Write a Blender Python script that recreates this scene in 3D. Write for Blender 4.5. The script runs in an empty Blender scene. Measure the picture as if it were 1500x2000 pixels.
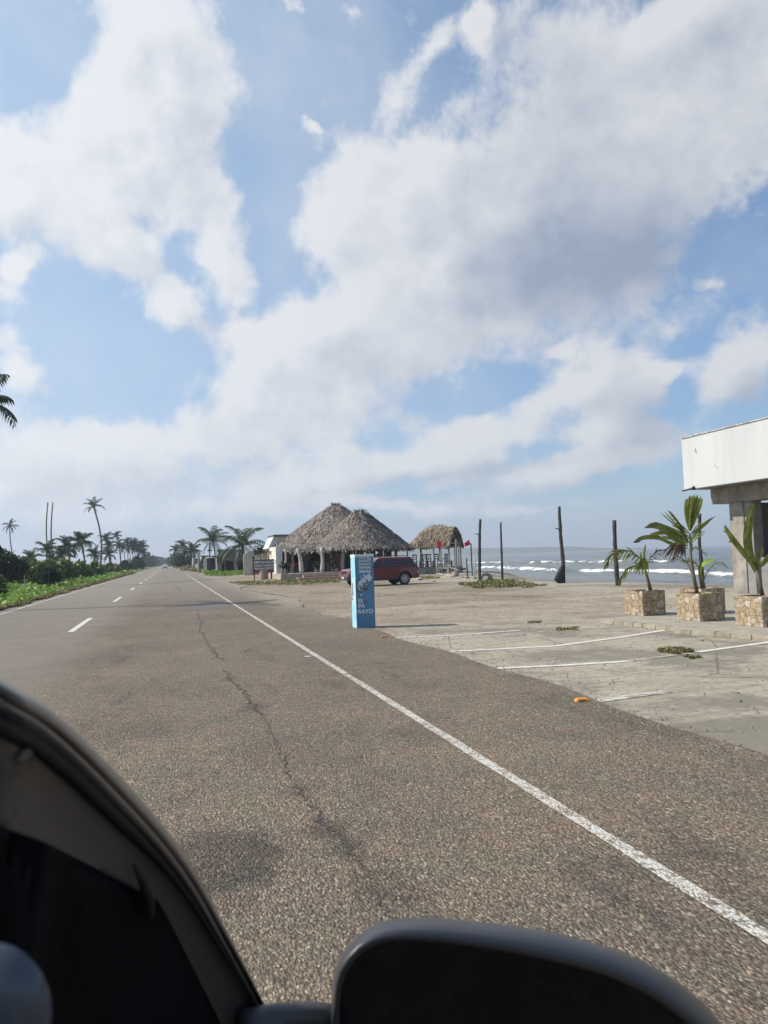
import bpy, bmesh, math, random
import numpy as np
from mathutils import Vector, Matrix, noise

# ------------------------------------------------------------------ camera
SC = bpy.context.scene
COL = SC.collection
H = 1.6
F = 1503.0
YAW, PIT, ROL = math.radians(15.7), math.radians(3.31), math.radians(1.9)
_f = Vector((math.sin(YAW) * math.cos(PIT), math.cos(YAW) * math.cos(PIT), math.sin(PIT)))
_r0 = Vector((math.cos(YAW), -math.sin(YAW), 0.0))
_u0 = _r0.cross(_f)
_r = _r0 * math.cos(ROL) - _u0 * math.sin(ROL)
_u = _r0 * math.sin(ROL) + _u0 * math.cos(ROL)
CAM = Vector((0, 0, H))
cd = bpy.data.cameras.new("camera")
cam = bpy.data.objects.new("camera", cd)
COL.objects.link(cam)
cam.matrix_world = Matrix(((_r.x, _u.x, -_f.x, 0), (_r.y, _u.y, -_f.y, 0), (_r.z, _u.z, -_f.z, H), (0, 0, 0, 1)))
cd.sensor_fit = 'VERTICAL'
cd.sensor_height = 34.6
cd.lens = 34.6 * F / 2000.0
cd.clip_start = 0.02
cd.clip_end = 30000
cd.dof.use_dof = True
cd.dof.focus_distance = 14.0
cd.dof.aperture_fstop = 9.0
SC.camera = cam
SC.render.resolution_x, SC.render.resolution_y = 768, 1024

def ray(px, py):
    return _f + _r * ((px - 750) / F) + _u * ((1000 - py) / F)
def D(px, py, d):                    # a point at view depth d
    return CAM + ray(px, py) * d
def G(px, py, z=0.0):                # where the view ray meets the level z
    v = ray(px, py)
    return CAM + v * ((z - H) / v.z)
def PX(px, py, X):
    v = ray(px, py)
    return CAM + v * (X / v.x)
def PY(px, py, Y):
    v = ray(px, py)
    return CAM + v * (Y / v.y)

# ------------------------------------------------------------------ light
SUN_AZ, SUN_EL = math.radians(-73), math.radians(41)
SC.view_settings.view_transform = 'Standard'
SC.view_settings.look = 'None'
SC.view_settings.gamma = 1
SC.view_settings.exposure = 0.40
SC.cycles.use_denoising = True
SC.cycles.max_bounces = 6
SC.cycles.diffuse_bounces = 3
SC.cycles.glossy_bounces = 3
SC.cycles.transparent_max_bounces = 8
SC.cycles.volume_bounces = 0
sd = bpy.data.lights.new("sun", 'SUN')
sd.energy = 4.3
sd.angle = math.radians(0.6)
sd.color = (1.0, 0.93, 0.83)
sun = bpy.data.objects.new("sun", sd)
COL.objects.link(sun)
sdir = Vector((math.sin(SUN_AZ) * math.cos(SUN_EL), math.cos(SUN_AZ) * math.cos(SUN_EL), math.sin(SUN_EL)))
sun.rotation_euler = sdir.to_track_quat('Z', 'Y').to_euler()
sun.location = (0, 0, 50)

world = bpy.data.worlds.new("World")
SC.world = world
world.use_nodes = True
world.cycles.sampling_method = 'MANUAL'
world.cycles.sample_map_resolution = 512
NT = world.node_tree
NT.nodes.clear()
def wn(t, **k):
    n = NT.nodes.new(t)
    for a, b in k.items():
        setattr(n, a, b)
    return n
def wl(a, b):
    NT.links.new(a, b)
def wmath(op, a, b=None, clamp=False):
    n = wn('ShaderNodeMath', operation=op, use_clamp=clamp)
    for i, v in enumerate((a, b)):
        if v is None:
            continue
        if isinstance(v, (int, float)):
            n.inputs[i].default_value = v
        else:
            wl(v, n.inputs[i])
    return n.outputs[0]
out = wn('ShaderNodeOutputWorld')
bg = wn('ShaderNodeBackground')
bg.inputs[1].default_value = 0.09
wl(bg.outputs[0], out.inputs[0])
sky = wn('ShaderNodeTexSky', sky_type='NISHITA', sun_disc=False)
sky.sun_elevation = SUN_EL
sky.sun_rotation = SUN_AZ
sky.altitude = 0
sky.air_density = 1.0
sky.dust_density = 1.2
sky.ozone_density = 1.6
tc = wn('ShaderNodeTexCoord')
sep = wn('ShaderNodeSeparateXYZ')
wl(tc.outputs['Generated'], sep.inputs[0])
# world azimuth and elevation of the direction, in degrees
az = wmath('MULTIPLY', wmath('ARCTAN2', sep.outputs[0], sep.outputs[1]), 57.2958)
el = wmath('MULTIPLY', wmath('ARCSINE', sep.outputs[2]), 57.2958)
comb = wn('ShaderNodeCombineXYZ')
wl(az, comb.inputs[0])
wl(el, comb.inputs[1])
def noise_w(scale, detail, rough, src, dist=0.0, ofs=(0, 0, 0), sc=(1, 1, 1)):
    m = wn('ShaderNodeMapping')
    m.inputs['Location'].default_value = ofs
    m.inputs['Scale'].default_value = sc
    wl(src, m.inputs[0])
    n = wn('ShaderNodeTexNoise')
    n.inputs['Scale'].default_value = scale
    n.inputs['Detail'].default_value = detail
    n.inputs['Roughness'].default_value = rough
    n.inputs['Distortion'].default_value = dist
    wl(m.outputs[0], n.inputs['Vector'])
    return n
def vmath(op, a, b):
    n = wn('ShaderNodeVectorMath', operation=op)
    for i, v in enumerate((a, b)):
        if isinstance(v, tuple):
            n.inputs[i].default_value = v
        else:
            wl(v, n.inputs[i])
    return n.outputs[0]
def azel(px, py):
    v = ray(px, py).normalized()
    return math.degrees(math.atan2(v.x, v.y)), math.degrees(math.asin(v.z))
def blobs(lst, WP):
    tot = None
    for (cx, cy, rx, ry, rot, amp) in lst:
        a, e = azel(cx, cy)
        ca = math.cos(math.radians(e))
        m = wn('ShaderNodeMapping', vector_type='TEXTURE')
        m.inputs['Location'].default_value = (a, e, 0)
        m.inputs['Rotation'].default_value = (0, 0, math.radians(rot))
        m.inputs['Scale'].default_value = (rx / 26.0 / ca, ry / 26.0, 1)
        wl(WP, m.inputs[0])
        g = wn('ShaderNodeTexGradient', gradient_type='SPHERICAL')
        wl(m.outputs[0], g.inputs[0])
        s = wmath('MULTIPLY', g.outputs['Fac'], amp)
        tot = s if tot is None else wmath('ADD', tot, s)
    return tot
CLOUDS = [
 (310, 60, 150, 180, 0, 1.4), (350, 180, 160, 130, 0, 1.2), (240, 230, 120, 120, 0, .9), (330, 290, 90, 120, 0, .9),
 (110, 300, 200, 110, 10, 1.3), (30, 400, 130, 120, 0, 1.1), (240, 310, 110, 80, 0, .8), (395, 360, 90, 80, -40, 1.0),
 (200, 440, 120, 95, -40, 1.5), (285, 520, 120, 62, -50, 1.3), (360, 600, 62, 85, -40, 1.1), (455, 540, 52, 125, 5, 1.35), (335, 400, 60, 90, -30, .9), (420, 440, 60, 90, -20, .8), (430, 640, 60, 50, 0, .6), (300, 600, 60, 60, 0, .6),
 (60, 515, 50, 30, 20, 1.0), (25, 560, 60, 45, 0, 1.0), (15, 640, 50, 45, 0, 1.0), (28, 735, 70, 80, 0, 1.3),
 (110, 890, 240, 90, -3, 1.4), (60, 990, 260, 80, 0, .9), (350, 870, 230, 90, 5, 1.1), (380, 985, 330, 80, 0, .75), (560, 960, 200, 50, 0, .7),
 (640, 440, 80, 110, 0, 1.1), (740, 350, 130, 130, 0, 1.4), (860, 260, 90, 90, 0, .9), (880, 460, 260, 190, -15, 1.6),
 (1120, 480, 300, 240, 10, 1.7), (1330, 230, 280, 190, 22, 1.5), (1460, 110, 220, 200, 20, 1.2), (1080, 90, 200, 160, 0, .75),
 (1050, 250, 160, 180, 0, .6), (1250, 60, 200, 110, 0, .8), (760, 570, 200, 140, 0, 1.3), (600, 650, 170, 100, 15, 1.4), (480, 740, 150, 120, 20, 1.2),
 (680, 740, 240, 150, 0, 1.3), (900, 670, 210, 100, -10, .8), (560, 870, 230, 130, 0, .9), (820, 640, 150, 120, 0, .8),
 (1165, 790, 130, 140, 0, 1.5), (1235, 735, 80, 80, 0, 1.2), (1100, 770, 110, 50, 25, .9), (1300, 710, 70, 28, 15, .9), (1410, 760, 90, 90, 0, 1.2),
 (1480, 690, 90, 110, 0, 1.2), (1370, 610, 80, 50, 0, .7), (1395, 545, 45, 14, 0, .8), (1480, 415, 45, 14, 0, .6),
 (890, 860, 120, 60, 0, 1.2), (1000, 850, 110, 60, 0, 1.0), (790, 905, 200, 50, 0, 1.0), (1030, 930, 260, 36, 3, 1.0),
 (1200, 905, 240, 42, 8, .9), (860, 980, 260, 30, 0, .8), (1060, 985, 200, 16, 2, .7), (700, 990, 220, 20, 0, .8), (930, 905, 120, 30, 0, .9), (1250, 850, 160, 50, 0, .8), (690, 930, 160, 70, 0, .7),
 (760, 170, 70, 55, 30, 1.1), (850, 80, 90, 34, 20, 1.0), (955, 50, 40, 46, 0, 1.2), (612, 222, 38, 18, -30, 1.0),
 (640, 188, 30, 18, 10, .6), (570, 10, 60, 16, -35, .9), (680, 15, 40, 30, 0, .8), (585, 240, 70, 60, 0, .5), (1095, 685, 28, 20, 0, .9),
]
DARK = [
 (1180, 530, 260, 130, -5, 1.25), (1000, 470, 260, 150, 0, .55), (1120, 330, 230, 170, 0, .6), (1060, 120, 200, 220, 0, .5), (1350, 110, 200, 60, 15, .5),
 (950, 620, 220, 90, -10, .55), (640, 770, 240, 90, 0, .3), (1330, 470, 200, 110, 0, .6), (1250, 860, 180, 50, 10, .6), (1080, 700, 90, 60, 0, .3),
 (1260, 800, 90, 110, 0, .5), (850, 930, 260, 26, 5, .6), (1450, 780, 120, 80, 0, .5), (850, 800, 160, 50, 0, .4), (1100, 905, 170, 24, 0, .6),
 (300, 830, 240, 60, 0, .25), (180, 950, 260, 50, 0, .3), (440, 940, 200, 60, 0, .35), (300, 160, 80, 110, 0, .2), (1150, 950, 260, 26, 3, .3),
]

# the height field of the clouds over azimuth and elevation, as a node group so it can be sampled twice
MAIN = NT
CF = bpy.data.node_groups.new('cloud_field', 'ShaderNodeTree')
CF.interface.new_socket('V', in_out='INPUT', socket_type='NodeSocketVector')
CF.interface.new_socket('Field', in_out='OUTPUT', socket_type='NodeSocketFloat')
NT = CF
gi, go = wn('NodeGroupInput'), wn('NodeGroupOutput')
wrp = noise_w(0.13, 5, 0.6, gi.outputs[0])
WP = vmath('ADD', gi.outputs[0], vmath('MULTIPLY', vmath('SUBTRACT', wrp.outputs['Color'], (0.5, 0.5, 0.5)), (6.5, 5.0, 0)))
cov = blobs(CLOUDS, WP)
n1 = noise_w(0.27, 12, 0.56, gi.outputs[0], 0.1)
n2 = noise_w(1.0, 6, 0.62, gi.outputs[0], 0.5, (13, 7, 0))
nn = wmath('ADD', wmath('MULTIPLY', wmath('SUBTRACT', n1.outputs[0], 0.5), 2.0), wmath('MULTIPLY', wmath('SUBTRACT', n2.outputs[0], 0.5), 0.55))
wl(wmath('ADD', cov, nn), go.inputs[0])
NT = MAIN
def field_at(v):
    g = wn('ShaderNodeGroup')
    g.node_tree = CF
    wl(v, g.inputs[0])
    return g.outputs[0]
field = field_at(comb.outputs[0])
field_sun = field_at(vmath('ADD', comb.outputs[0], (-1.5, 1.3, 0)))
WP = comb.outputs[0]
drk = blobs(DARK, WP)
mr = wn('ShaderNodeMapRange', interpolation_type='SMOOTHSTEP')
mr.inputs[1].default_value = 0.08
mr.inputs[2].default_value = 1.05
wl(field, mr.inputs[0])
# thin veil between the heaps
veil = wmath('MULTIPLY', wmath('ADD', wmath('MULTIPLY', noise_w(0.09, 6, .6, comb.outputs[0], .4, (5, 3, 2)).outputs[0], 1.0), -0.36), 0.9, True)
dens = wmath('MAXIMUM', wmath('MULTIPLY', mr.outputs[0], 0.96), veil)
# inner modelling of the clouds: bright rims and greyer hearts
n3 = noise_w(0.16, 4, 0.5, WP, 0.2, (31, 17, 0), (1, 1.5, 1))
body = wn('ShaderNodeMapRange', interpolation_type='SMOOTHSTEP')
body.inputs[1].default_value = 0.55
body.inputs[2].default_value = 2.1
wl(field, body.inputs[0])
lit = wmath('MULTIPLY', wmath('SUBTRACT', field, field_sun), 0.34)
sh = wmath('ADD', wmath('MULTIPLY', body.outputs[0], 0.12), wmath('MULTIPLY', wmath('SUBTRACT', n3.outputs[0], 0.42), 0.85))
sh = wmath('SUBTRACT', sh, lit)
sh = wmath('ADD', sh, wmath('MULTIPLY', drk, 0.60))
shc = wmath('MAXIMUM', wmath('MINIMUM', sh, 1.0), 0.0)
ccol = wn('ShaderNodeMix', data_type='RGBA')
wl(shc, ccol.inputs[0])
ccol.inputs[6].default_value = (6.9, 7.05, 7.3, 1)
ccol.inputs[7].default_value = (2.9, 3.5, 4.6, 1)
# clear sky: the Nishita sky, whitened by humid air on the sun's side
glare = wn('ShaderNodeMapRange', interpolation_type='SMOOTHSTEP')
glare.inputs[1].default_value = 125
glare.inputs[2].default_value = 38
wl(wmath('ABSOLUTE', wmath('ADD', az, 73)), glare.inputs[0])
skt = wn('ShaderNodeMix', data_type='RGBA', blend_type='MULTIPLY')
skt.inputs[0].default_value = 1
wl(sky.outputs[0], skt.inputs[6])
skt.inputs[7].default_value = (0.72, 0.97, 1.20, 1)
skm = wn('ShaderNodeMix', data_type='RGBA')
wl(wmath('ADD', wmath('MULTIPLY', glare.outputs[0], 0.68), 0.12), skm.inputs[0])
wl(skt.outputs[2], skm.inputs[6])
skm.inputs[7].default_value = (4.5, 5.9, 7.5, 1)
mix = wn('ShaderNodeMix', data_type='RGBA')
wl(dens, mix.inputs[0])
wl(skm.outputs[2], mix.inputs[6])
cb = wn('ShaderNodeVectorMath', operation='SCALE')
wl(ccol.outputs[2], cb.inputs[0])
wl(wmath('ADD', wmath('MULTIPLY', glare.outputs[0], 0.22), 0.88), cb.inputs['Scale'])
wl(cb.outputs[0], mix.inputs[7])
# towards the horizon everything sinks into pale blue humid air
hz_ = wn('ShaderNodeMapRange', interpolation_type='SMOOTHSTEP')
hz_.inputs[1].default_value = 6
hz_.inputs[2].default_value = -1
wl(el, hz_.inputs[0])
mix2 = wn('ShaderNodeMix', data_type='RGBA')
wl(wmath('MULTIPLY', hz_.outputs[0], 0.55), mix2.inputs[0])
wl(mix.outputs[2], mix2.inputs[6])
mix2.inputs[7].default_value = (4.9, 5.8, 6.95, 1)
wl(mix2.outputs[2], bg.inputs[0])
# ------------------------------------------------------------------ materials
def mat(name, c1, c2=None, scale=5.0, rough=0.8, bump=0.0, bscale=None, metal=0.0, spec=0.5, detail=5, stretch=(1, 1, 1),
        c3=None, s3=1.0, t3=(0.5, 0.65), attr=None, lo=0.35, hi=0.65, coat=0.0, coord='Object', bdist=0.02):
    m = bpy.data.materials.new(name)
    m.use_nodes = True
    t = m.node_tree
    p = t.nodes['Principled BSDF']
    p.inputs['Roughness'].default_value = rough
    p.inputs['Metallic'].default_value = metal
    p.inputs['Specular IOR Level'].default_value = spec
    p.inputs['Coat Weight'].default_value = coat
    p.inputs['Coat Roughness'].default_value = 0.05
    tcn = t.nodes.new('ShaderNodeTexCoord')
    mp = t.nodes.new('ShaderNodeMapping')
    mp.inputs['Scale'].default_value = stretch
    t.links.new(tcn.outputs[coord], mp.inputs[0])
    def nz(s, d=5, r=0.6):
        n = t.nodes.new('ShaderNodeTexNoise')
        n.inputs['Scale'].default_value = s
        n.inputs['Detail'].default_value = d
        n.inputs['Roughness'].default_value = r
        t.links.new(mp.outputs[0], n.inputs['Vector'])
        return n
    def rng(src, a, b):
        r = t.nodes.new('ShaderNodeMapRange')
        r.inputs[1].default_value = a
        r.inputs[2].default_value = b
        t.links.new(src, r.inputs[0])
        return r.outputs[0]
    def mx(fac, a, b, bt='MIX'):
        x = t.nodes.new('ShaderNodeMix')
        x.data_type = 'RGBA'
        x.blend_type = bt
        for i, v in ((0, fac), (6, a), (7, b)):
            if isinstance(v, (tuple, list)):
                x.inputs[i].default_value = (v[0], v[1], v[2], 1)
            elif isinstance(v, (int, float)):
                x.inputs[i].default_value = v
            else:
                t.links.new(v, x.inputs[i])
        return x.outputs[2]
    c = c1
    if c2:
        c = mx(rng(nz(scale, detail).outputs[0], lo, hi), c1, c2)
    if c3:
        c = mx(rng(nz(s3, 6).outputs[0], t3[0], t3[1]), c, c3)
    if attr:
        a = t.nodes.new('ShaderNodeAttribute')
        a.attribute_name = 'rnd'
        c = mx(1.0, c, mx(a.outputs['Fac'], attr[0], attr[1]), 'MULTIPLY')
    if isinstance(c, (tuple, list)):
        p.inputs['Base Color'].default_value = (c[0], c[1], c[2], 1)
    else:
        t.links.new(c, p.inputs['Base Color'])
    if bump:
        b = t.nodes.new('ShaderNodeBump')
        b.inputs['Strength'].default_value = bump
        b.inputs['Distance'].default_value = bdist
        t.links.new(nz(bscale or scale * 3, 6).outputs[0], b.inputs['Height'])
        t.links.new(b.outputs[0], p.inputs['Normal'])
    return m

def leafmat(name, c1, c2, scale=2.0, attr=((.55, .55, .55), (1.5, 1.5, 1.4)), trans=0.3, rough=0.5):
    m = mat(name, c1, c2, scale, rough, attr=attr, spec=0.4)
    t = m.node_tree
    p = t.nodes['Principled BSDF']
    tr = t.nodes.new('ShaderNodeBsdfTranslucent')
    mxs = t.nodes.new('ShaderNodeMixShader')
    mxs.inputs[0].default_value = trans
    src = p.inputs['Base Color'].links[0].from_socket
    t.links.new(src, tr.inputs[0])
    t.links.new(p.outputs[0], mxs.inputs[1])
    t.links.new(tr.outputs[0], mxs.inputs[2])
    t.links.new(mxs.outputs[0], t.nodes['Material Output'].inputs[0])
    return m

M = {}
M['thatch'] = mat('thatch', (.245, .212, .182), (.115, .10, .088), 3.0, .9, attr=((.45, .45, .47), (1.55, 1.5, 1.45)), detail=8)
M['thatch_gold'] = mat('thatch_gold', (.33, .26, .185), (.15, .115, .085), 3.0, .9, attr=((.4, .4, .4), (1.5, 1.5, 1.45)))
M['wood_post'] = mat('wood_post', (.33, .31, .27), (.20, .18, .15), 6, .85, .5, 30, stretch=(3, 3, .5))
M['pale_post'] = mat('pale_post', (.48, .46, .42), (.30, .28, .25), 5, .85, .4, 20, stretch=(2, 2, .5))
M['dark_wood'] = mat('dark_wood', (.030, .026, .024), (.070, .060, .053), 6, .85, .8, 25, stretch=(4, 4, .5), c3=(.13, .115, .10), s3=2.5, t3=(.62, .75), bdist=.03)
M['black_wood'] = mat('black_wood', (.012, .012, .013), (.03, .028, .027), 8, .5)
M['white_wall'] = mat('white_wall', (.62, .61, .57), (.50, .48, .43), 2.0, .9, .2, 12, c3=(.25, .22, .18), s3=3.5, t3=(.66, .82), stretch=(1.5, 1.5, .6))
M['clean_white'] = mat('clean_white', (.51, .53, .53), (.46, .475, .48), .8, .85, .12, 9, c3=(.43, .435, .425), s3=2.0, t3=(.58, .80), stretch=(1, 1.6, .22))
M['peeling'] = mat('peeling', (.50, .49, .45), (.30, .27, .22), 2.2, .9, .3, 12, stretch=(2.0, 2.0, .5), c3=(.16, .14, .11), s3=5.5, t3=(.58, .72))
M['grey_conc'] = mat('grey_conc', (.20, .19, .17), (.12, .11, .10), 2, .9, .4, 14, c3=(.07, .065, .06), s3=3, t3=(.6, .75))
M['brown_conc'] = mat('brown_conc', (.33, .31, .27), (.20, .185, .16), 3.5, .9, .7, 16, stretch=(1, 1, .8), c3=(.11, .09, .07), s3=8, t3=(.64, .76))
M['smooth_conc'] = mat('smooth_conc', (.25, .25, .245), (.19, .185, .18), 3, .85, .2, 30)
M['slab_conc'] = mat('slab_conc', (.37, .335, .275), (.26, .23, .185), 3.5, .9, .5, 30, c3=(.17, .15, .12), s3=2.2, t3=(.6, .8))
M['brick_red'] = mat('brick_red', (.26, .12, .085), (.33, .25, .20), 5, .9, .3, 20)
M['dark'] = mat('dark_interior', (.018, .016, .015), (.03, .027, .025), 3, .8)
M['dark_blue'] = mat('dark_blue', (.02, .025, .055), None, 1, .4)
M['ochre'] = mat('ochre', (.42, .33, .17), (.33, .25, .13), 3, .9)
M['red_paint'] = mat('red_paint', (.25, .035, .03), (.17, .03, .028), 6, .7, .1, 30)
M['sign_black'] = mat('sign_black', (.03, .022, .022), (.09, .03, .03), 4, .7)
M['white_paint'] = mat('white_paint', (.72, .72, .70), (.55, .53, .50), 9, .8)
M['red_flag'] = mat('red_flag', (.55, .03, .035), (.42, .02, .025), 5, .75)
M['red_plastic'] = mat('red_plastic', (.50, .03, .04), None, 5, .4)
M['grey_plastic'] = mat('grey_plastic', (.35, .35, .36), (.25, .25, .26), 4, .5)
M['terra'] = mat('terra', (.30, .22, .18), (.22, .165, .135), 5, .9, .3, 20)
M['rock'] = mat('rock', (.34, .27, .20), (.20, .16, .12), 4, .9, .9, 8, bdist=.06)
M['rubber'] = mat('rubber', (.018, .018, .018), (.03, .029, .028), 12, .75)
M['black_cloth'] = mat('black_cloth', (.014, .014, .018), (.028, .028, .034), 6, .8, .6, 12, bdist=.03)
M['blue_paint'] = mat('blue_paint', (.065, .185, .32), (.085, .23, .37), 2.5, .55, .15, 25, c3=(.13, .32, .44), s3=7, t3=(.60, .78))
M['sunlit_cyan_paint'] = mat('sunlit_cyan_paint', (.20, .50, .62), (.38, .62, .68), 6.0, .6, .15, 25, c3=(.60, .66, .64), s3=9, t3=(.54, .70))  # worn blue lightened to cyan, with the sun's brightness put into the colour
M['chipped_rim'] = mat('chipped_rim', (.42, .58, .64), (.66, .66, .63), 12, .8, .4, 30)
M['lettering'] = mat('pale_lettering', (.70, .76, .78), (.52, .62, .68), 14, .7)
M['letter_dark'] = mat('dark_lettering', (.03, .045, .055), (.08, .12, .15), 16, .7)
M['panel_pale'] = mat('pale_panel', (.56, .63, .65), (.44, .52, .55), 10, .7)
M['chili'] = mat('chili_red', (.30, .03, .06), None, 5, .6)
M['yellow'] = mat('yellow_plastic', (.75, .33, .02), (.60, .25, .02), 8, .5)
M['palm_trunk'] = mat('palm_trunk', (.20, .175, .145), (.11, .095, .08), 4, .9, .6, 10, stretch=(1, 1, 4))
M['palm'] = leafmat('palm_leaf', (.050, .082, .030), (.032, .060, .026), 1.2)
M['palm_dark'] = leafmat('palm_leaf_dark', (.038, .060, .030), (.026, .046, .026), 1.0)
M['palm_dry'] = leafmat('palm_leaf_dry', (.17, .125, .065), (.10, .08, .045), 1.0)
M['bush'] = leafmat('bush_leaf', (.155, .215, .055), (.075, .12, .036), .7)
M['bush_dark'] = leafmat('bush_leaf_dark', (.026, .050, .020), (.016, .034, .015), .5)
M['vine'] = leafmat('vine_leaf', (.21, .33, .052), (.12, .21, .036), .35, trans=.35)
M['grass_olive'] = leafmat('grass_olive', (.15, .16, .050), (.24, .20, .10), 1.3)
M['pot_leaf'] = leafmat('pot_leaf', (.26, .275, .060), (.10, .14, .030), 14.0, trans=.42, attr=((.7, .7, .7), (1.35, 1.35, 1.2)))
M['pot_leaf_pale'] = leafmat('pot_leaf_pale', (.24, .33, .035), (.14, .24, .03), 6.0, trans=.4)
M['pot_leaf_dry'] = leafmat('pot_leaf_dry', (.13, .10, .055), (.075, .065, .035), 6.0)
M['stem'] = mat('palm_stem', (.17, .135, .085), (.10, .085, .05), 8, .8, .4, 30, stretch=(1, 1, .5))

# broken sandstone facing of the planters
def stonemat():
    m = bpy.data.materials.new('stone_facing')
    m.use_nodes = True
    t = m.node_tree
    p = t.nodes['Principled BSDF']
    p.inputs['Roughness'].default_value = .85
    tcn = t.nodes.new('ShaderNodeTexCoord')
    wz = t.nodes.new('ShaderNodeTexNoise')
    wz.inputs['Scale'].default_value = 6
    wz.inputs['Detail'].default_value = 3
    t.links.new(tcn.outputs['Object'], wz.inputs['Vector'])
    ad = t.nodes.new('ShaderNodeVectorMath')
    ad.operation = 'MULTIPLY_ADD'
    t.links.new(wz.outputs['Color'], ad.inputs[0])
    ad.inputs[1].default_value = (.09, .09, .09)
    t.links.new(tcn.outputs['Object'], ad.inputs[2])
    v1 = t.nodes.new('ShaderNodeTexVoronoi')
    v1.inputs['Scale'].default_value = 8.0
    v2 = t.nodes.new('ShaderNodeTexVoronoi')
    v2.feature = 'DISTANCE_TO_EDGE'
    v2.inputs['Scale'].default_value = 8.0
    for v in (v1, v2):
        t.links.new(ad.outputs[0], v.inputs['Vector'])
    cr = t.nodes.new('ShaderNodeValToRGB')
    cr.color_ramp.elements[0].color = (.44, .345, .215, 1)
    cr.color_ramp.elements[1].color = (.52, .44, .33, 1)
    e = cr.color_ramp.elements.new(.5)
    e.color = (.36, .275, .175, 1)
    e = cr.color_ramp.elements.new(.75)
    e.color = (.54, .47, .37, 1)
    sx = t.nodes.new('ShaderNodeSeparateColor')
    t.links.new(v1.outputs['Color'], sx.inputs[0])
    t.links.new(sx.outputs[0], cr.inputs[0])
    mr_ = t.nodes.new('ShaderNodeMapRange')
    mr_.inputs[1].default_value = .012
    mr_.inputs[2].default_value = .05
    t.links.new(v2.outputs['Distance'], mr_.inputs[0])
    x = t.nodes.new('ShaderNodeMix')
    x.data_type = 'RGBA'
    t.links.new(mr_.outputs[0], x.inputs[0])
    x.inputs[6].default_value = (.20, .14, .085, 1)
    dk = t.nodes.new('ShaderNodeMix')
    dk.data_type = 'RGBA'
    dk.blend_type = 'MULTIPLY'
    dk.inputs[0].default_value = 1
    t.links.new(cr.outputs[0], dk.inputs[6])
    nzz = t.nodes.new('ShaderNodeTexNoise')
    nzz.inputs['Scale'].default_value = 9
    nzz.inputs['Detail'].default_value = 6
    t.links.new(tcn.outputs['Object'], nzz.inputs['Vector'])
    rgn = t.nodes.new('ShaderNodeMapRange')
    rgn.inputs[1].default_value = .3
    rgn.inputs[2].default_value = .7
    rgn.inputs[3].default_value = .55
    rgn.inputs[4].default_value = 1.05
    t.links.new(nzz.outputs[0], rgn.inputs[0])
    t.links.new(rgn.outputs[0], dk.inputs[7])
    t.links.new(dk.outputs[2], x.inputs[7])
    t.links.new(x.outputs[2], p.inputs['Base Color'])
    b = t.nodes.new('ShaderNodeBump')
    b.inputs['Strength'].default_value = .8
    b.inputs['Distance'].default_value = .012
    t.links.new(mr_.outputs[0], b.inputs['Height'])
    t.links.new(b.outputs[0], p.inputs['Normal'])
    return m
M['stone'] = stonemat()

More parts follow.
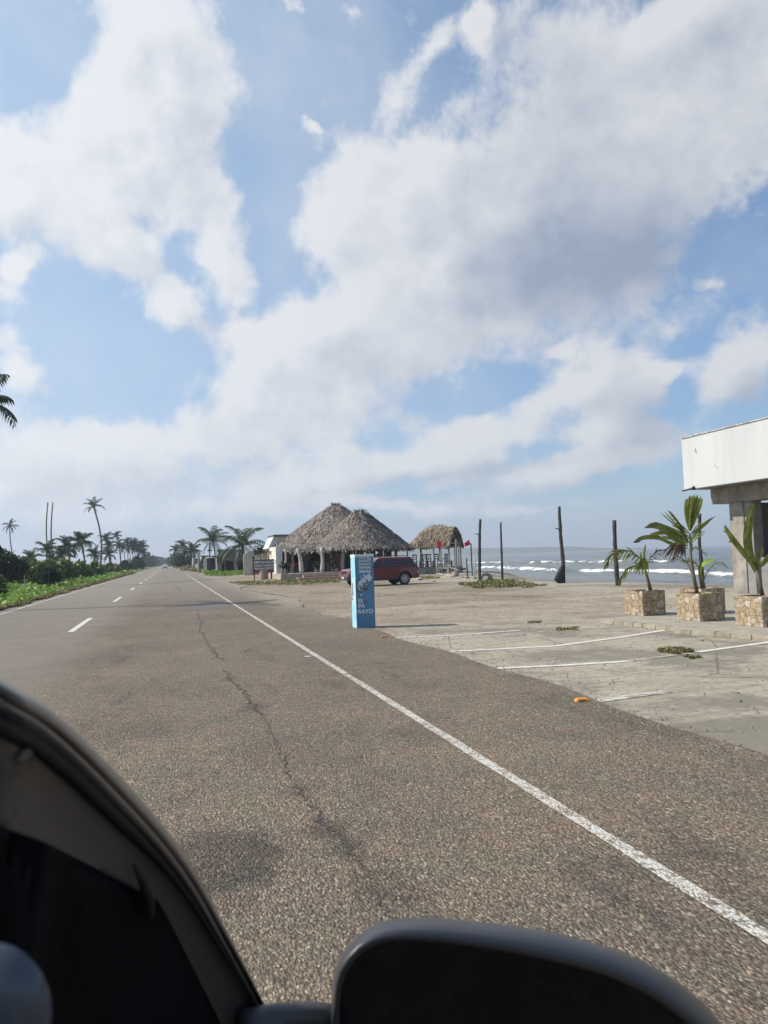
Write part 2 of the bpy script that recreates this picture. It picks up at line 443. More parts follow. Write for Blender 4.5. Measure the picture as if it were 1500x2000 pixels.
class NB:                                   # small node-building helper
    def __init__(s, name):
        s.m = bpy.data.materials.new(name)
        s.m.use_nodes = True
        s.t = s.m.node_tree
        s.p = s.t.nodes['Principled BSDF']
        s.tc = s.t.nodes.new('ShaderNodeTexCoord')
    def L(s, a, b):
        s.t.links.new(a, b)
    def mp(s, scale=(1, 1, 1), loc=(0, 0, 0)):
        n = s.t.nodes.new('ShaderNodeMapping')
        n.inputs['Scale'].default_value = scale
        n.inputs['Location'].default_value = loc
        s.L(s.tc.outputs['Object'], n.inputs[0])
        return n.outputs[0]
    def nz(s, sc, d=5, r=.6, v=None, dist=0):
        n = s.t.nodes.new('ShaderNodeTexNoise')
        n.inputs['Scale'].default_value = sc
        n.inputs['Detail'].default_value = d
        n.inputs['Roughness'].default_value = r
        n.inputs['Distortion'].default_value = dist
        s.L(v or s.tc.outputs['Object'], n.inputs['Vector'])
        return n.outputs[0]
    def vor(s, sc, feat='F1', v=None):
        n = s.t.nodes.new('ShaderNodeTexVoronoi')
        n.feature = feat
        n.inputs['Scale'].default_value = sc
        s.L(v or s.tc.outputs['Object'], n.inputs['Vector'])
        return n
    def rg(s, src, a, b, c=0., d=1., smooth=False):
        n = s.t.nodes.new('ShaderNodeMapRange')
        if smooth:
            n.interpolation_type = 'SMOOTHSTEP'
        for i, v in enumerate((a, b, c, d)):
            n.inputs[i + 1].default_value = v
        s.L(src, n.inputs[0])
        return n.outputs[0]
    def mx(s, f, a, b, bt='MIX'):
        x = s.t.nodes.new('ShaderNodeMix')
        x.data_type = 'RGBA'
        x.blend_type = bt
        for i, v in ((0, f), (6, a), (7, b)):
            if isinstance(v, (tuple, list)):
                x.inputs[i].default_value = (v[0], v[1], v[2], 1)
            elif isinstance(v, (int, float)):
                x.inputs[i].default_value = v
            else:
                s.L(v, x.inputs[i])
        return x.outputs[2]
    def ma(s, op, a, b, clamp=False):
        n = s.t.nodes.new('ShaderNodeMath')
        n.operation = op
        n.use_clamp = clamp
        for i, v in enumerate((a, b)):
            if isinstance(v, (int, float)):
                n.inputs[i].default_value = v
            else:
                s.L(v, n.inputs[i])
        return n.outputs[0]
    def sep(s, out):
        n = s.t.nodes.new('ShaderNodeSeparateColor')
        s.L(out, n.inputs[0])
        return n.outputs[0]
    def xyz(s):
        n = s.t.nodes.new('ShaderNodeSeparateXYZ')
        s.L(s.tc.outputs['Object'], n.inputs[0])
        return n.outputs
    def bump(s, h, st=.5, dist=.01):
        b = s.t.nodes.new('ShaderNodeBump')
        b.inputs['Strength'].default_value = st
        b.inputs['Distance'].default_value = dist
        s.L(h, b.inputs['Height'])
        s.L(b.outputs[0], s.p.inputs['Normal'])
    def fin(s, col, rough=.8, spec=.5):
        if isinstance(col, tuple):
            s.p.inputs['Base Color'].default_value = (*col, 1)
        else:
            s.L(col, s.p.inputs['Base Color'])
        if isinstance(rough, (int, float)):
            s.p.inputs['Roughness'].default_value = rough
        else:
            s.L(rough, s.p.inputs['Roughness'])
        s.p.inputs['Specular IOR Level'].default_value = spec
        return s.m

def asphalt(name, paint=None, stains=((430, 1690, .42, .85), (1010, 1770, .1, .0), (500, 1385, .22, .5), (450, 1330, .2, .45), (640, 1620, .16, .6), (680, 1670, .15, .5), (745, 1745, .18, .4), (585, 1550, .16, .4), (820, 1440, .35, .25), (160, 1300, 1.1, .22), (330, 1180, 1.8, .2), (620, 1330, .7, .18), (240, 1420, .7, .22), (540, 1470, .5, .2))):
    n = NB(name)
    mg = n.mp((1, .55, 1))
    v = n.vor(78, v=mg)
    v3 = n.vor(130, v=mg)
    msk = n.rg(n.nz(14, 3), .46, .54)
    r = n.ma('ADD', n.ma('MULTIPLY', n.sep(v.outputs['Color']), msk), n.ma('MULTIPLY', n.sep(v3.outputs['Color']), n.ma('SUBTRACT', 1.0, msk)))
    cr = n.t.nodes.new('ShaderNodeValToRGB')
    E = cr.color_ramp.elements
    E[0].color = (.062, .050, .038, 1)
    E[1].color = (.60, .51, .40, 1)
    for pos, c in ((.30, (.155, .124, .093, 1)), (.62, (.255, .207, .155, 1)), (.84, (.37, .305, .228, 1)), (.94, (.54, .45, .34, 1))):
        e = E.new(pos)
        e.color = c
    n.L(r, cr.inputs[0])
    gap = n.rg(v.outputs['Distance'], .30, .75, 1.15, .42)
    c = n.mx(1.0, cr.outputs[0], n.mx(gap, (0, 0, 0), (1, 1, 1)), 'MULTIPLY')
    fine = n.nz(170, 3, .7, mg)
    c = n.mx(n.rg(fine, .3, .7, .0, .55), c, (.21, .172, .133))
    big = n.nz(.55, 5, .6)
    c = n.mx(1., c, n.mx(n.rg(big, .3, .7), (.70, .70, .72), (1.04, 1.0, .94)), 'MULTIPLY')
    stain = n.nz(.9, 7, .7, n.mp((1.6, .5, 1), (4, 9, 0)))
    c = n.mx(1., c, n.mx(n.rg(stain, .56, .70), (1, 1, 1), (.62, .62, .66)), 'MULTIPLY')
    tint = n.nz(3.1, 4, .6)
    c = n.mx(1., c, n.mx(n.rg(tint, .35, .65), (.88, .95, .90), (1.10, 1.01, .98)), 'MULTIPLY')
    wv = n.t.nodes.new('ShaderNodeVectorMath')
    wv.operation = 'MULTIPLY_ADD'
    wz = n.t.nodes.new('ShaderNodeTexNoise')
    wz.inputs['Scale'].default_value = 5
    n.L(n.tc.outputs['Object'], wz.inputs['Vector'])
    n.L(wz.outputs['Color'], wv.inputs[0])
    wv.inputs[1].default_value = (.35, .35, 0)
    n.L(n.tc.outputs['Object'], wv.inputs[2])
    for (px, py, rad, am) in stains:          # oil and tar stains on the lane
        g_ = G(px, py)
        mp_ = n.t.nodes.new('ShaderNodeMapping')
        mp_.vector_type = 'TEXTURE'
        mp_.inputs['Location'].default_value = (g_.x + .17, g_.y + .17, .17 * 0)
        mp_.inputs['Scale'].default_value = (rad, rad * 1.5, 1)
        n.L(wv.outputs[0], mp_.inputs[0])
        gr = n.t.nodes.new('ShaderNodeTexGradient')
        gr.gradient_type = 'SPHERICAL'
        n.L(mp_.outputs[0], gr.inputs[0])
        c = n.mx(n.ma('MULTIPLY', n.rg(gr.outputs['Fac'], 0, .45), am), c, n.mx(1., c, (.42, .42, .45), 'MULTIPLY'))
    X = n.xyz()
    edge = n.ma('ADD', X[0], n.ma('MULTIPLY', n.ma('SUBTRACT', n.nz(.35, 4), .5), 1.2))
    left = n.rg(edge, -1.0, -2.2, 0, 1, True)
    c = n.mx(n.ma('MULTIPLY', left, .62), c, n.mx(n.rg(n.nz(1.2, 5), .3, .7), (.165, .145, .121), (.21, .185, .153)))
    # sand blown over the right shoulder further on
    sand = n.ma('MULTIPLY', n.rg(edge, 2.9, 4.4, 0, 1, True), n.rg(n.ma('ADD', X[1], n.ma('MULTIPLY', n.nz(.8, 5), 16)), 22, 40, 0, .8, True))
    c = n.mx(sand, c, (.33, .275, .205))
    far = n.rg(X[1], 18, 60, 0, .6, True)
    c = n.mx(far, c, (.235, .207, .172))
    rough = .82
    if paint:
        wear = n.ma('ADD', n.nz(9, 6, .7), n.ma('MULTIPLY', r, .42))
        wm = n.rg(wear, paint[0], paint[0] + .12, 1, 0)
        c = n.mx(wm, c, n.mx(n.rg(fine, .3, .7), (.62, .60, .55), (.50, .48, .43)))
    h = n.ma('ADD', n.ma('MULTIPLY', n.ma('SUBTRACT', .8, v.outputs['Distance']), 1.0), n.ma('MULTIPLY', r, .7))
    h = n.ma('MULTIPLY', h, n.ma('SUBTRACT', 1.0, n.ma('MULTIPLY', left, .6)))
    n.bump(h, .9, .009)
    return n.fin(c, rough, .35)
M['asphalt'] = asphalt('asphalt')
M['line_worn'] = asphalt('worn_line_paint', (.70,))
M['line_clean'] = asphalt('line_paint', (1.02,))
M['line_left'] = asphalt('faded_left_paint', (.70,))

def ground_colour(n):
    X = n.xyz()
    st = n.mp((.55, 1.6, 1))
    c = n.mx(n.rg(n.nz(.5, 7, .65), .35, .65), (.40, .335, .25), (.29, .235, .172))
    c = n.mx(n.rg(n.nz(2.2, 7, .7, st), .50, .72), c, (.20, .165, .125))
    # paler dry sand by the beach crest
    bw = n.ma('ADD', X[0], n.ma('MULTIPLY', n.nz(.3, 5), 6))
    c = n.mx(n.rg(bw, 13.5, 20.5, 0, .85, True), c, n.mx(n.rg(n.nz(2.5, 8, .75), .40, .60), (.52, .48, .39), (.36, .325, .26)))
    # reddish gravel spill next to the asphalt
    c = n.mx(n.ma('MULTIPLY', n.rg(bw, 12, 5.5, 0, .6, True), n.rg(n.nz(.9, 6, .7), .42, .6)), c, (.25, .19, .145))
    st2 = n.mp((1, .8, 1), (7, 3, 0))
    c = n.mx(n.rg(n.nz(3.8, 9, .78, st2), .53, .62), c, (.16, .13, .10))
    c = n.mx(n.rg(n.nz(6.5, 8, .78, n.mp((1, .7, 1), (1, 8, 0))), .55, .66), c, (.50, .44, .345))
    tr = n.nz(.16, 8, .72, n.mp((1, .6, 1), (9, 1, 0)))
    c = n.mx(n.rg(tr, .50, .58, 0, .8), c, (.22, .180, .138))
    c = n.mx(n.rg(n.nz(.35, 9, .78, n.mp((.7, 1, 1), (2, 5, 0))), .54, .60, 0, .85), c, (.155, .13, .102))
    peb = n.vor(26)
    c = n.mx(n.ma('MULTIPLY', n.rg(n.sep(peb.outputs['Color']), .80, .9), n.rg(peb.outputs['Distance'], .45, .3)), c, (.14, .115, .09))
    c = n.mx(n.rg(n.nz(60, 3, .7), .35, .7, 0, .4), c, (.22, .185, .14))
    return c
def groundmat():
    n = NB('sandy_ground')
    X = n.xyz()
    st = n.mp((1, .7, 1))
    c = ground_colour(n)
    # green land on the inland side
    g = n.rg(n.ma('ADD', X[0], n.ma('MULTIPLY', n.nz(1.5, 4), .8)), -5.9, -6.5, 0, 1, True)
    c = n.mx(g, c, n.mx(n.rg(n.nz(.6, 6), .35, .65), (.065, .115, .022), (.10, .15, .035)))
    n.bump(n.ma('ADD', n.nz(3, 8, .75, st), n.ma('MULTIPLY', n.nz(18, 5, .75), .45)), .9, .10)
    return n.fin(c, .95, .2)
M['ground'] = groundmat()

def lotmat(paint=None, name='old_concrete'):
    n = NB(name)
    st = n.mp((.45, 1.9, 1))
    c = n.mx(n.rg(n.nz(.7, 7, .65), .35, .65), (.42, .375, .29), (.31, .275, .215))
    c = n.mx(n.rg(n.nz(1.6, 8, .75, st), .52, .66), c, (.215, .185, .145))
    sp = n.nz(14, 6, .75, n.mp((.6, 1.6, 1)))
    c = n.mx(n.rg(sp, .55, .62), c, (.12, .105, .084))
    c = n.mx(n.rg(n.nz(9, 8, .78, n.mp((.5, 1.5, 1), (3, 3, 0))), .56, .64), c, (.50, .455, .365))
    pz = n.nz(.45, 6, .7, n.mp((1, 1, 1), (14, 2, 0)))
    c = n.mx(n.rg(pz, .50, .58, 0, .8), c, (.175, .16, .13))
    c = n.mx(n.rg(n.nz(90, 3, .7), .45, .75, 0, .5), c, (.24, .21, .165))
    crk = n.vor(.55, 'DISTANCE_TO_EDGE', n.mp((1, 1, 1), (3, 1, 0)))
    c = n.mx(n.ma('MULTIPLY', n.rg(crk.outputs['Distance'], .0, .012, .8, 0), n.rg(n.nz(.5, 3), .48, .52)), c, (.10, .09, .07))
    # dusty transition back to bare ground at the far end
    X = n.xyz()
    fade = n.rg(n.ma('ADD', X[1], n.ma('MULTIPLY', n.nz(.5, 9, .75), 14)), 21.5, 25.5, 0, 1, True)
    c = n.mx(fade, c, ground_colour(n))
    if paint:
        wear = n.nz(11, 7, .75, st)
        c = n.mx(n.rg(wear, paint, paint + .1, .92, 0), c, (.66, .64, .59))
    n.bump(n.ma('ADD', n.nz(6, 7, .7, st), n.ma('MULTIPLY', n.nz(60, 4, .7), .35)), .6, .03)
    return n.fin(c, .93, .25)
M['lot'] = lotmat()
M['lot_line'] = lotmat(.53, 'faded_parking_paint')
M['lot_faint'] = lotmat(.42, 'nearly_gone_parking_paint')
def tarmat(name, c, r):
    n = NB(name)
    cc = n.mx(n.rg(n.nz(25, 5, .7), .4, .65), c, tuple(v * 1.5 for v in c))
    n.bump(n.nz(60, 4, .7), .6, .006)
    return n.fin(cc, r, .3)
M['tar'] = tarmat('tar', (.062, .055, .048), .8)
M['patch'] = tarmat('asphalt_patch', (.105, .096, .085), .85)

def seamat():
    n = NB('sea_water')
    X = n.xyz()
    a = n.t.nodes.new('ShaderNodeAttribute')
    a.attribute_name = 'foam'
    st = n.mp((1.0, .35, 1))
    streak = n.nz(.55, 8, .72, st, .6)
    fo = n.ma('ADD', a.outputs['Fac'], n.ma('MULTIPLY', n.ma('SUBTRACT', streak, .5), 1.5))
    fm = n.rg(fo, .64, .80, 0, 1, True)
    deep = n.mx(n.rg(X[0], 50, 300, 0, 1, True), (.085, .098, .095), (.032, .056, .075))
    deep = n.mx(n.rg(n.nz(.10, 8, .7, st), .42, .6), deep, (.14, .15, .142))
    c = n.mx(fm, deep, (.80, .82, .82))
    n.bump(n.ma('ADD', n.nz(.45, 8, .68, st), n.ma('MULTIPLY', n.nz(2.6, 5, .6, st), .25)), .9, .8)
    return n.fin(c, n.rg(fm, 0, 1, .22, .8), .5)
M['sea'] = seamat()

# ------------------------------------------------------------------ builders
def tag(o, label=None, cat=None, group=None, kind=None):
    for k, v in (('label', label), ('category', cat), ('group', group), ('kind', kind)):
        if v:
            o[k] = v
    return o
class MB:
    def __init__(s):
        s.v, s.f, s.a, s.sm = [], [], [], True
    def add(s, vs, fs, rnd=None):
        o = len(s.v)
        s.v += [tuple(v) for v in vs]
        s.f += [tuple(i + o for i in f) for f in fs]
        if rnd is not None:
            s.a += [rnd] * len(vs)
    def box(s, c, size, rz=0.0, rnd=None, taper=1.0):
        x, y, z = size[0] / 2, size[1] / 2, size[2] / 2
        ca, sa = math.cos(rz), math.sin(rz)
        vs = []
        for dz, k in ((-z, 1.0), (z, taper)):
            for dx, dy in ((-x, -y), (x, -y), (x, y), (-x, y)):
                dx, dy = dx * k, dy * k
                vs.append((c[0] + dx * ca - dy * sa, c[1] + dx * sa + dy * ca, c[2] + dz))
        s.add(vs, [(3, 2, 1, 0), (4, 5, 6, 7), (0, 1, 5, 4), (1, 2, 6, 5), (2, 3, 7, 6), (3, 0, 4, 7)], rnd)
    def tube(s, pts, rad, n=8, cap=True, rnd=None, jit=0.0, seed=0):
        pts = [Vector(p) for p in pts]
        rr = random.Random(seed)
        vs, fs = [], []
        if not isinstance(rad, (list, tuple)):
            rad = [rad] * len(pts)
        for i, p in enumerate(pts):
            t = (pts[min(i + 1, len(pts) - 1)] - pts[max(i - 1, 0)]).normalized()
            a = t.cross(Vector((0, 1, 0)) if abs(t.y) < .9 else Vector((1, 0, 0))).normalized()
            b = t.cross(a)
            for k in range(n):
                th = 2 * math.pi * k / n
                r = rad[i] * (1 + jit * (rr.random() - .5))
                vs.append(p + (a * math.cos(th) + b * math.sin(th)) * r)
        for i in range(len(pts) - 1):
            for k in range(n):
                k2 = (k + 1) % n
                fs.append((i * n + k, i * n + k2, (i + 1) * n + k2, (i + 1) * n + k))
        if cap:
            fs.append(tuple(range(n))[::-1])
            fs.append(tuple(range((len(pts) - 1) * n, len(pts) * n)))
        s.add(vs, fs, rnd)
    def poly(s, pts, thick_vec):                       # flat polygon given thickness
        n = len(pts)
        tv = Vector(thick_vec)
        vs = [Vector(p) for p in pts] + [Vector(p) + tv for p in pts]
        fs = [tuple(range(n)), tuple(range(2 * n - 1, n - 1, -1))]
        fs += [(i, (i + 1) % n, n + (i + 1) % n, n + i) for i in range(n)]
        s.add(vs, fs)
    def build(s, name, m, parent=None, smooth=False, bevel=0.0, bseg=2, fixn=True, loc=None):
        me = bpy.data.meshes.new(name)
        vs = s.v
        if loc is not None:
            L = Vector(loc)
            vs = [tuple(Vector(v) - L) for v in vs]
        me.from_pydata(vs, [], s.f)
        if s.a and len(s.a) == len(s.v):
            at = me.attributes.new('rnd', 'FLOAT', 'POINT')
            at.data.foreach_set('value', s.a)
        if fixn or bevel:
            bm = bmesh.new()
            bm.from_mesh(me)
            if fixn:
                bmesh.ops.recalc_face_normals(bm, faces=bm.faces)
            if bevel:
                bmesh.ops.bevel(bm, geom=[e for e in bm.edges if e.is_manifold and e.calc_face_angle(0) > .5], offset=bevel, segments=bseg, affect='EDGES', clamp_overlap=True)
            bm.to_mesh(me)
            bm.free()
        me.materials.append(m)
        if smooth:
            me.polygons.foreach_set('use_smooth', [True] * len(me.polygons))
        o = bpy.data.objects.new(name, me)
        COL.objects.link(o)
        if loc is not None:
            o.location = loc
        if parent:
            setpar(o, parent)
        return o
def wmat(o):
    m = Matrix.Translation(o.location) @ o.rotation_euler.to_matrix().to_4x4() @ Matrix.Diagonal((*o.scale, 1))
    if o.parent:
        return wmat(o.parent) @ o.matrix_parent_inverse @ m
    return m
def setpar(o, parent, keep=True):
    o.parent = parent
    if keep:
        o.matrix_parent_inverse = wmat(parent).inverted()
def empty(name, loc, label=None, cat=None, group=None, rz=0.0):
    o = bpy.data.objects.new(name, None)
    o.empty_display_size = .2
    o.location = loc
    o.rotation_euler = (0, 0, rz)
    COL.objects.link(o)
    return tag(o, label, cat, group)
def copy_tree(o, parent=None):
    c = o.copy()
    COL.objects.link(c)
    if parent:
        c.parent = parent
    for ch in [x for x in o.children]:
        copy_tree(ch, c)
    return c
def text(body, size, m, origin, xdir, ydir, parent, name='lettering', extr=.002, space=1.0, align='LEFT', bold=0.0):
    cu = bpy.data.curves.new('t', 'FONT')
    cu.body = body
    cu.size = size
    cu.extrude = extr
    cu.offset = bold
    cu.space_character = space
    cu.align_x = align
    cu.resolution_u = 3
    o = bpy.data.objects.new('t', cu)
    COL.objects.link(o)
    dg = bpy.context.evaluated_depsgraph_get()
    me = bpy.data.meshes.new_from_object(o.evaluated_get(dg))
    bpy.data.objects.remove(o)
    bpy.data.curves.remove(cu)
    x, y = Vector(xdir).normalized(), Vector(ydir).normalized()
    z = x.cross(y)
    mt = Matrix(((x.x, y.x, z.x, origin[0]), (x.y, y.y, z.y, origin[1]), (x.z, y.z, z.z, origin[2]), (0, 0, 0, 1)))
    me.transform(mt)
    me.materials.clear()
    me.materials.append(m)
    me.name = name
    ob = bpy.data.objects.new(name, me)
    COL.objects.link(ob)
    setpar(ob, parent)
    return ob
def sstep(a, b, x):
    t = max(0.0, min(1.0, (x - a) / (b - a)))
    return t * t * (3 - 2 * t)
# ------------------------------------------------------------------ ground, road, sea
def crest_x(y):
    return 21.5 - 3.0 * sstep(26, 42, y) + 2.5 * sstep(44, 52, y) + 6.5 * sstep(54, 66, y) + 8 * sstep(90, 200, y)
def hz(x, y):
    z = .75 * sstep(-8, -24, x)
    z += .35 * sstep(-60, -140, x)
    c = crest_x(y)
    w = .25 * math.sin(y * .21) + .15 * math.sin(y * .63 + 1)
    z -= 3.6 * sstep(c - .2 + w, c + 16, x)
    return z
def axis(parts):
    o = []
    for a, b, n in parts:
        o += [a + (b - a) * i / n for i in range(n)]
    o.append(parts[-1][1])
    return o
def sheet(name, xs, ys, fz, m, attr=None):
    me = bpy.data.meshes.new(name)
    nx, ny = len(xs), len(ys)
    vs = [(x, y, fz(x, y)) for y in ys for x in xs]
    fs = [(j * nx + i, j * nx + i + 1, (j + 1) * nx + i + 1, (j + 1) * nx + i) for j in range(ny - 1) for i in range(nx - 1)]
    me.from_pydata(vs, [], fs)
    if attr:
        at = me.attributes.new(attr[0], 'FLOAT', 'POINT')
        at.data.foreach_set('value', [attr[1](v[0], v[1]) for v in vs])
    me.materials.append(m)
    me.polygons.foreach_set('use_smooth', [True] * len(me.polygons))
    o = bpy.data.objects.new(name, me)
    COL.objects.link(o)
    return tag(o, kind='structure')
FAR = 3900
sheet('ground', axis([(-FAR, -160, 8), (-160, -26, 12), (-26, -6, 20), (-6, 16, 11), (16, 46, 60), (46, 60, 3)]),
      axis([(-40, 0, 6), (0, 100, 100), (100, 260, 50), (260, FAR, 12)]), hz, M['ground'])
RL, RR = G(0, 1190).x, 4.3
RL = G(128, 1158.7).x
def road_edge_r(y):
    return RR + .06 * math.sin(y * 1.7) + .05 * math.sin(y * .6 + 2) + (.5 * math.sin(y * .25) * sstep(18, 30, y)) + .9 * sstep(40, 60, y) * (1 - sstep(70, 90, y))
def road_edge_l(y):
    return RL + .05 * math.sin(y * 1.1) + .04 * math.sin(y * 3.1)
def strip(name, y0, y1, step, fl, fr, z, m, cols=3, fz=None):
    mb = MB()
    n = max(2, int((y1 - y0) / step))
    vs, fs = [], []
    for j in range(n + 1):
        y = y0 + (y1 - y0) * j / n
        a, b = fl(y), fr(y)
        for i in range(cols + 1):
            x = a + (b - a) * i / cols
            vs.append((x, y, z))
    k = cols + 1
    for j in range(n):
        for i in range(cols):
            fs.append((j * k + i, j * k + i + 1, (j + 1) * k + i + 1, (j + 1) * k + i))
    mb.add(vs, fs)
    o = mb.build(name, m)
    return tag(o, kind='structure')
strip('road', -6, 260, .4, road_edge_l, road_edge_r, .024, M['asphalt'])
strip('road_far', 260, 1500, 40, lambda y: RL, lambda y: 4.5, .024, M['asphalt'])
# worn paint
eR = (G(1500, 1808, .03).x + G(600, 1275, .03).x) / 2
def wob(x0, w, s=1.0):
    return (lambda y: x0 - w / 2 + .004 * math.sin(y * 5.3 * s), lambda y: x0 + w / 2 + .004 * math.sin(y * 4.1 * s + 1))
a, b = wob(eR, .09)
strip('edge_line', 0.5, 110, .25, a, b, .030, M['line_worn'], 1)
lL = G(128, 1160.5, .03).x + .12
a, b = wob(lL, .12)
strip('edge_line', 12, 220, .5, a, b, .030, M['line_left'], 1)
cX = (G(133, 1237).x + G(183, 1207).x) / 2
y0 = G(133, 1237).y
for i in range(14):
    ya = y0 + i * 15.3
    a, b = wob(cX, .15)
    strip('centre_dash', ya, ya + 5.0, .5, a, b, .030, M['line_clean'], 1)

# concrete car park in front of the building, with its faded lines
def lot_l(y):
    return road_edge_r(y) - .05
mb = MB()
strip('car_park', -4, 23.5, .5, lambda y: RR - .6, lambda y: 17.2 + .4 * math.sin(y * .8), .012, M['lot'], 12)
def ribbon(name, pts, w, z, m, seed=0, jag=0.0, n=24):
    rr = random.Random(seed)
    P = [G(px, py, z) for px, py in pts]
    # resample
    L = [0]
    for i in range(1, len(P)):
        L.append(L[-1] + (P[i] - P[i - 1]).length)
    Q = []
    for k in range(n + 1):
        s_ = L[-1] * k / n
        for i in range(1, len(P)):
            if s_ <= L[i] + 1e-6:
                t = (s_ - L[i - 1]) / max(1e-6, L[i] - L[i - 1])
                Q.append(P[i - 1].lerp(P[i], t))
                break
    vs, fs = [], []
    for i, q in enumerate(Q):
        t = (Q[min(i + 1, len(Q) - 1)] - Q[max(i - 1, 0)]).normalized()
        s_ = Vector((-t.y, t.x, 0))
        ww = (w if not isinstance(w, (list, tuple)) else w[0] + (w[1] - w[0]) * i / n) / 2
        q = q + s_ * noise.fractal(Vector((i * .45, seed * 9.1, 0)), .8, 2, 3) * jag * .9
        kw = max(.12, 1 + 1.3 * noise.noise(Vector((i * .6, seed * 3.3, 5)))) if jag else 1
        vs += [q + s_ * ww * kw, q - s_ * ww * kw]
        if i:
            fs.append((2 * i - 2, 2 * i - 1, 2 * i + 1, 2 * i))
    mb = MB()
    mb.add(vs, fs)
    return tag(mb.build(name, m), kind='structure')
ribbon('parking_line', [(745, 1246), (880, 1241), (1015, 1231)], .12, .018, M['lot_line'])
ribbon('parking_line', [(838, 1274), (1080, 1262), (1200, 1246), (1322, 1227)], .13, .018, M['lot_line'])
ribbon('parking_line', [(930, 1307), (1100, 1299), (1228, 1291)], .14, .018, M['lot_line'])
ribbon('parking_line', [(1228, 1291), (1362, 1273)], .13, .018, M['lot_faint'])
ribbon('parking_line', [(1362, 1273), (1510, 1253)], .13, .018, M['lot_line'])
ribbon('parking_line', [(1150, 1371), (1300, 1350)], .16, .018, M['lot_faint'])
# cracks and tar in the road
ribbon('road_crack', [(385, 1196), (393, 1215), (389, 1226), (396, 1241)], .025, .029, M['tar'], 1, .08)
ribbon('road_crack', [(414, 1268), (425, 1282), (437, 1290)], .03, .029, M['tar'], 2, .08)
ribbon('road_crack', [(438, 1308), (462, 1340), (485, 1360), (498, 1385), (515, 1398)], (.018, .022), .029, M['tar'], 3, .08, 80)
ribbon('road_crack', [(598, 1565), (622, 1592), (632, 1612), (660, 1630), (690, 1668)], (.012, .016), .029, M['tar'], 4, .06, 80)
ribbon('road_crack', [(396, 1241), (406, 1258), (414, 1268)], .012, .029, M['tar'], 11, .06, 50)
ribbon('road_crack', [(515, 1398), (528, 1430), (552, 1480), (575, 1530), (598, 1565)], (.008, .010), .029, M['tar'], 12, .05, 90)
ribbon('road_crack', [(690, 1668), (712, 1700), (735, 1742), (770, 1800)], (.010, .007), .029, M['tar'], 13, .05, 70)
ribbon('road_crack', [(318, 1120), (330, 1135), (352, 1150), (351, 1162)], .05, .029, M['tar'], 5, .1)
ribbon('road_crack', [(1040, 1168), (900, 1160), (560, 1166), (480, 1152)], .05, .018, M['tar'], 8, .3)
def patch(name, pts, z, m):
    mb = MB()
    P = [G(px, py, z) for px, py in pts]
    mb.add(P, [tuple(range(len(P)))])
    return tag(mb.build(name, m), kind='structure')
patch('road_patch', [(362, 1181), (372, 1178), (440, 1176.5), (452, 1184), (446, 1187), (404, 1191), (367, 1192)], .029, M['patch'])
ribbon('road_patch', [(182, 1146), (250, 1143), (320, 1138), (380, 1134), (432, 1130.5)], (1.0, 1.7), .029, M['patch'], 6, .25, 30)

# sea: one surface, finer near the shore, with swell and breaking rows
SEA_Z = -1.55
ROWS = [(39, .25, .8, .30), (58, .55, .85, .62), (70, .30, .9, .10), (82, .4, .7, .30), (92, .70, 1.0, .55), (112, .5, 1.8, .22), (150, .5, 3, .10), (200, .5, 4, .08)]
def rowoff(y, k):
    return 2.2 * math.sin(y * .045 + k * 1.7) + 1.0 * math.sin(y * .13 + k * 2.9)
def wave(x, y):
    z, f = 0.0, 0.0
    for k, (rx, h, w, am) in enumerate(ROWS):
        c = rx + rowoff(y, k)
        d = (x - c) / w
        if abs(d) > 5:
            continue
        g = noise.noise(Vector((y * .035, k * 7.3, 0)))
        gate = sstep(-.22, .10, g + .55 * noise.noise(Vector((y * .11, k * 3.1, 4))) + (am - .55) * .45)
        prof = math.exp(-d * d) if d > 0 else math.exp(-d * d * .45)
        z += h * prof * (.45 + .55 * gate)
        fd = (x - c + w * .9) / (w * 1.5)
        f += am * gate * math.exp(-fd * fd) * 1.1
        fd = (x - c + w * 2.4) / (w * 2.2)
        f += .18 * am * gate * math.exp(-fd * fd)
    return z, f
def sea_z(x, y):
    n_ = noise.fractal(Vector((x * .06, y * .028, 3)), .9, 2.1, 5)
    near = 1 - sstep(300, 700, math.hypot(x, y))
    return SEA_Z + wave(x, y)[0] + .22 * n_ * near
def sea_f(x, y):
    return wave(x, y)[1] + .25 * (1 - sstep(27, 44, x)) + .04 * (1 - sstep(46, 130, x)) - .12 * sstep(130, 260, x)
sx = axis([(22, 120, 260), (120, 260, 110), (260, 700, 60), (700, FAR, 24)])
sy = axis([(-60, 0, 12), (0, 60, 90), (60, 220, 160), (220, 600, 90), (600, FAR, 30)])
sheet('sea', sx, sy, sea_z, M['sea'], ('foam', sea_f))

# far headland across the bay
mb = MB()
vs, fs = [], []
pts = [(775, 1071), (860, 1070.5), (960, 1070), (1060, 1068), (1130, 1067.5), (1180, 1068.6), (1250, 1069)]
M['headland'] = mat('headland', (.06, .09, .06), (.09, .11, .07), .01, .9)
n = 60
for i in range(n + 1):
    t = i / n
    px = 700 + (1260 - 700) * t
    y = np.interp(px, [p[0] for p in pts], [p[1] for p in pts])
    hor = 1087.1 - .0331 * (px - 750)
    d = 2200
    base = D(px, hor, d)
    top = H + max(2.0, (hor - y)) / F * d * (1 - sstep(1120, 1250, px) * .9) + 2.5 * noise.noise(Vector((i * .37, 0, 0)))
    back = D(px, hor, d + 350)
    vs += [(base.x, base.y, SEA_Z - .5), (base.x * .6 + back.x * .4, base.y * .6 + back.y * .4, top), (back.x, back.y, SEA_Z - .5)]
    if i:
        k = 3 * i
        fs += [(k - 3, k, k + 1, k - 2), (k - 2, k + 1, k + 2, k - 1)]
mb.add(vs, fs)
tag(mb.build('hills', M['headland'], smooth=True), kind='structure')

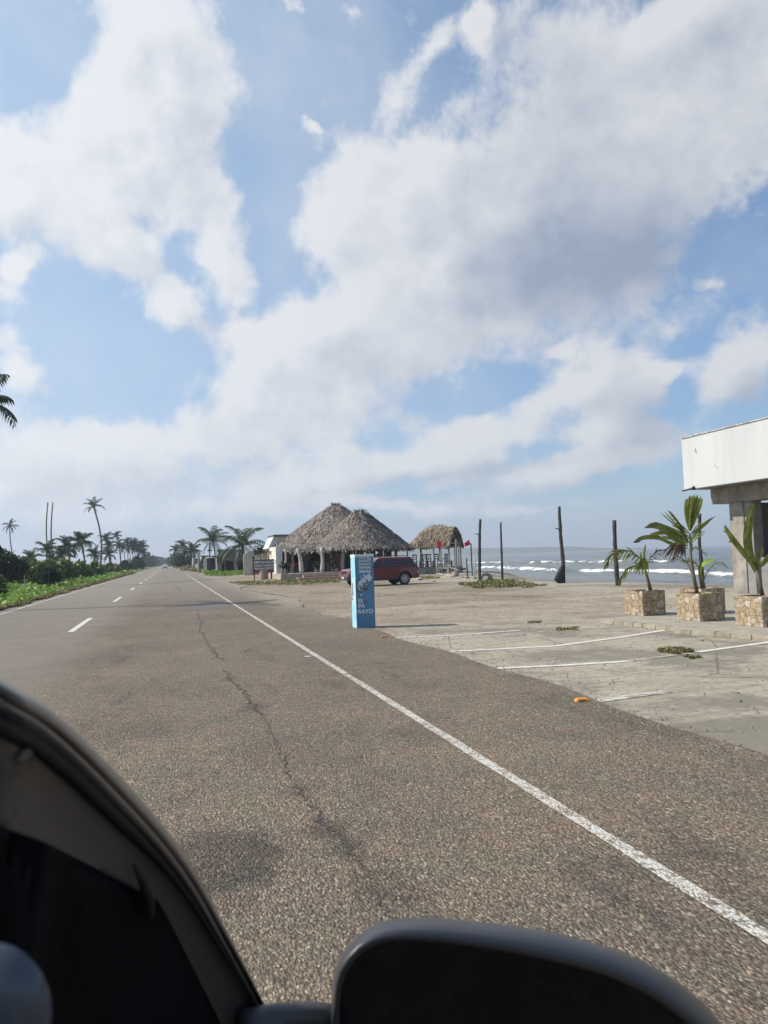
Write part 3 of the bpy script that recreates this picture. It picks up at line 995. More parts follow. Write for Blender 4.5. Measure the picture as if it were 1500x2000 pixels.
# haze: even, humid sea air over the whole place
HZ = bpy.data.materials.new('haze')
HZ.use_nodes = True
HZ.node_tree.nodes.clear()
o_ = HZ.node_tree.nodes.new('ShaderNodeOutputMaterial')
pv = HZ.node_tree.nodes.new('ShaderNodeVolumePrincipled')
pv.inputs['Color'].default_value = (.80, .88, 1.0, 1)
pv.inputs['Density'].default_value = .00042
pv.inputs['Anisotropy'].default_value = .25
HZ.node_tree.links.new(pv.outputs[0], o_.inputs['Volume'])
mb = MB()
mb.box((0, 1900, 43), (8200, 4200, 98))
hb = mb.build('haze', HZ)
tag(hb, kind='stuff', label='thin humid haze over road and sea', cat='haze')
# ------------------------------------------------------------------ palms, bushes, grass
R = random.Random(11)
def frond(mb, base, az_, elev, L, droop, n=16, lw=.05, ll=.55, rr=R, hang=.5, twist=0.0, rnd=None):
    """a coconut frond: arched rib with drooping leaflets on both sides"""
    p = Vector(base)
    pts = []
    e = elev
    st = L / n
    for i in range(n + 1):
        pts.append(p.copy())
        dr = Vector((math.sin(az_) * math.cos(e), math.cos(az_) * math.cos(e), math.sin(e)))
        p = p + dr * st
        e -= droop / n * (0.5 + 1.2 * i / n)
    rv = rnd if rnd is not None else rr.random()
    # rib
    side0 = Vector((math.cos(az_), -math.sin(az_), 0))
    for i in range(n):
        w = .028 * L / 3 * (1 - i / n) + .006
        mb.add([pts[i] - side0 * w, pts[i] + side0 * w, pts[i + 1] + side0 * w * .9, pts[i + 1] - side0 * w * .9], [(0, 1, 2, 3)], rv)
    for i in range(1, n + 1):
        t = i / n
        tan = (pts[i] - pts[i - 1]).normalized()
        l = ll * L / 3 * (math.sin(math.pi * min(1, .12 + t * .80)) ** .7) * (.85 + .3 * rr.random())
        for sgn in (-1, 1):
            sd = (side0 * sgn * (1.0) + tan * (.55 + .5 * t)).normalized()
            dn = Vector((0, 0, -1)) * hang * (.6 + .8 * rr.random())
            a = pts[i] + tan * st * (rr.random() - .5) * .6
            mid = a + (sd + dn * .4).normalized() * l * .55
            tip = mid + (sd * .6 + dn * 1.2).normalized() * l * .5
            w = tan * lw * L / 3 * (1.0 + .3 * rr.random())
            v = rv * .6 + rr.random() * .4
            mb.add([a - w * .5, a + w * .5, mid + w * .7, mid - w * .7, tip], [(0, 1, 2, 3), (3, 2, 4)], v)
def crown_mesh(seed, L=3.2, n=24, m=None, ll=.95, nl=20, lo=-.7, hi=1.5, lw=.09, hang=.75):
    rr = random.Random(seed)
    mb = MB()
    for k in range(n):
        a = 2 * math.pi * k / n * 2.4 + rr.random() * .6
        e = lo + (hi - lo) * ((k + .5) / n) ** .8 + .15 * rr.random()
        frond(mb, (0, 0, 0), a, e, L * (.8 + .35 * rr.random()), 1.15 + .6 * rr.random() - .15 * e, nl, lw, ll, rr, hang)
    o = mb.build('crown', m or M['palm'], fixn=False)
    me = o.data
    bpy.data.objects.remove(o)
    return me
CROWNS = [crown_mesh(100 + i, m=M['palm_dark'] if i % 2 else M['palm'], n=22 + 3 * (i % 3)) for i in range(5)]
AIRY = [crown_mesh(160 + i, n=17 + i, m=M['palm'], lw=.060, ll=.78, nl=24, lo=-.45, hi=1.5, hang=.7) for i in range(2)]
CROWN_DRY = crown_mesh(140, n=18, m=M['palm_dark'], lo=-1.0, hi=1.2, ll=.6)
def trunk_pts(b, t, bow, n=7):
    b, t = Vector(b), Vector(t)
    o = []
    for i in range(n + 1):
        k = i / n
        p = b.lerp(t, k)
        p.x += bow * math.sin(math.pi * k)
        o.append(p)
    return o
def palm(cx, cy, bx, d, rpx, label, group='coconut palms on the inland side', bow=.3, crown=None, red=False, tw=None, bz=None, bare=False, name='coconut_palm', bd=0.0):
    top = D(cx, cy, d)
    bp = D(bx, 1095, d + bd)
    gz = hz(bp.x, bp.y) - .1 if bz is None else bz
    base = Vector((bp.x, bp.y, gz))
    t = empty(name, base, label, 'palm tree', group)
    r0 = tw or .16
    mb = MB()
    P = trunk_pts(base, top, bow)
    mb.tube(P, [r0 * 1.5] + [r0 * (1.05 - .35 * i / 7) for i in range(1, 8)], 8, jit=.15, seed=int(cx))
    tr = mb.build('trunk', M['palm_trunk'], t, smooth=True)
    if red:
        mb = MB()
        Q = [P[0].lerp(P[1], k / 3) for k in range(4)] + [P[1].lerp(P[2], k / 3) for k in range(1, 4)]
        mb.tube(Q, [r0 * 1.58] + [r0 * (1.35 - .045 * i) for i in range(1, 7)], 10)
        mb.build('painted_band', M['red_paint'], t, smooth=True)
    if bare:
        mb = MB()
        rr = random.Random(int(cx))
        for k in range(5):
            frond(mb, top, rr.random() * 6.28, -.9 + .5 * rr.random(), .7, .6, 5, .1, .4, rr)
        mb.build('dead_fronds', M['palm_dry'], t, fixn=False)
        return t
    s_ = rpx / F * d / 2.45
    me = crown or CROWNS[int(cx * 7 + cy) % 5]
    o = bpy.data.objects.new('crown', me)
    COL.objects.link(o)
    o.location = top
    o.rotation_euler = (R.uniform(-.15, .15), R.uniform(-.15, .15), R.random() * 6.28)
    o.scale = (s_, s_, s_)
    setpar(o, t)
    return t
# inland palms, left of the road, from the left frame edge to the vanishing point
palm(19, 1026, 35, 175, 14, 'slender leaning coconut palm with ragged drooping crown, leftmost of the skyline palms', crown=CROWN_DRY, bow=-.5, tw=.15)
palm(93.5, 981, 101, 150, 3, 'tall bare palm trunk without fronds, left one of the pair', bare=True, bow=-.6, tw=.15, group='dead palm trunks', name='dead_palm')
palm(103.3, 981, 107, 152, 4, 'tall bare palm trunk with a tiny tuft on top, right one of the pair', bare=True, bow=-.5, tw=.16, group='dead palm trunks', name='dead_palm')
palm(182.5, 989, 193.5, 150, 18, 'tallest coconut palm with full crown on a thin curved trunk', crown=AIRY[0], bow=.9, tw=.19)
palm(157, 1058, 167, 125, 23, 'coconut palm with broad arched crown standing left of the tallest palm', bow=.2)
palm(131, 1071, 139, 120, 23, 'bushy coconut palm between the dead trunks and the broad palm', bow=.1)
palm(121, 1084, 125, 118, 19, 'short dense coconut palm under the dead trunks', bow=.1)
palm(91, 1072, 92, 135, 19, 'mid height coconut palm just left of the dead trunk bases', bow=0)
palm(60, 1089, 63, 120, 18, 'low coconut palm right of the dark thicket at the left', bow=0)
palm(100, 1093, 104, 110, 16, 'low coconut palm in the shrubs below the dead trunks', bow=0)
palm(184, 1082, 185, 140, 16, 'short coconut palm directly behind the tallest trunk', bow=0)
palm(207, 1052, 214, 190, 12, 'coconut palm just right of the tallest palm, crown above its neighbour', bow=.3)
palm(213, 1065, 216, 185, 13, 'coconut palm with lower crown just right of the tallest palm', bow=.1)
palm(212, 1082, 215, 170, 14, 'short coconut palm right of the tallest palm at shrub height', bow=.1)
palm(228, 1047, 235, 230, 10, 'thin tall coconut palm standing alone before the far grove', bow=.5)
palm(232, 1065, 236, 228, 10, 'shorter coconut palm below the lone thin one', bow=.1)
for cx_, cy_, r_ in ((241, 1069, 10), (247, 1059, 10), (252, 1071, 9), (257, 1063, 10), (262, 1073, 9), (265, 1061, 10), (270, 1069, 9), (277, 1067, 11), (275, 1078, 9), (281, 1079, 8)):
    palm(cx_, cy_, cx_ + 3, 265, r_, 'coconut palm in the dense grove at the far end of the green verge', 'palms of the far grove', bow=.2, bd=R.uniform(-8, 12))
# right of the road
palm(416, 1057, 424, 128, 31, 'tall coconut palm behind the thin dark pole, left of the red trunk palm', 'palms by the ruined houses', bow=.1, crown=AIRY[0], tw=.19)
palm(474, 1065, 484, 100, 40, 'leaning coconut palm with the foot of its trunk painted red', 'palms by the ruined houses', bow=-.22, crown=AIRY[1], red=True, tw=.20)
palm(343, 1073, 345, 230, 11, 'coconut palm at the left of the far clump right of the road', 'palms of the clump right of the road', bow=.1)
palm(357, 1066, 358, 220, 13, 'tallest coconut palm of the far clump right of the road', 'palms of the clump right of the road', bow=.1)
palm(367, 1080, 368, 215, 13, 'low coconut palm in the middle of the far clump right of the road', 'palms of the clump right of the road', bow=.1)
palm(376, 1075, 380, 200, 16, 'coconut palm at the right of the far clump right of the road', 'palms of the clump right of the road', bow=.2)
# palm leaning in from outside the frame at the left
tp = D(-36, 782, 30)
t = empty('coconut_palm', (tp.x - 1.0, tp.y, hz(tp.x - 1, tp.y) - .1), 'near coconut palm whose frond tips reach in at the left frame edge', 'palm tree')
mb = MB()
mb.tube(trunk_pts(t.location, tp, -.3, 10), [.26] + [.2 - .006 * i for i in range(10)], 12, jit=.08)
mb.build('trunk', M['palm_trunk'], t, smooth=True)
mb = MB()
rr = random.Random(5)
for (px, py, dz) in ((16, 778, 0), (26, 815, .1), (22, 828, -.3), (8, 735, .4), (4, 742, -.8), (-60, 700, 0), (-110, 760, .3), (-100, 820, -.5), (-30, 705, .6), (-70, 850, -.2), (-20, 850, .8)):
    q = D(px, py, 30 + dz * 3)
    dv = q - tp
    hl = math.hypot(dv.x, dv.y)
    L = dv.length * 1.12
    a_ = math.atan2(dv.x, dv.y)
    frond(mb, tp, a_, math.atan2(dv.z, hl) + .42, L, 1.0, 18, .06 * 3 / L, .62 * 3 / L * 1.0, rr, 1.0)
mb.build('crown', M['palm_dark'], t, fixn=False)

def leaf_cloud(mb, c, r, n, s, rr, flat=.8, lump=.35, ground=None):
    """leaf clumps spread through an uneven crown volume"""
    ph = [rr.random() * 6.28 for _ in range(6)]
    for _ in range(n):
        th = rr.random() * 2 * math.pi
        u = rr.random() * 2 - .75
        u = max(-1, min(1, u))
        rad = (rr.random() ** .38)
        k = 1 + lump * (math.sin(th * 3 + ph[0]) * .5 + math.sin(th * 5 + ph[1] + u * 4) * .35 + math.sin(u * 7 + ph[2] + th * 2) * .4)
        q = math.sqrt(max(0, 1 - u * u))
        p = Vector((c[0] + r[0] * k * rad * q * math.cos(th), c[1] + r[1] * k * rad * q * math.sin(th), c[2] + r[2] * k * rad * u))
        if ground is not None and p.z < ground:
            p.z = ground + rr.random() * .3
        d1 = Vector((rr.uniform(-1, 1), rr.uniform(-1, 1), rr.uniform(-.6, .9))).normalized()
        d2 = d1.cross(Vector((rr.uniform(-1, 1), rr.uniform(-1, 1), rr.uniform(-1, 1)))).normalized()
        l = s * (.6 + .8 * rr.random())
        mb.add([p, p + d1 * l + d2 * l * .35, p + d1 * l * 1.5, p + d1 * l - d2 * l * .35], [(0, 1, 2, 3)], rr.random())
def bush_at(px0, px1, ptop, d, label, m='bush', n=900, s=.28, group='shrubs along the inland side', zdown=None, name='shrub', dep=.7, stems=True):
    a, b = D(px0, 1095, d), D(px1, 1095, d)
    c = (a + b) / 2
    gz = hz(c.x, c.y)
    topz = D((px0 + px1) / 2, ptop, d).z
    w = (b - a).length / 2
    h = (topz - gz) / 2
    t = empty(name, (c.x, c.y, gz), label, 'shrub' if name == 'shrub' else 'tree', group)
    mb = MB()
    rr = random.Random(int(px0 * 13 + ptop))
    leaf_cloud(mb, (c.x, c.y, gz + h * .95), (w, w * dep, h), n, s, rr, ground=gz)
    mb.build('foliage', M[m], t, fixn=False)
    mb = MB()
    for k in range(4):
        q = Vector((c.x + rr.uniform(-.5, .5) * w, c.y + rr.uniform(-.3, .3) * w, gz + h * 1.2))
        mb.tube([(c.x + rr.uniform(-.2, .2) * w, c.y, gz - .1), (q + Vector((c.x, c.y, gz))) / 2, q], [.09, .06, .03], 5)
    mb.build('stems', M['palm_trunk'], t)
    return t
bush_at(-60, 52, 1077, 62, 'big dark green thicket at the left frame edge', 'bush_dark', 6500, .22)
bush_at(-20, 30, 1082, 70, 'mid green bushy tree top behind the dark thicket', 'bush', 2600, .24)
bush_at(-14, 12, 1130, 38, 'small leafy shrub at the left frame edge in the low vines', 'bush', 700, .15)
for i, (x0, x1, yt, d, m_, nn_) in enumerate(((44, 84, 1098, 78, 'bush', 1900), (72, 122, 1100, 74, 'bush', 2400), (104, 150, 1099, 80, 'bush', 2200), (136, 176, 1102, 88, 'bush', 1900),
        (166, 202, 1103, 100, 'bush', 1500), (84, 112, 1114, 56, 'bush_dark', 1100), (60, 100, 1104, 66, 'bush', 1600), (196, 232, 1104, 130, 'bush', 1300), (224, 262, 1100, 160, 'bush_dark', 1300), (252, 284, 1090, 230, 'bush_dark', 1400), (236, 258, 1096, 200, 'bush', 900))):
    bush_at(x0, x1, yt, d, ['broad leaved shrub in the hedge line', 'dense round shrub in the hedge line', 'low sprawling shrub in the hedge line'][i % 3] + [' beside the dark thicket', ' below the dead palm trunks', ' below the bushy palm', ' below the broad palm', ' at the foot of the tallest palm', ' standing forward near the wooden stakes', ' left of the dead trunks', ' right of the tallest palm', ' before the far grove', ' under the grove palms', ' left of the grove'][i], m_, nn_, .20 + d * .0012)
# far wooded strips fading towards the vanishing point
for i, (x0, x1, yt, d) in enumerate(((278, 296, 1086, 430), (290, 306, 1091, 520), (300, 318, 1094, 640), (306, 322, 1096, 760), (312, 326, 1098, 900))):
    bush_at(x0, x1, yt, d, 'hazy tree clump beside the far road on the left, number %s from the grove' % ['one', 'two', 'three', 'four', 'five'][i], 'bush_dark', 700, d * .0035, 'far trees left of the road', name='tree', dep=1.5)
for i, (x0, x1, yt, d) in enumerate(((332, 345, 1090, 430), (326, 338, 1095, 600), (322, 334, 1098, 850))):
    bush_at(x0, x1, yt, d, 'hazy tree clump beside the far road on the right, number %s from the palms' % ['one', 'two', 'three'][i], 'bush_dark', 600, d * .0035, 'far trees right of the road', name='tree', dep=1.5)
bush_at(343, 384, 1080, 205, 'dark rounded tree below the far clump of palms right of the road', 'bush_dark', 2600, .5, None, name='tree')
bush_at(334, 350, 1083, 260, 'mid green tree at the left of the dark rounded tree', 'bush', 1000, .5, None, name='tree')
bush_at(388, 406, 1090, 150, 'green shrub behind the concrete post right of the road', 'bush', 900, .28, 'shrubs by the ruined houses')
bush_at(402, 424, 1092, 140, 'dark climbing shrub around the thin pole right of the road', 'bush_dark', 1100, .28, 'shrubs by the ruined houses')
bush_at(352, 378, 1106, 190, 'pale yellow green low shrub at the far right kerb', 'grass_olive', 600, .3, 'shrubs by the ruined houses')

# creeping vines and grass on the verge
def scatter_leaves(name, m, label, cat, pts, smin, smax, up=.3):
    mb = MB()
    rr = random.Random(len(pts))
    for (x, y, z, s) in pts:
        d1 = Vector((rr.uniform(-1, 1), rr.uniform(-1, 1), rr.uniform(0, 2) * up)).normalized()
        d2 = d1.cross(Vector((rr.uniform(-.4, .4), rr.uniform(-.4, .4), 1))).normalized()
        l = s * rr.uniform(smin, smax)
        p = Vector((x, y, z))
        mb.add([p, p + d1 * l * .5 + d2 * l * .35, p + d1 * l, p + d1 * l * .5 - d2 * l * .35], [(0, 1, 2, 3)], rr.random())
    return tag(mb.build(name, m, fixn=False), label, cat, kind='stuff')
rr = random.Random(3)
pts = []
for _ in range(62000):
    y = 14 * (160 / 14) ** rr.random()
    x = RL - .45 - (34 * (rr.random() ** 1.5))
    e = sstep(0, .8, (RL - .35) - x)
    lump = .5 + noise.fractal(Vector((x * .5, y * .5, 0)), 1, 2, 3)
    z = hz(x, y) + .02 + rr.random() * (.06 + .30 * e * max(.15, lump))
    pts.append((x + .12 * math.sin(y * 2.3), y, z, .7 + y * .018))
scatter_leaves('verge_vines', M['vine'], 'bright green creeping vines covering the verge left of the road', 'ground cover', pts, .10, .24)
pts = []
for _ in range(26000):
    y = 14 * (150 / 14) ** rr.random()
    x = RL - .12 + .18 * math.sin(y * .9) + .1 * math.sin(y * 2.7) - rr.random() ** 2 * 1.3
    pts.append((x, y, hz(x, y) + .01, .6 + y * .014))
scatter_leaves('verge_grass', M['grass_olive'], 'dry olive grass fringe along the left road edge', 'grass', pts, .07, .17, up=1.6)
def grass_area(poly_px, n, label, m='vine', hgt=.16, seed=1):
    rr = random.Random(seed)
    P = [G(px, py) for px, py in poly_px]
    xs = [p.x for p in P]
    ys = [p.y for p in P]
    pts = []
    k = 0
    while len(pts) < n and k < n * 30:
        k += 1
        x, y = rr.uniform(min(xs), max(xs)), rr.uniform(min(ys), max(ys))
        ins = False
        j = len(P) - 1
        for i in range(len(P)):
            if (P[i].y > y) != (P[j].y > y) and x < (P[j].x - P[i].x) * (y - P[i].y) / (P[j].y - P[i].y) + P[i].x:
                ins = not ins
            j = i
        if not ins or noise.noise(Vector((x * .9, y * .9, seed))) < -.25:
            continue
        dd = min(((x - (P[i].x + P[i - 1].x) / 2) ** 2 + ((y - (P[i].y + P[i - 1].y) / 2) * .8) ** 2) ** .5 for i in range(len(P)))
        ee = min(1, dd / (.28 * (max(xs) - min(xs))))
        if rr.random() > .15 + ee * 1.2:
            continue
        pts.append((x, y, hz(x, y) + rr.random() * hgt * .35 * ee, .45 + .55 * ee))
    return scatter_leaves('grass_patch', M[m], label, 'grass', pts, hgt * .5, hgt * 1.2, up=1.0)
grass_area([(398, 1122), (420, 1117), (478, 1113), (486, 1122), (440, 1126), (405, 1125)], 5200, 'green weeds in front of the ruined houses', 'vine', .42, 2)
grass_area([(400, 1117), (360, 1111), (352, 1114), (395, 1120)], 1500, 'green weeds at the right road edge by the posts', 'grass_olive', .5, 3)
grass_area([(896, 1143), (935, 1137), (960, 1133), (1000, 1135), (1040, 1142), (1072, 1144), (1030, 1149), (930, 1150)], 5200, 'low green and brown grass mound before the two slim poles', 'grass_olive', .15, 4)
grass_area([(920, 1144), (955, 1135), (1000, 1138), (1010, 1146), (940, 1148)], 1300, 'greener grass in the heart of the low mound', 'bush', .17, 5)
grass_area([(448, 1139), (520, 1134), (600, 1134), (664, 1131), (664, 1138), (600, 1144), (540, 1143), (470, 1144)], 4500, 'dry yellow green grass strip before the restaurant steps', 'grass_olive', .16, 6)
grass_area([(820, 1128), (840, 1126), (862, 1130), (830, 1133)], 500, 'thin dry grass behind the red car', 'grass_olive', .12, 7)
grass_area([(1276, 1266), (1300, 1263), (1350, 1268), (1352, 1276), (1320, 1281), (1290, 1275)], 1500, 'small grass tuft growing through the parking line', 'grass_olive', .07, 8)
grass_area([(1078, 1229), (1130, 1227), (1128, 1232), (1090, 1234)], 500, 'thin weeds on the car park near the planters', 'grass_olive', .05, 9)
grass_area([(1028, 1216), (1058, 1214), (1056, 1218), (1032, 1219)], 260, 'tiny weed tuft on the open ground', 'grass_olive', .05, 10)
grass_area([(1335, 1284), (1372, 1286), (1350, 1289)], 260, 'second small weed tuft near the parking line', 'grass_olive', .05, 12)
# ------------------------------------------------------------------ blue pillar
c0 = G(697.5, 1227.5, .02)
W = .43
HP = 1.66
pc = Vector((c0.x + W / 2, c0.y + W / 2, 0))
t = empty('advertising_pillar', (pc.x, pc.y, 0), 'waist wide square blue pillar with beer lettering at the asphalt edge', 'pillar')
def face_box(name, m, cx, cy, cz, sx_, sy_, sz_, bev=.012, parent=t):
    mb = MB()
    mb.box((cx, cy, cz), (sx_, sy_, sz_))
    return mb.build(name, m, parent, bevel=bev)
face_box('column', M['blue_paint'], pc.x, pc.y, HP / 2, W, W, HP, .015)
face_box('sunlit_side_coat', M['sunlit_cyan_paint'], pc.x - W / 2 - .001, pc.y, HP / 2, .006, W - .012, HP - .02, .002)  # left face coloured brighter than the column to show it sunlit
mb = MB()
rr = random.Random(2)
n = 14
vs = []
top = []
for k in range(4 * n):
    s_, q = divmod(k, n)
    u = q / n - .5
    x, y = [(u, -.5), (.5, u), (-u, .5), (-.5, -u)][s_]
    top.append((pc.x + x * (W + .012), pc.y + y * (W + .012)))
vs = [(x, y, HP - .045 - .02 * rr.random()) for x, y in top] + [(x, y, HP + .012 * rr.random()) for x, y in top] + [(pc.x, pc.y, HP + .004)]
N4 = 4 * n
mb.add(vs, [(i, (i + 1) % N4, N4 + (i + 1) % N4, N4 + i) for i in range(N4)] + [(N4 + i, N4 + (i + 1) % N4, 2 * N4) for i in range(N4)])
mb.build('chipped_rim', M['chipped_rim'], t)
FY = pc.y - W / 2 - .004
def FP(u, v):                      # u: 0..1 across the front face, v: height in m
    return Vector((pc.x - W / 2 + u * W, FY, v))
XV, ZV = Vector((1, 0, 0)), Vector((0, 0, 1))
mb = MB()
for v0, v1 in ((1.30, 1.372), (1.382, 1.450), (1.46, 1.522), (1.532, 1.590)):
    mb.poly([FP(.20, v0), FP(.84, v0), FP(.84, v1), FP(.20, v1)], (0, .003, 0))
mb.poly([FP(.20, 1.255), FP(.84, 1.255), FP(.84, 1.292), FP(.20, 1.292)], (0, .003, 0))
mb.build('notice_bands', M['panel_pale'], t)
for s_, v, z in (('AGUA FRIA Y', 1.545, .040), ('CLARA-PULPA', 1.472, .044), ('LIGHT-PILSEN', 1.398, .044), ('MARISMA AZUL', 1.318, .042)):
    text(s_, z, M['letter_dark'], FP(.22, v) + Vector((0, -.003, 0)), XV, ZV, t, bold=.001)
# the slanted drink emblem
def emb(pts, m, name, k):
    mb = MB()
    mb.poly([FP(u, v) + Vector((0, -k, 0)) for u, v in pts], (0, .002, 0))
    return mb.build(name, m, t)
emb([(.10, .98), (.26, .72), (.60, .93), (.90, 1.14), (.80, 1.19), (.76, 1.25), (.64, 1.21), (.58, 1.18), (.44, 1.22), (.28, 1.16), (.16, 1.06)], M['panel_pale'], 'emblem_plate', .001)
dx = Vector((math.cos(math.radians(50)), 0, math.sin(math.radians(50))))
dy = Vector((-math.sin(math.radians(32)), 0, math.cos(math.radians(32))))
text('Light', .185, M['letter_dark'], FP(.27, .775) + Vector((0, -.006, 0)), dx, (Vector((0, -1, 0)).cross(dx)) * 1, t, bold=.003, space=.95)
text('VILLAR', .052, M['letter_dark'], FP(.19, 1.065) + Vector((0, -.006, 0)), Vector((math.cos(math.radians(42)), 0, math.sin(math.radians(42)))), Vector((-math.sin(math.radians(42)), 0, math.cos(math.radians(42)))), t, bold=.001)
mb = MB()
mb.poly([FP(.17, .99) + Vector((0, -.005, 0)), FP(.29, .765) + Vector((0, -.005, 0)), FP(.62, .955) + Vector((0, -.005, 0)), FP(.60, .975) + Vector((0, -.005, 0)), FP(.315, .815) + Vector((0, -.005, 0)), FP(.24, .985) + Vector((0, -.005, 0))], (0, .002, 0))
mb.build('emblem_underline', M['letter_dark'], t)
for s_, v, z in (('ES', .590, .115), ('PA', .475, .125), ('RAYO', .345, .130)):
    text(s_, z, M['lettering'], FP(.10 if s_ != 'RAYO' else .07, v) + Vector((0, -.003, 0)), XV, ZV, t, bold=.004, space=1.0)
mb = MB()
mb.tube([FP(.34, .56), FP(.44, .60), FP(.53, .635)], [.004, .014, .012], 8)
mb.build('chili', M['chili'], t)
# side lettering, running up the left face
text('Light', .20, M['letter_dark'], (pc.x - W / 2 - .006, pc.y + .10, .62), (0, -.25, 1), (0, 1, .25), t, bold=.004)
mb = MB()
mb.poly([(pc.x - W / 2 - .0045, pc.y + .15, .57), (pc.x - W / 2 - .0045, pc.y - .16, .60), (pc.x - W / 2 - .0045, pc.y - .14, 1.14), (pc.x - W / 2 - .0045, pc.y + .12, 1.12)], (.001, 0, 0))
mb.build('side_plate', M['panel_pale'], t)

# ------------------------------------------------------------------ planters with young palms
PZ = .10
M['kerb'] = mat('kerb_stone', (.38, .34, .27), (.24, .205, .16), 4, .9, .5, 25)
M['soil'] = mat('soil', (.06, .045, .033), (.10, .08, .06), 12, .95, .6, 30)
ROT = math.radians(5)
def planter(corner_px, label, S=.62, hgt=.55, Hh=None, pos=None, soil=True):
    c = G(*corner_px, PZ) if pos is None else Vector(pos)
    ca, sa = math.cos(ROT), math.sin(ROT)
    cen = Vector((c.x + (ca - sa) * S / 2, c.y + (sa + ca) * S / 2, PZ))
    t = empty('stone_planter', cen, label, 'planter', 'square planters faced with broken stone', rz=ROT)
    w = .055
    mb = MB()
    # hollow square tub
    o_, i_ = S / 2, S / 2 - w
    ring = lambda r, z: [(-r, -r, z), (r, -r, z), (r, r, z), (-r, r, z)]
    vs = ring(o_, 0) + ring(o_ * 1.015, hgt) + ring(i_, hgt) + ring(i_, hgt - .05)
    fs = []
    for k in range(3):
        fs += [(4 * k + i, 4 * k + (i + 1) % 4, 4 * k + 4 + (i + 1) % 4, 4 * k + 4 + i) for i in range(4)]
    fs += [(0, 3, 2, 1)]
    mb.add(vs, fs)
    b = mb.build('tub', M['stone'], bevel=.008)
    b.parent = t
    mb = MB()
    mb.box((0, 0, hgt - .06), (2 * i_ + .01, 2 * i_ + .01, .03))
    s_ = mb.build('soil', M['soil'])
    s_.parent = t
    return t, cen + Vector((0, 0, hgt - .04))
def blade(mb, pts, w, side, rr, segs=10, fold=.18, fray=0, prof=None):
    """strap or fan shaped leaf blade along a path, folded on its rib; fray splits its end"""
    P = [Vector(p) for p in pts]
    def at(s_):
        s_ = s_ * (len(P) - 1)
        i = min(int(s_), len(P) - 2)
        f = s_ - i
        a = P[max(i - 1, 0)]
        b, c_ = P[i], P[i + 1]
        d_ = P[min(i + 2, len(P) - 1)]
        return .5 * ((2 * b) + (c_ - a) * f + (2 * a - 5 * b + 4 * c_ - d_) * f * f + (3 * b - a - 3 * c_ + d_) * f ** 3)
    prof = prof or (lambda s_: math.sin(math.pi * min(.97, .06 + s_ * .92)) ** .65)
    side = Vector(side).normalized()
    up = None
    rows = []
    for i in range(segs + 1):
        s_ = i / segs
        c_ = at(s_)
        tan = (at(min(1, s_ + .05)) - at(max(0, s_ - .05))).normalized()
        sd = (side - tan * side.dot(tan)).normalized()
        nn_ = tan.cross(sd)
        ww = w * prof(s_)
        j = (lambda: 1 + .10 * (rr.random() - .5))
        rows.append([c_ - sd * ww * j() + nn_ * ww * fold, c_ - sd * ww * .5 + nn_ * ww * fold * .6, c_, c_ + sd * ww * .5 + nn_ * ww * fold * .6, c_ + sd * ww * j() + nn_ * ww * fold])
    vs = [v for r_ in rows for v in r_]
    fs = []
    for i in range(segs):
        for k in range(4):
            if fray and i >= segs - fray and k in (rr.choice((0, 1, 2, 3)),) and rr.random() < .75:
                continue
            fs.append((i * 5 + k, i * 5 + k + 1, i * 5 + k + 6, i * 5 + k + 5))
    base = rr.random()
    mb.add(vs, fs, base)
def comb(mb, pts, n, l0, l1, dirs, rr, w=.010, both=True, droop=.15):
    """rib with separate narrow leaflets"""
    P = [Vector(p) for p in pts]
    mb.tube(P, [.010] * (len(P) - 1) + [.004], 5, rnd=.3)
    for i in range(n):
        s_ = (i + .5) / n * (len(P) - 1)
        k = min(int(s_), len(P) - 2)
        a = P[k].lerp(P[k + 1], s_ - k)
        tan = (P[k + 1] - P[k]).normalized()
        l = l0 + (l1 - l0) * i / n
        for dv in dirs:
            d_ = (Vector(dv).normalized() + tan * .9 + Vector((rr.uniform(-.1, .1), rr.uniform(-.2, .2), rr.uniform(-.08, .08)))).normalized()
            sd = d_.cross(Vector((.3, -.9, .1))).normalized()
            m_ = a + d_ * l * .5
            e_ = a + d_ * l + Vector((0, 0, -droop * l))
            mb.add([a - sd * w * .5, a + sd * w * .5, m_ + sd * w, m_ - sd * w, e_], [(0, 1, 2, 3), (3, 2, 4)], rr.random())
def pp(lst, d, dd=0.0):            # path through view points, receding gently
    n_ = max(1, len(lst) - 1)
    return [D(x, y, d + dd * i / n_) for i, (x, y) in enumerate(lst)]
SIDE = _r0

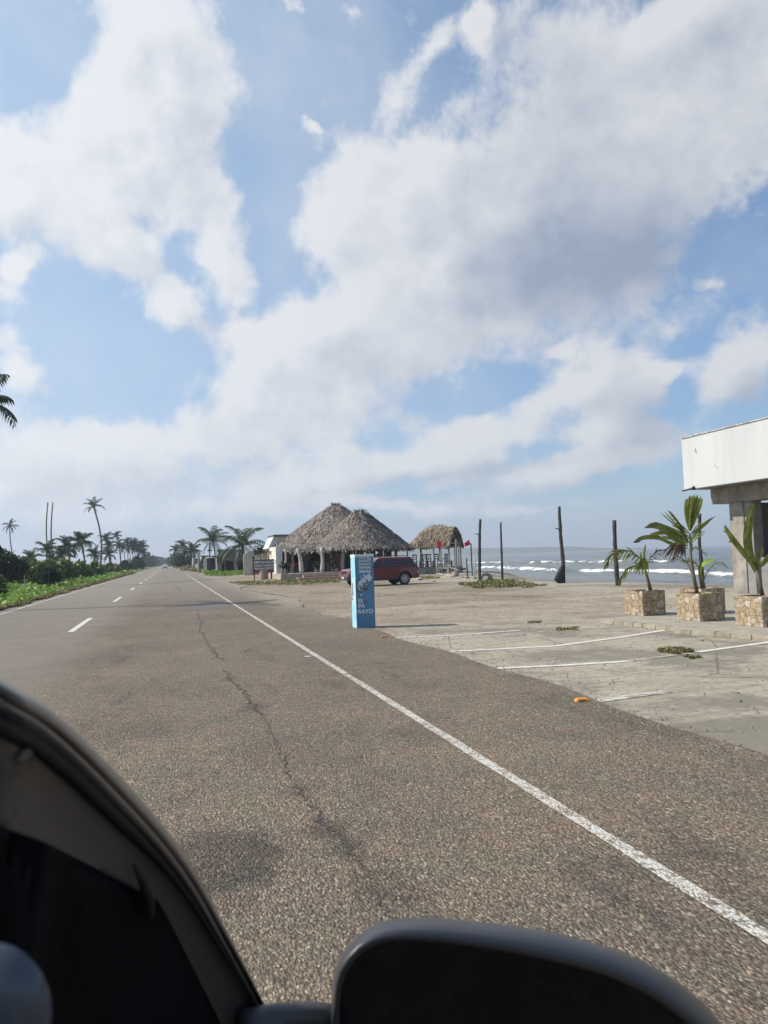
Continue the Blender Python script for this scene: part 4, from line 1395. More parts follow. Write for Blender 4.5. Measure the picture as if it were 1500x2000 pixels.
# 1: left planter
t1, s1 = planter((1256.5, 1203.5), 'leftmost stone planter at the outer corner of the platform')
d = (s1 - CAM).dot(_f)
k = empty('potted_palm', s1, 'small arching young palm in the leftmost planter', 'palm', 'young palms in the planters')
rr = random.Random(21)
mb = MB()
mb.tube(pp([(1271, 1154), (1266, 1136), (1261, 1118), (1259, 1100)], d), [.045, .04, .032, .018], 8, jit=.2)
mb.build('stem', M['stem'], k, smooth=True)
mb = MB()
def arch(path, d, dd, n, l, w, hang, dirs, mb=mb):
    P = pp(path, d, dd)
    mb.tube(P, [.010] * (len(P) - 1) + [.004], 5, rnd=.35)
    for i in range(n):
        s_ = (.18 + .82 * (i + .5) / n) * (len(P) - 1)
        q = min(int(s_), len(P) - 2)
        a = P[q].lerp(P[q + 1], s_ - q)
        tan = (P[q + 1] - P[q]).normalized()
        for dv in dirs:
            d_ = (Vector(dv) * .8 + tan * .8 + Vector((rr.uniform(-.1, .1), rr.uniform(-.3, .3), -hang * rr.uniform(.5, 1.1)))).normalized()
            ll = l * (.55 + .6 * math.sin(math.pi * (i + .5) / n)) * rr.uniform(.8, 1.15)
            sd = d_.cross(Vector((.4, -.9, .2))).normalized()
            m_ = a + d_ * ll * .5
            e_ = m_ + (d_ + Vector((0, 0, -hang * .6))).normalized() * ll * .5
            mb.add([a - sd * w * .6, a + sd * w * .6, m_ + sd * w, m_ - sd * w, e_], [(0, 1, 2, 3), (3, 2, 4)], rr.random())
UPV, DNV = (0, 0, .5), (0, -.2, -.6)
arch([(1259, 1112), (1250, 1090), (1233, 1076), (1213, 1074), (1192, 1086), (1183, 1103)], d, -.25, 13, .34, .022, .55, (UPV, DNV))
arch([(1259, 1112), (1246, 1103), (1228, 1108), (1216, 1124), (1211, 1134)], d, .2, 11, .24, .020, .6, (UPV, DNV))
for q in range(13):
    x = 1238 + q * 2.4
    blade(mb, pp([(1260, 1090), ((1260 + x) / 2, 1098), (x, 1118 + 6 * math.sin(q * 2.1))], d - .05 - .012 * q, -.1), .024, (1, 0, .1), rr, 5)
blade(mb, pp([(1260, 1105), (1258, 1085), (1261, 1063)], d, .1), .030, SIDE, rr, 7)
blade(mb, pp([(1259, 1103), (1252, 1088), (1252, 1078)], d, -.1), .022, SIDE, rr, 6)
mb.build('fronds', M['pot_leaf'], k, fixn=False)
mb = MB()
arch([(1262, 1110), (1270, 1090), (1282, 1077), (1300, 1074)], d, .3, 9, .20, .013, .35, (UPV, DNV), mb)
mb.build('dry_frond', M['pot_leaf_dry'], k, fixn=False)

# 2: middle planter, tall palm
t2, s2 = planter((1367.5, 1214.5), 'middle stone planter of the front row holding the tall palm', S=.64)
d = (s2 - CAM).dot(_f)
k = empty('potted_palm', s2, 'tallest young palm with fanned leaflets and an upright broad leaf, in the middle planter', 'palm', 'young palms in the planters')
mb = MB()
mb.tube(pp([(1361.5, 1158), (1355, 1125), (1350, 1095), (1348, 1062)], d), [.038, .034, .028, .018], 8, jit=.15)
mb.tube(pp([(1360, 1158), (1352, 1122), (1342, 1098)], d + .05), [.022, .018, .010], 7)
mb.build('stem', M['stem'], k, smooth=True)
rr = random.Random(33)
mb = MB()
fan = lambda s_: .30 + .70 * min(1, s_ * 1.7) ** .8 if s_ < .93 else .75
for q in range(11):
    k_ = (q - 5) / 5
    tx, ty = 1356.5 + k_ * 15.5, 967 + 6 * abs(k_) ** 2 + rr.uniform(-2, 3)
    blade(mb, pp([(1348 + k_ * 1.0, 1037 - 2 * abs(k_)), (1350 + k_ * 9, 1012), (1353.5 + k_ * 14.5, 988), (tx, ty)], d + .02 * (q % 2) + .05 * abs(k_), .05), .030, SIDE, rr, 10, .35, 0, lambda s_: .5 + .5 * math.sin(math.pi * min(1, s_ * .8 + .1)) - .45 * max(0, s_ - .85) / .15)
comb(mb, pp([(1347, 1062), (1335, 1038), (1320, 1014), (1312, 1002)], d, -.2), 9, .20, .12, ((-1, .25, .9), (-1, .2, .25)), rr, .013)
for (x0, y0_, x1, y1) in ((1346, 1052, 1291, 1002), (1344, 1050, 1298, 1000), (1342, 1044, 1304, 996), (1340, 1040, 1311, 1001), (1337, 1036, 1316, 1012), (1347, 1048, 1278, 1019), (1346, 1050, 1280, 1024), (1345, 1053, 1284, 1029), (1346, 1040, 1320, 1018), (1347, 1043, 1312, 1026)):
    blade(mb, pp([(x0, y0_), ((x0 + x1) / 2 - 1, (y0_ + y1) / 2 - 2), (x1, y1)], d, -.15), .018, (.3, 0, 1), rr, 5, .1)
for (x0, y0_, x1, y1) in ((1349, 1048, 1398, 1008), (1349, 1044, 1392, 1010), (1350, 1054, 1391, 1013), (1350, 1052, 1385, 1020), (1350, 1056, 1378, 1036), (1350, 1048, 1372, 1026), (1350, 1042, 1370, 1020), (1351, 1060, 1376, 1042)):
    blade(mb, pp([(x0, y0_), ((x0 + x1) / 2, (y0_ + y1) / 2 - 2), (x1, y1)], d, .12), .015, (.3, 0, 1), rr, 5, .1)
blade(mb, pp([(1344, 1060), (1325, 1048), (1300, 1033), (1280, 1026), (1264, 1029)], d, -.35), .085, (.2, .3, 1), rr, 12, .15)
blade(mb, pp([(1344, 1066), (1322, 1056), (1300, 1040), (1283, 1042), (1270, 1044)], d, -.25), .050, (.2, .3, 1), rr, 10, .15)
blade(mb, pp([(1338, 1070), (1312, 1062), (1290, 1051), (1268, 1049), (1250, 1052), (1239, 1060)], d, -.45), .050, (.2, .3, 1), rr, 12, .15)
comb(mb, pp([(1344, 1072), (1330, 1062), (1312, 1052), (1296, 1048)], d, .1), 9, .17, .09, ((-.6, .2, .7), (-.8, .2, -.3)), rr, .012)
comb(mb, pp([(1348, 1076), (1358, 1068), (1370, 1076), (1380, 1084)], d, .1), 7, .12, .07, ((.6, .2, .6), (.6, .2, -.6)), rr, .008)
blade(mb, pp([(1349, 1085), (1350, 1062), (1347, 1040)], d, 0), .034, SIDE, rr, 8)
mb.build('fronds', M['pot_leaf'], k, fixn=False)
mb = MB()
for q in range(15):
    x = 1294 + q * 3.2
    blade(mb, pp([(1334, 1066), ((1334 + x) / 2, 1062 + 2 * abs(math.sin(q))), (x, 1082 + 10 * abs(math.sin(q * 1.9)))], d - .03 * q, -.1), .028, (1, .2, .1), rr, 5)
arch([(1342, 1098), (1330, 1090), (1322, 1084), (1312, 1092)], d, .2, 8, .14, .012, .8, (UPV, DNV), mb)
mb.build('withered_fronds', M['pot_leaf_dry'], k, fixn=False)
for (x, y, nm) in ((1262, 1029.5, 0), (1240, 1058, 1)):
    mb = MB()
    blade(mb, pp([(x + 12, y - 1 - 2 * nm), (x + 5, y - 1), (x - 3, y + 1)], d - .36 - .1 * nm), .03, (.2, .3, 1), rr, 4)
    mb.build('brown_tip', M['pot_leaf_dry'], k, fixn=False)

# 3: planter cut by the right frame edge
t3, s3 = planter((1491, 1226), 'rightmost stone planter cut by the frame edge', S=.64)
d = (s3 - CAM).dot(_f)
k = empty('potted_palm', s3, 'young palm with stiff upright green leaves in the rightmost planter', 'palm', 'young palms in the planters')
mb = MB()
mb.tube(pp([(1489, 1163), (1484, 1138), (1478, 1112)], d), [.040, .034, .028], 8, jit=.15)
mb.build('stem', M['stem'], k, smooth=True)
rr = random.Random(41)
mb = MB()
blade(mb, pp([(1477, 1118), (1466, 1085), (1461, 1050), (1466, 1010), (1472, 983)], d, .1), .085, SIDE, rr, 14, .25)
blade(mb, pp([(1478, 1112), (1462, 1090), (1440, 1062), (1424, 1040), (1415, 1026)], d, -.2), .075, (.7, .2, .5), rr, 12, .25)
blade(mb, pp([(1474, 1105), (1450, 1072), (1432, 1050), (1412, 1036)], d, -.25), .030, (.7, .2, .5), rr, 10)
blade(mb, pp([(1478, 1110), (1470, 1082), (1458, 1060), (1452, 1044)], d, .05), .045, (.9, .2, .2), rr, 9)
blade(mb, pp([(1479, 1112), (1482, 1095), (1486, 1080), (1487, 1065)], d, .05), .065, (.9, .2, .1), rr, 9)
blade(mb, pp([(1480, 1110), (1492, 1098), (1510, 1080), (1530, 1075)], d, .3), .05, (.4, .2, .9), rr, 9)
blade(mb, pp([(1444, 1064), (1434, 1056), (1423, 1059)], d, -.15), .030, (.4, .2, .9), rr, 6)
mb.build('fronds', M['pot_leaf'], k, fixn=False)

# 4: planter behind the middle one
cc = G(1352, 1203, PZ)
t4, s4 = planter(None, 'stone planter in the second row, hidden behind the middle one', pos=(cen4 := G(1372, 1200.5, PZ)), S=.66, hgt=.56)
d = (s4 - CAM).dot(_f)
k = empty('potted_palm', s4, 'sparse young palm with one yellow green leaf, in the hidden second row planter', 'palm', 'young palms in the planters')
mb = MB()
mb.tube(pp([(1375, 1152), (1372, 1130), (1370, 1112)], d), [.042, .034, .026], 8, jit=.2)
mb.tube(pp([(1371, 1150), (1366, 1130), (1364, 1112)], d), [.022, .02, .012], 7)
mb.build('stem', M['stem'], k, smooth=True)
rr = random.Random(52)
mb = MB()
blade(mb, pp([(1370, 1125), (1371, 1108), (1380, 1098), (1395, 1092)], d, -.1), .060, (.5, .2, .8), rr, 10, .2)
blade(mb, pp([(1370, 1126), (1367, 1112), (1368, 1100)], d, .0), .040, SIDE, rr, 8, .2)
mb.build('young_leaf', M['pot_leaf_pale'], k, fixn=False)
mb = MB()
arch([(1374, 1135), (1382, 1115), (1396, 1100), (1412, 1099), (1423, 1110)], d, .1, 9, .13, .010, .8, (DNV,), mb)
arch([(1368, 1115), (1360, 1100), (1348, 1093), (1335, 1096)], d, .1, 9, .15, .012, .3, (UPV, DNV), mb)
mb.build('fronds', M['pot_leaf'], k, fixn=False)

# platform they stand on: two shallow flagged steps
A0, A1, A2, A3 = G(1177, 1209, PZ), G(1321, 1224, PZ), G(1319, 1227.5, PZ), G(1560, 1246, PZ)
mb = MB()
def slab(pts, z0, z1, mb):
    n_ = len(pts)
    vs = [(p[0], p[1], z0) for p in pts] + [(p[0], p[1], z1) for p in pts]
    mb.add(vs, [tuple(range(n_))[::-1], tuple(range(n_, 2 * n_))] + [(i, (i + 1) % n_, n_ + (i + 1) % n_, n_ + i) for i in range(n_)])
slab([(A0.x, A0.y), (A1.x, A1.y), (A2.x, A2.y), (A3.x, A3.y), (A3.x + .6, 2.0), (19.5, 2.0), (19.5, 20.6), (17.0, 20.9), (A0.x + 2.2, A0.y + .9)], -.02, PZ, mb)
o = mb.build('paved_platform', M['slab_conc'], bevel=.012)
tag(o, kind='structure')
mb = MB()
rr = random.Random(77)
for (p, q) in ((A0, A1), (A2, A3)):
    L_ = (q - p).length
    s_ = 0
    while s_ < L_ - .1:
        w_ = rr.uniform(.28, .5)
        c_ = p.lerp(q, min(1, (s_ + w_ / 2) / L_))
        mb.box((c_.x - .012 + rr.uniform(-.006, .006), c_.y - .03, PZ / 2 + .006), (w_ - .010, .15, PZ + rr.uniform(-.012, .004)), rz=math.atan2(q.y - p.y, q.x - p.x) + rr.uniform(-.02, .02))
        s_ += w_
tag(mb.build('platform_kerb', M['kerb'], bevel=.008), kind='structure')

# ------------------------------------------------------------------ white building at the right
col = G(1437, 1158, PZ)
BX = col.x
FX = BX - 1.05
a1, a2 = PX(1329.5, 858, FX), PX(1337, 957, FX)
ztop, zbot, yend = a1.z, a2.z, (a1.y + a2.y) / 2
t = empty('concrete_building', (BX + 3, col.y - 5, 0), 'unfinished concrete building with a deep white parapet at the right frame edge', 'building')
mb = MB()
rr = random.Random(9)
# parapet with an uneven top edge
ys = [yend - .45 * i for i in range(0, 52)]
vs, fs = [], []
for i, y in enumerate(ys):
    zt = ztop + (.02 * rr.random() if i else 0)
    vs += [(FX, y, zbot), (FX, y, zt), (FX + .20, y, zt), (FX + .20, y, zbot)]
    if i:
        k0, k1 = 4 * (i - 1), 4 * i
        fs += [(k0 + j, k0 + (j + 1) % 4, k1 + (j + 1) % 4, k1 + j) for j in range(4)]
fs += [(0, 1, 2, 3), tuple(4 * (len(ys) - 1) + j for j in (3, 2, 1, 0))]
mb.add(vs, fs)
mb.box((FX + 4.8, yend - .1, (ztop + zbot) / 2 - .0), (9.2, .20, ztop - zbot))
mb.build('parapet', M['clean_white'], t, bevel=.01)
mb = MB()
mb.box((FX + .14, yend - 11.5, ztop + .02), (.34, 22.9, .035))
mb.build('coping', mat('coping', (.48, .47, .44), (.22, .20, .17), 9, .9, .3, 20, lo=.45, hi=.6), t)
mb = MB()
mb.box((FX + 5, yend - 11.3, zbot + .08), (9.5, 22, .16))
mb.build('roof_slab', M['grey_conc'], t)
mb = MB()
be = PX(1388, 975, BX - .12)
b0 = PX(1391, 984, BX - .12)
bz1 = zbot - .002
bz0 = PX(1392, 985, BX - .12).z
mb.box((BX + .15, (be.y + 2) / 2, (bz0 + bz1) / 2), (.54, be.y - 2, bz1 - bz0))
mb.build('beam', M['brown_conc'], t, bevel=.01)
ye = PX(1425, 1010, BX).y
cw = ye - PX(1452, 1010, BX).y
mb = MB()
mb.box((BX + .24, ye - cw / 2, (PZ + bz0) / 2), (.48, cw, bz0 - PZ))
mb.build('column', M['brown_conc'], t, bevel=.008)
mb = MB()
jy1 = ye - cw
jy0 = PX(1477, 1080, BX + .10).y
mb.box((BX + .22, (jy1 + jy0) / 2, (PZ + bz0) / 2), (.36, jy1 - jy0, bz0 - PZ))
mb.build('door_jamb', M['smooth_conc'], t, bevel=.006)
mb = MB()
lz = PX(1500, 975.5, BX + .1).z
mb.box((BX + .21, (jy0 - 3.2 + jy0) / 2, (lz + bz0) / 2), (.32, 3.2, max(.02, bz0 - lz)))
mb.build('lintel', M['grey_conc'], t)
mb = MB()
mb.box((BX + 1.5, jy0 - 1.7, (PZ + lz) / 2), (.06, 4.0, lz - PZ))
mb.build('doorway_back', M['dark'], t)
mb = MB()
mb.box((BX + .30, jy0 - 1.4, PZ + .55), (.18, 2.8, 1.1))
mb.build('low_wall', M['smooth_conc'], t)
mb = MB()
mb.box((BX + .34, jy0 - 9.6, (PZ + bz0) / 2), (.3, 13.0, bz0 - PZ))
mb.box((BX + 4.6, ye - .36, (PZ + bz0) / 2 - .02), (8.2, .3, bz0 - PZ - .04))
mb.box((BX + 8.8, ye - 10, (PZ + bz0) / 2), (.3, 19, bz0 - PZ - .1))
mb.build('wall', M['smooth_conc'], t)
# chips in the parapet and the stub of a broken lamp bracket at its corner
for (px, py, w_, h_) in ((1359, 880, .035, .12), (1396, 909, .03, .03), (1402, 913, .025, .03), (1391, 913, .02, .02), (1450, 903, .02, .02), (1394, 903, .014, .014)):
    mb = MB()
    q = PX(px, py, FX)
    mb.poly([(FX - .002, q.y - w_, q.z - h_ * .6), (FX - .002, q.y - w_ * .4, q.z - h_), (FX - .002, q.y + w_ * .7, q.z - h_ * .2), (FX - .002, q.y + w_ * .8, q.z + h_ * .8), (FX - .002, q.y - w_ * .2, q.z + h_ * .5)], (.001, 0, 0))
    mb.build('plaster_chip', M['grey_conc'], t)
q0, q1 = PX(1333, 959, FX - .12), PX(1356, 953, FX - .03)
mb = MB()
mb.tube([q0, q0.lerp(q1, .7), q1], [.022, .03, .07], 8)
mb.build('lamp_bracket', M['black_wood'], t, smooth=True)

# yellow road studs
for (px, py, lb) in ((1137, 1370, 'yellow plastic road stud at the asphalt edge, nearer one'), (750, 1245, 'small yellow road stud behind the blue pillar')):
    q = G(px, py, .02)
    sc_ = .72 if px > 900 else .6
    t = empty('road_stud', q, lb, 'road stud', 'yellow road studs')
    mb = MB()
    mb.box((q.x, q.y, q.z + .018), (.22 * sc_, .12 * sc_, .036), rz=-.2, taper=.72)
    mb.build('stud_body', M['yellow'], t, bevel=.006)
    mb = MB()
    mb.box((q.x - .02, q.y - .052 * sc_, q.z + .018), (.10 * sc_, .012, .018), rz=-.2)
    mb.build('reflector', M['terra'], t)
q = G(600, 1282, .03)
mb = MB()
mb.poly([(q.x - .05, q.y - .03, .028), (q.x + .05, q.y - .04, .028), (q.x + .06, q.y + .03, .028), (q.x - .03, q.y + .04, .028)], (0, 0, .004))
tag(mb.build('litter_scrap', M['white_paint'], loc=q), 'pale flat scrap of litter beside the white edge line', 'litter')

# ------------------------------------------------------------------ beach poles
def pole(pts, d_px, widths, label, d=None, knot=None, zb=None):
    """weathered driftwood pole; pts from base to top in the view"""
    b = G(*d_px) if zb is None else G(*d_px, zb)
    d = (b - CAM).dot(_f)
    gz = hz(b.x, b.y)
    t = empty('wooden_pole', b, label, 'pole', 'weathered poles along the beach')
    P = [b + Vector((0, 0, -.3))] + [D(x, y, d) for x, y in pts]
    mb = MB()
    # more stations for a knobbly outline
    Q, Wd = [], []
    ws = [widths[0]] + list(widths)
    for i in range(len(P) - 1):
        for k in range(4):
            f = k / 4
            Q.append(P[i].lerp(P[i + 1], f))
            Wd.append((ws[min(i, len(ws) - 1)] * (1 - f) + ws[min(i + 1, len(ws) - 1)] * f) / F * d / 2 * (1 + .10 * math.sin(i * 3 + k * 1.9)))
    Q.append(P[-1])
    Wd.append(ws[-1] / F * d / 2)
    mb.tube(Q, Wd, 9, jit=.22, seed=int(d_px[0]))
    mb.build('shaft', M['dark_wood'], t, smooth=True)
    if knot:
        (x0, y0_), (x1, y1) = knot
        mb = MB()
        mb.tube([D(x0, y0_, d), D((x0 + x1) / 2, (y0_ + y1) / 2 - .7, d - .1), D(x1, y1, d - .15)], [.035, .025, .012], 6)
        mb.build('branch_stub', M['dark_wood'], t)
    return t, d
pole([(937, 1134), (936.5, 1090), (936.8, 1050), (938, 1014)], (937, 1135), (6.2, 6, 5.5, 5, 5), 'dark knotty pole right of the red flags', knot=((935, 1044), (927, 1043)))
pole([(981, 1131), (980, 1090), (978.6, 1050), (978, 1020)], (981, 1132), (5, 4.4, 4, 3.4, 3.2), 'thinnest straight dark pole rising from the grass mound')
pl, d3 = pole([(1100, 1137), (1100, 1100), (1095, 1050), (1093.5, 1020), (1092, 989)], (1100, 1138.5), (7.5, 7.5, 7, 6, 5.6, 5.4), 'tallest pole, slightly bent, with a black sack hanging at its foot', knot=((1092, 1034), (1084, 1032)))
pole([(1206, 1142), (1203.5, 1105), (1201, 1060), (1200, 1016)], (1206.5, 1144), (9, 8.5, 8, 7.6, 7.6), 'thick flat topped pole left of the small potted palm')
pole([(1373, 1144), (1370, 1105), (1366, 1060), (1367, 1003)], (1373.5, 1145.5), (7.5, 7.2, 6.4, 6, 6.2), 'dark pole rising behind the tall potted palm', knot=((1365, 1011), (1360, 1009)))
# black sack
t = empty('black_sack', G(1098, 1140), 'limp black plastic sack hanging against the tallest pole', 'sack')
mb = MB()
outl = [(1100, 1098), (1103, 1104), (1104, 1120), (1104.5, 1138), (1098, 1141), (1089, 1139), (1082, 1133), (1085, 1124), (1091, 1112), (1096, 1104)]
cx_, cy_ = 1096, 1122
vs, fs = [], []
n_ = len(outl)
for ring_, dd, k in ((0, -.10, .55), (1, -.04, 1.0), (2, .10, .9)):
    for (x, y) in outl:
        vs.append(D(cx_ + (x - cx_) * k, cy_ + (y - cy_) * k, d3 - .22 + dd * 1.5))
for r_ in range(2):
    fs += [(r_ * n_ + i, r_ * n_ + (i + 1) % n_, (r_ + 1) * n_ + (i + 1) % n_, (r_ + 1) * n_ + i) for i in range(n_)]
fs += [tuple(range(n_)), tuple(range(2 * n_, 3 * n_))[::-1]]
mb.add(vs, fs)
mb.build('sack_cloth', M['black_cloth'], t, smooth=True)
mb = MB()
mb.tube([D(1100, 1099, d3 - .25), D(1102, 1092, d3 - .1), D(1098, 1088, d3)], [.02, .015, .012], 6)
mb.build('cord', M['black_cloth'], t)

# short stakes with the flags
def stake(base, top, wpx, label, m='dark_wood', bend=None, name='wooden_stake', grp='short stakes by the beach hut'):
    b = G(*base)
    d = (b - CAM).dot(_f)
    b.z = min(0, hz(b.x, b.y))
    t = empty(name, b, label, 'stake', grp)
    mb = MB()
    P = [b + Vector((0, 0, -.2)), D(*base, d)] + ([D(*bend, d)] if bend else []) + [D(*top, d)]
    r_ = wpx / F * d / 2
    mb.tube(P, [r_ * 1.1] * (len(P) - 1) + [r_ * .85], 7, jit=.2, seed=int(base[0]))
    mb.build('shaft', M[m], t, smooth=True)
    return t, d
stake((913, 1125), (911, 1090), 3.2, 'short dark stake just left of the flagged stake')
stake((929, 1126), (925.5, 1091), 2.4, 'crooked pale stake right of the flagged stake', 'pale_post', (929, 1105))
stake((926, 1126), (924, 1095), 2.0, 'second crooked pale stake leaning on its neighbour', 'pale_post', (925, 1108))
fl, df = stake((922.5, 1125), (919.5, 1061), 3.0, 'tall thin stake with blue painted foot carrying a red flag')
mb = MB()
mb.tube([D(922.6, 1125, df), D(921.8, 1108, df)], [.075, .07], 8)
mb.build('blue_foot', M['blue_paint'], fl)
fl2, df2 = stake((863, 1121), (861.5, 1060), 3.4, 'post at the hut corner carrying the second red flag', 'wood_post')
def flag(pts, d, label):
    t = empty('red_flag', D(*pts[0], d), label, 'flag', 'red warning flags')
    mb = MB()
    a, b, c_, e_ = [D(x, y, d - .05) for x, y in pts]
    vs, fs = [], []
    n_ = 7
    for i in range(n_ + 1):
        for j in range(n_ + 1):
            u, v = i / n_, j / n_
            p = a.lerp(b, u).lerp(e_.lerp(c_, u), v) + _f * (.10 * math.sin(u * 6 + v * 2) * u)
            vs.append(p)
    for i in range(n_):
        for j in range(n_):
            k_ = i * (n_ + 1) + j
            fs.append((k_, k_ + 1, k_ + n_ + 2, k_ + n_ + 1))
    mb.add(vs, fs)
    o = mb.build('flag_cloth', M['red_flag'], t, smooth=True)
    s_ = o.modifiers.new('s', 'SOLIDIFY')
    s_.thickness = .01
flag([(916.5, 1053.5), (906.5, 1061), (909, 1068), (918.5, 1063.5)], df, 'red flag flying left from the thin stake with the blue foot')
flag([(860.5, 1056), (852, 1059.5), (855.5, 1070.5), (862.5, 1066)], df2, 'red flag hanging at the corner post of the beach hut')

def rock(px, py, wpx, hpx, label, seed=0, m='rock', z=0):
    b = G(px, py, z)
    d = (b - CAM).dot(_f)
    w, h_ = wpx / F * d / 2, hpx / F * d
    bm = bmesh.new()
    bmesh.ops.create_icosphere(bm, subdivisions=3, radius=1)
    for v in bm.verts:
        q = noise.fractal(v.co * 1.4 + Vector((seed * 5, 0, 0)), 1, 2, 3)
        v.co *= 1 + .28 * q
        v.co = Vector((v.co.x * w, v.co.y * w * .8, v.co.z * h_ * .55 + h_ * .35))
    me = bpy.data.meshes.new('rock')
    bm.to_mesh(me)
    bm.free()
    me.materials.append(M[m])
    o = bpy.data.objects.new('rock', me)
    COL.objects.link(o)
    o.location = b
    o.rotation_euler = (0, 0, seed)
    return tag(o, label, 'rock', 'rocks near the beach hut')
rock(889, 1126, 16, 12, 'big tan boulder below the hut railing', 1)
rock(864, 1119.5, 7, 7, 'round grey stone at the hut corner', 2, 'grey_conc')
rock(913, 1130, 8, 5, 'grey stone around the short dark stake', 3, 'grey_conc')
rock(928, 1131, 8, 5, 'grey stone at the foot of the crooked stakes', 4, 'grey_conc')
rock(903, 1128, 8, 3, 'flat brown stone right of the big boulder', 5)
rock(821, 1133, 9, 4, 'low dark stone just behind the red car', 6, 'grey_conc')
rock(847, 1136, 10, 2.5, 'flat sandy stone on the ground in front of the hut', 7)
rock(1436, 1356, 20, 6, 'lump of broken pavement on the car park at the right', 8, 'grey_conc')
rock(1330, 1229, 0.1 + 6, 2, 'small pebble beside the platform step', 9)
# half buried tyre
b = G(949, 1131)
t = empty('old_tyre', b, 'old tyre half buried in the sand right of the knotty pole', 'tyre')
mb = MB()
Rr, rr_ = .46, .13
vs, fs = [], []
for i in range(24):
    th = 2 * math.pi * i / 24
    for j in range(10):
        ph = 2 * math.pi * j / 10
        rad = Rr - rr_ + rr_ * math.cos(ph)
        vs.append((b.x + rad * math.cos(th), b.y + rr_ * math.sin(ph) * .8 + .25 * rad * math.sin(th), b.z + rad * math.sin(th) * .8 + .05))
for i in range(24):
    for j in range(10):
        fs.append((i * 10 + j, i * 10 + (j + 1) % 10, ((i + 1) % 24) * 10 + (j + 1) % 10, ((i + 1) % 24) * 10 + j))
mb.add(vs, fs)
mb.build('tread', M['grey_conc'], t, smooth=True)

# loose stones and crumbs of asphalt on the lot, the shoulder and the bare ground
def gravel(name, label, m, n, fpos, smin, smax, seed):
    rr = random.Random(seed)
    mb = MB()
    for _ in range(n):
        x, y, z = fpos(rr)
        s_ = smin * (smax / smin) ** (rr.random() ** 2.2)
        a = rr.random() * 6.28
        h_ = s_ * rr.uniform(.35, .7)
        vs = []
        for k in range(5):
            th = a + k * 1.2566
            q = s_ * rr.uniform(.7, 1.2) / 2
            vs.append((x + q * math.cos(th), y + q * math.sin(th), z - .003))
        for k in range(5):
            vs.append((x + (vs[k][0] - x) * .6, y + (vs[k][1] - y) * .6, z + h_ * rr.uniform(.75, 1.1)))
        mb.add(vs, [(k, (k + 1) % 5, 5 + (k + 1) % 5, 5 + k) for k in range(5)] + [(5, 6, 7, 8, 9)], rr.random())
    return tag(mb.build(name, m, fixn=False), label, 'gravel', kind='stuff')
M['gravel'] = mat('gravel', (.26, .22, .17), (.17, .145, .115), 3, .9, attr=((.45, .45, .45), (1.8, 1.75, 1.65)))
def f1(rr):
    y = 3 + 24 * rr.random() ** .8
    e = road_edge_r(y)
    return (e + (rr.gauss(0, .16) if rr.random() < .6 else rr.uniform(-.3, 1.2)), y, .024)
gravel('loose_gravel', 'crumbled asphalt and grit along the edge of the car park', M['gravel'], 2200, f1, .008, .028, 1)
def f2(rr):
    y = 5 + 36 * rr.random()
    x = rr.uniform(4.4, 19) if y > 20 else rr.uniform(4.5, 16)
    if noise.noise(Vector((x * .35, y * .35, 2))) < -.05 and rr.random() < .85:
        x += rr.uniform(-2, 2)
    return (x, y, .013 if y < 23 else hz(x, y))
gravel('loose_gravel', 'scattered small stones on the open sandy ground', M['gravel'], 3600, f2, .010, .042, 2)
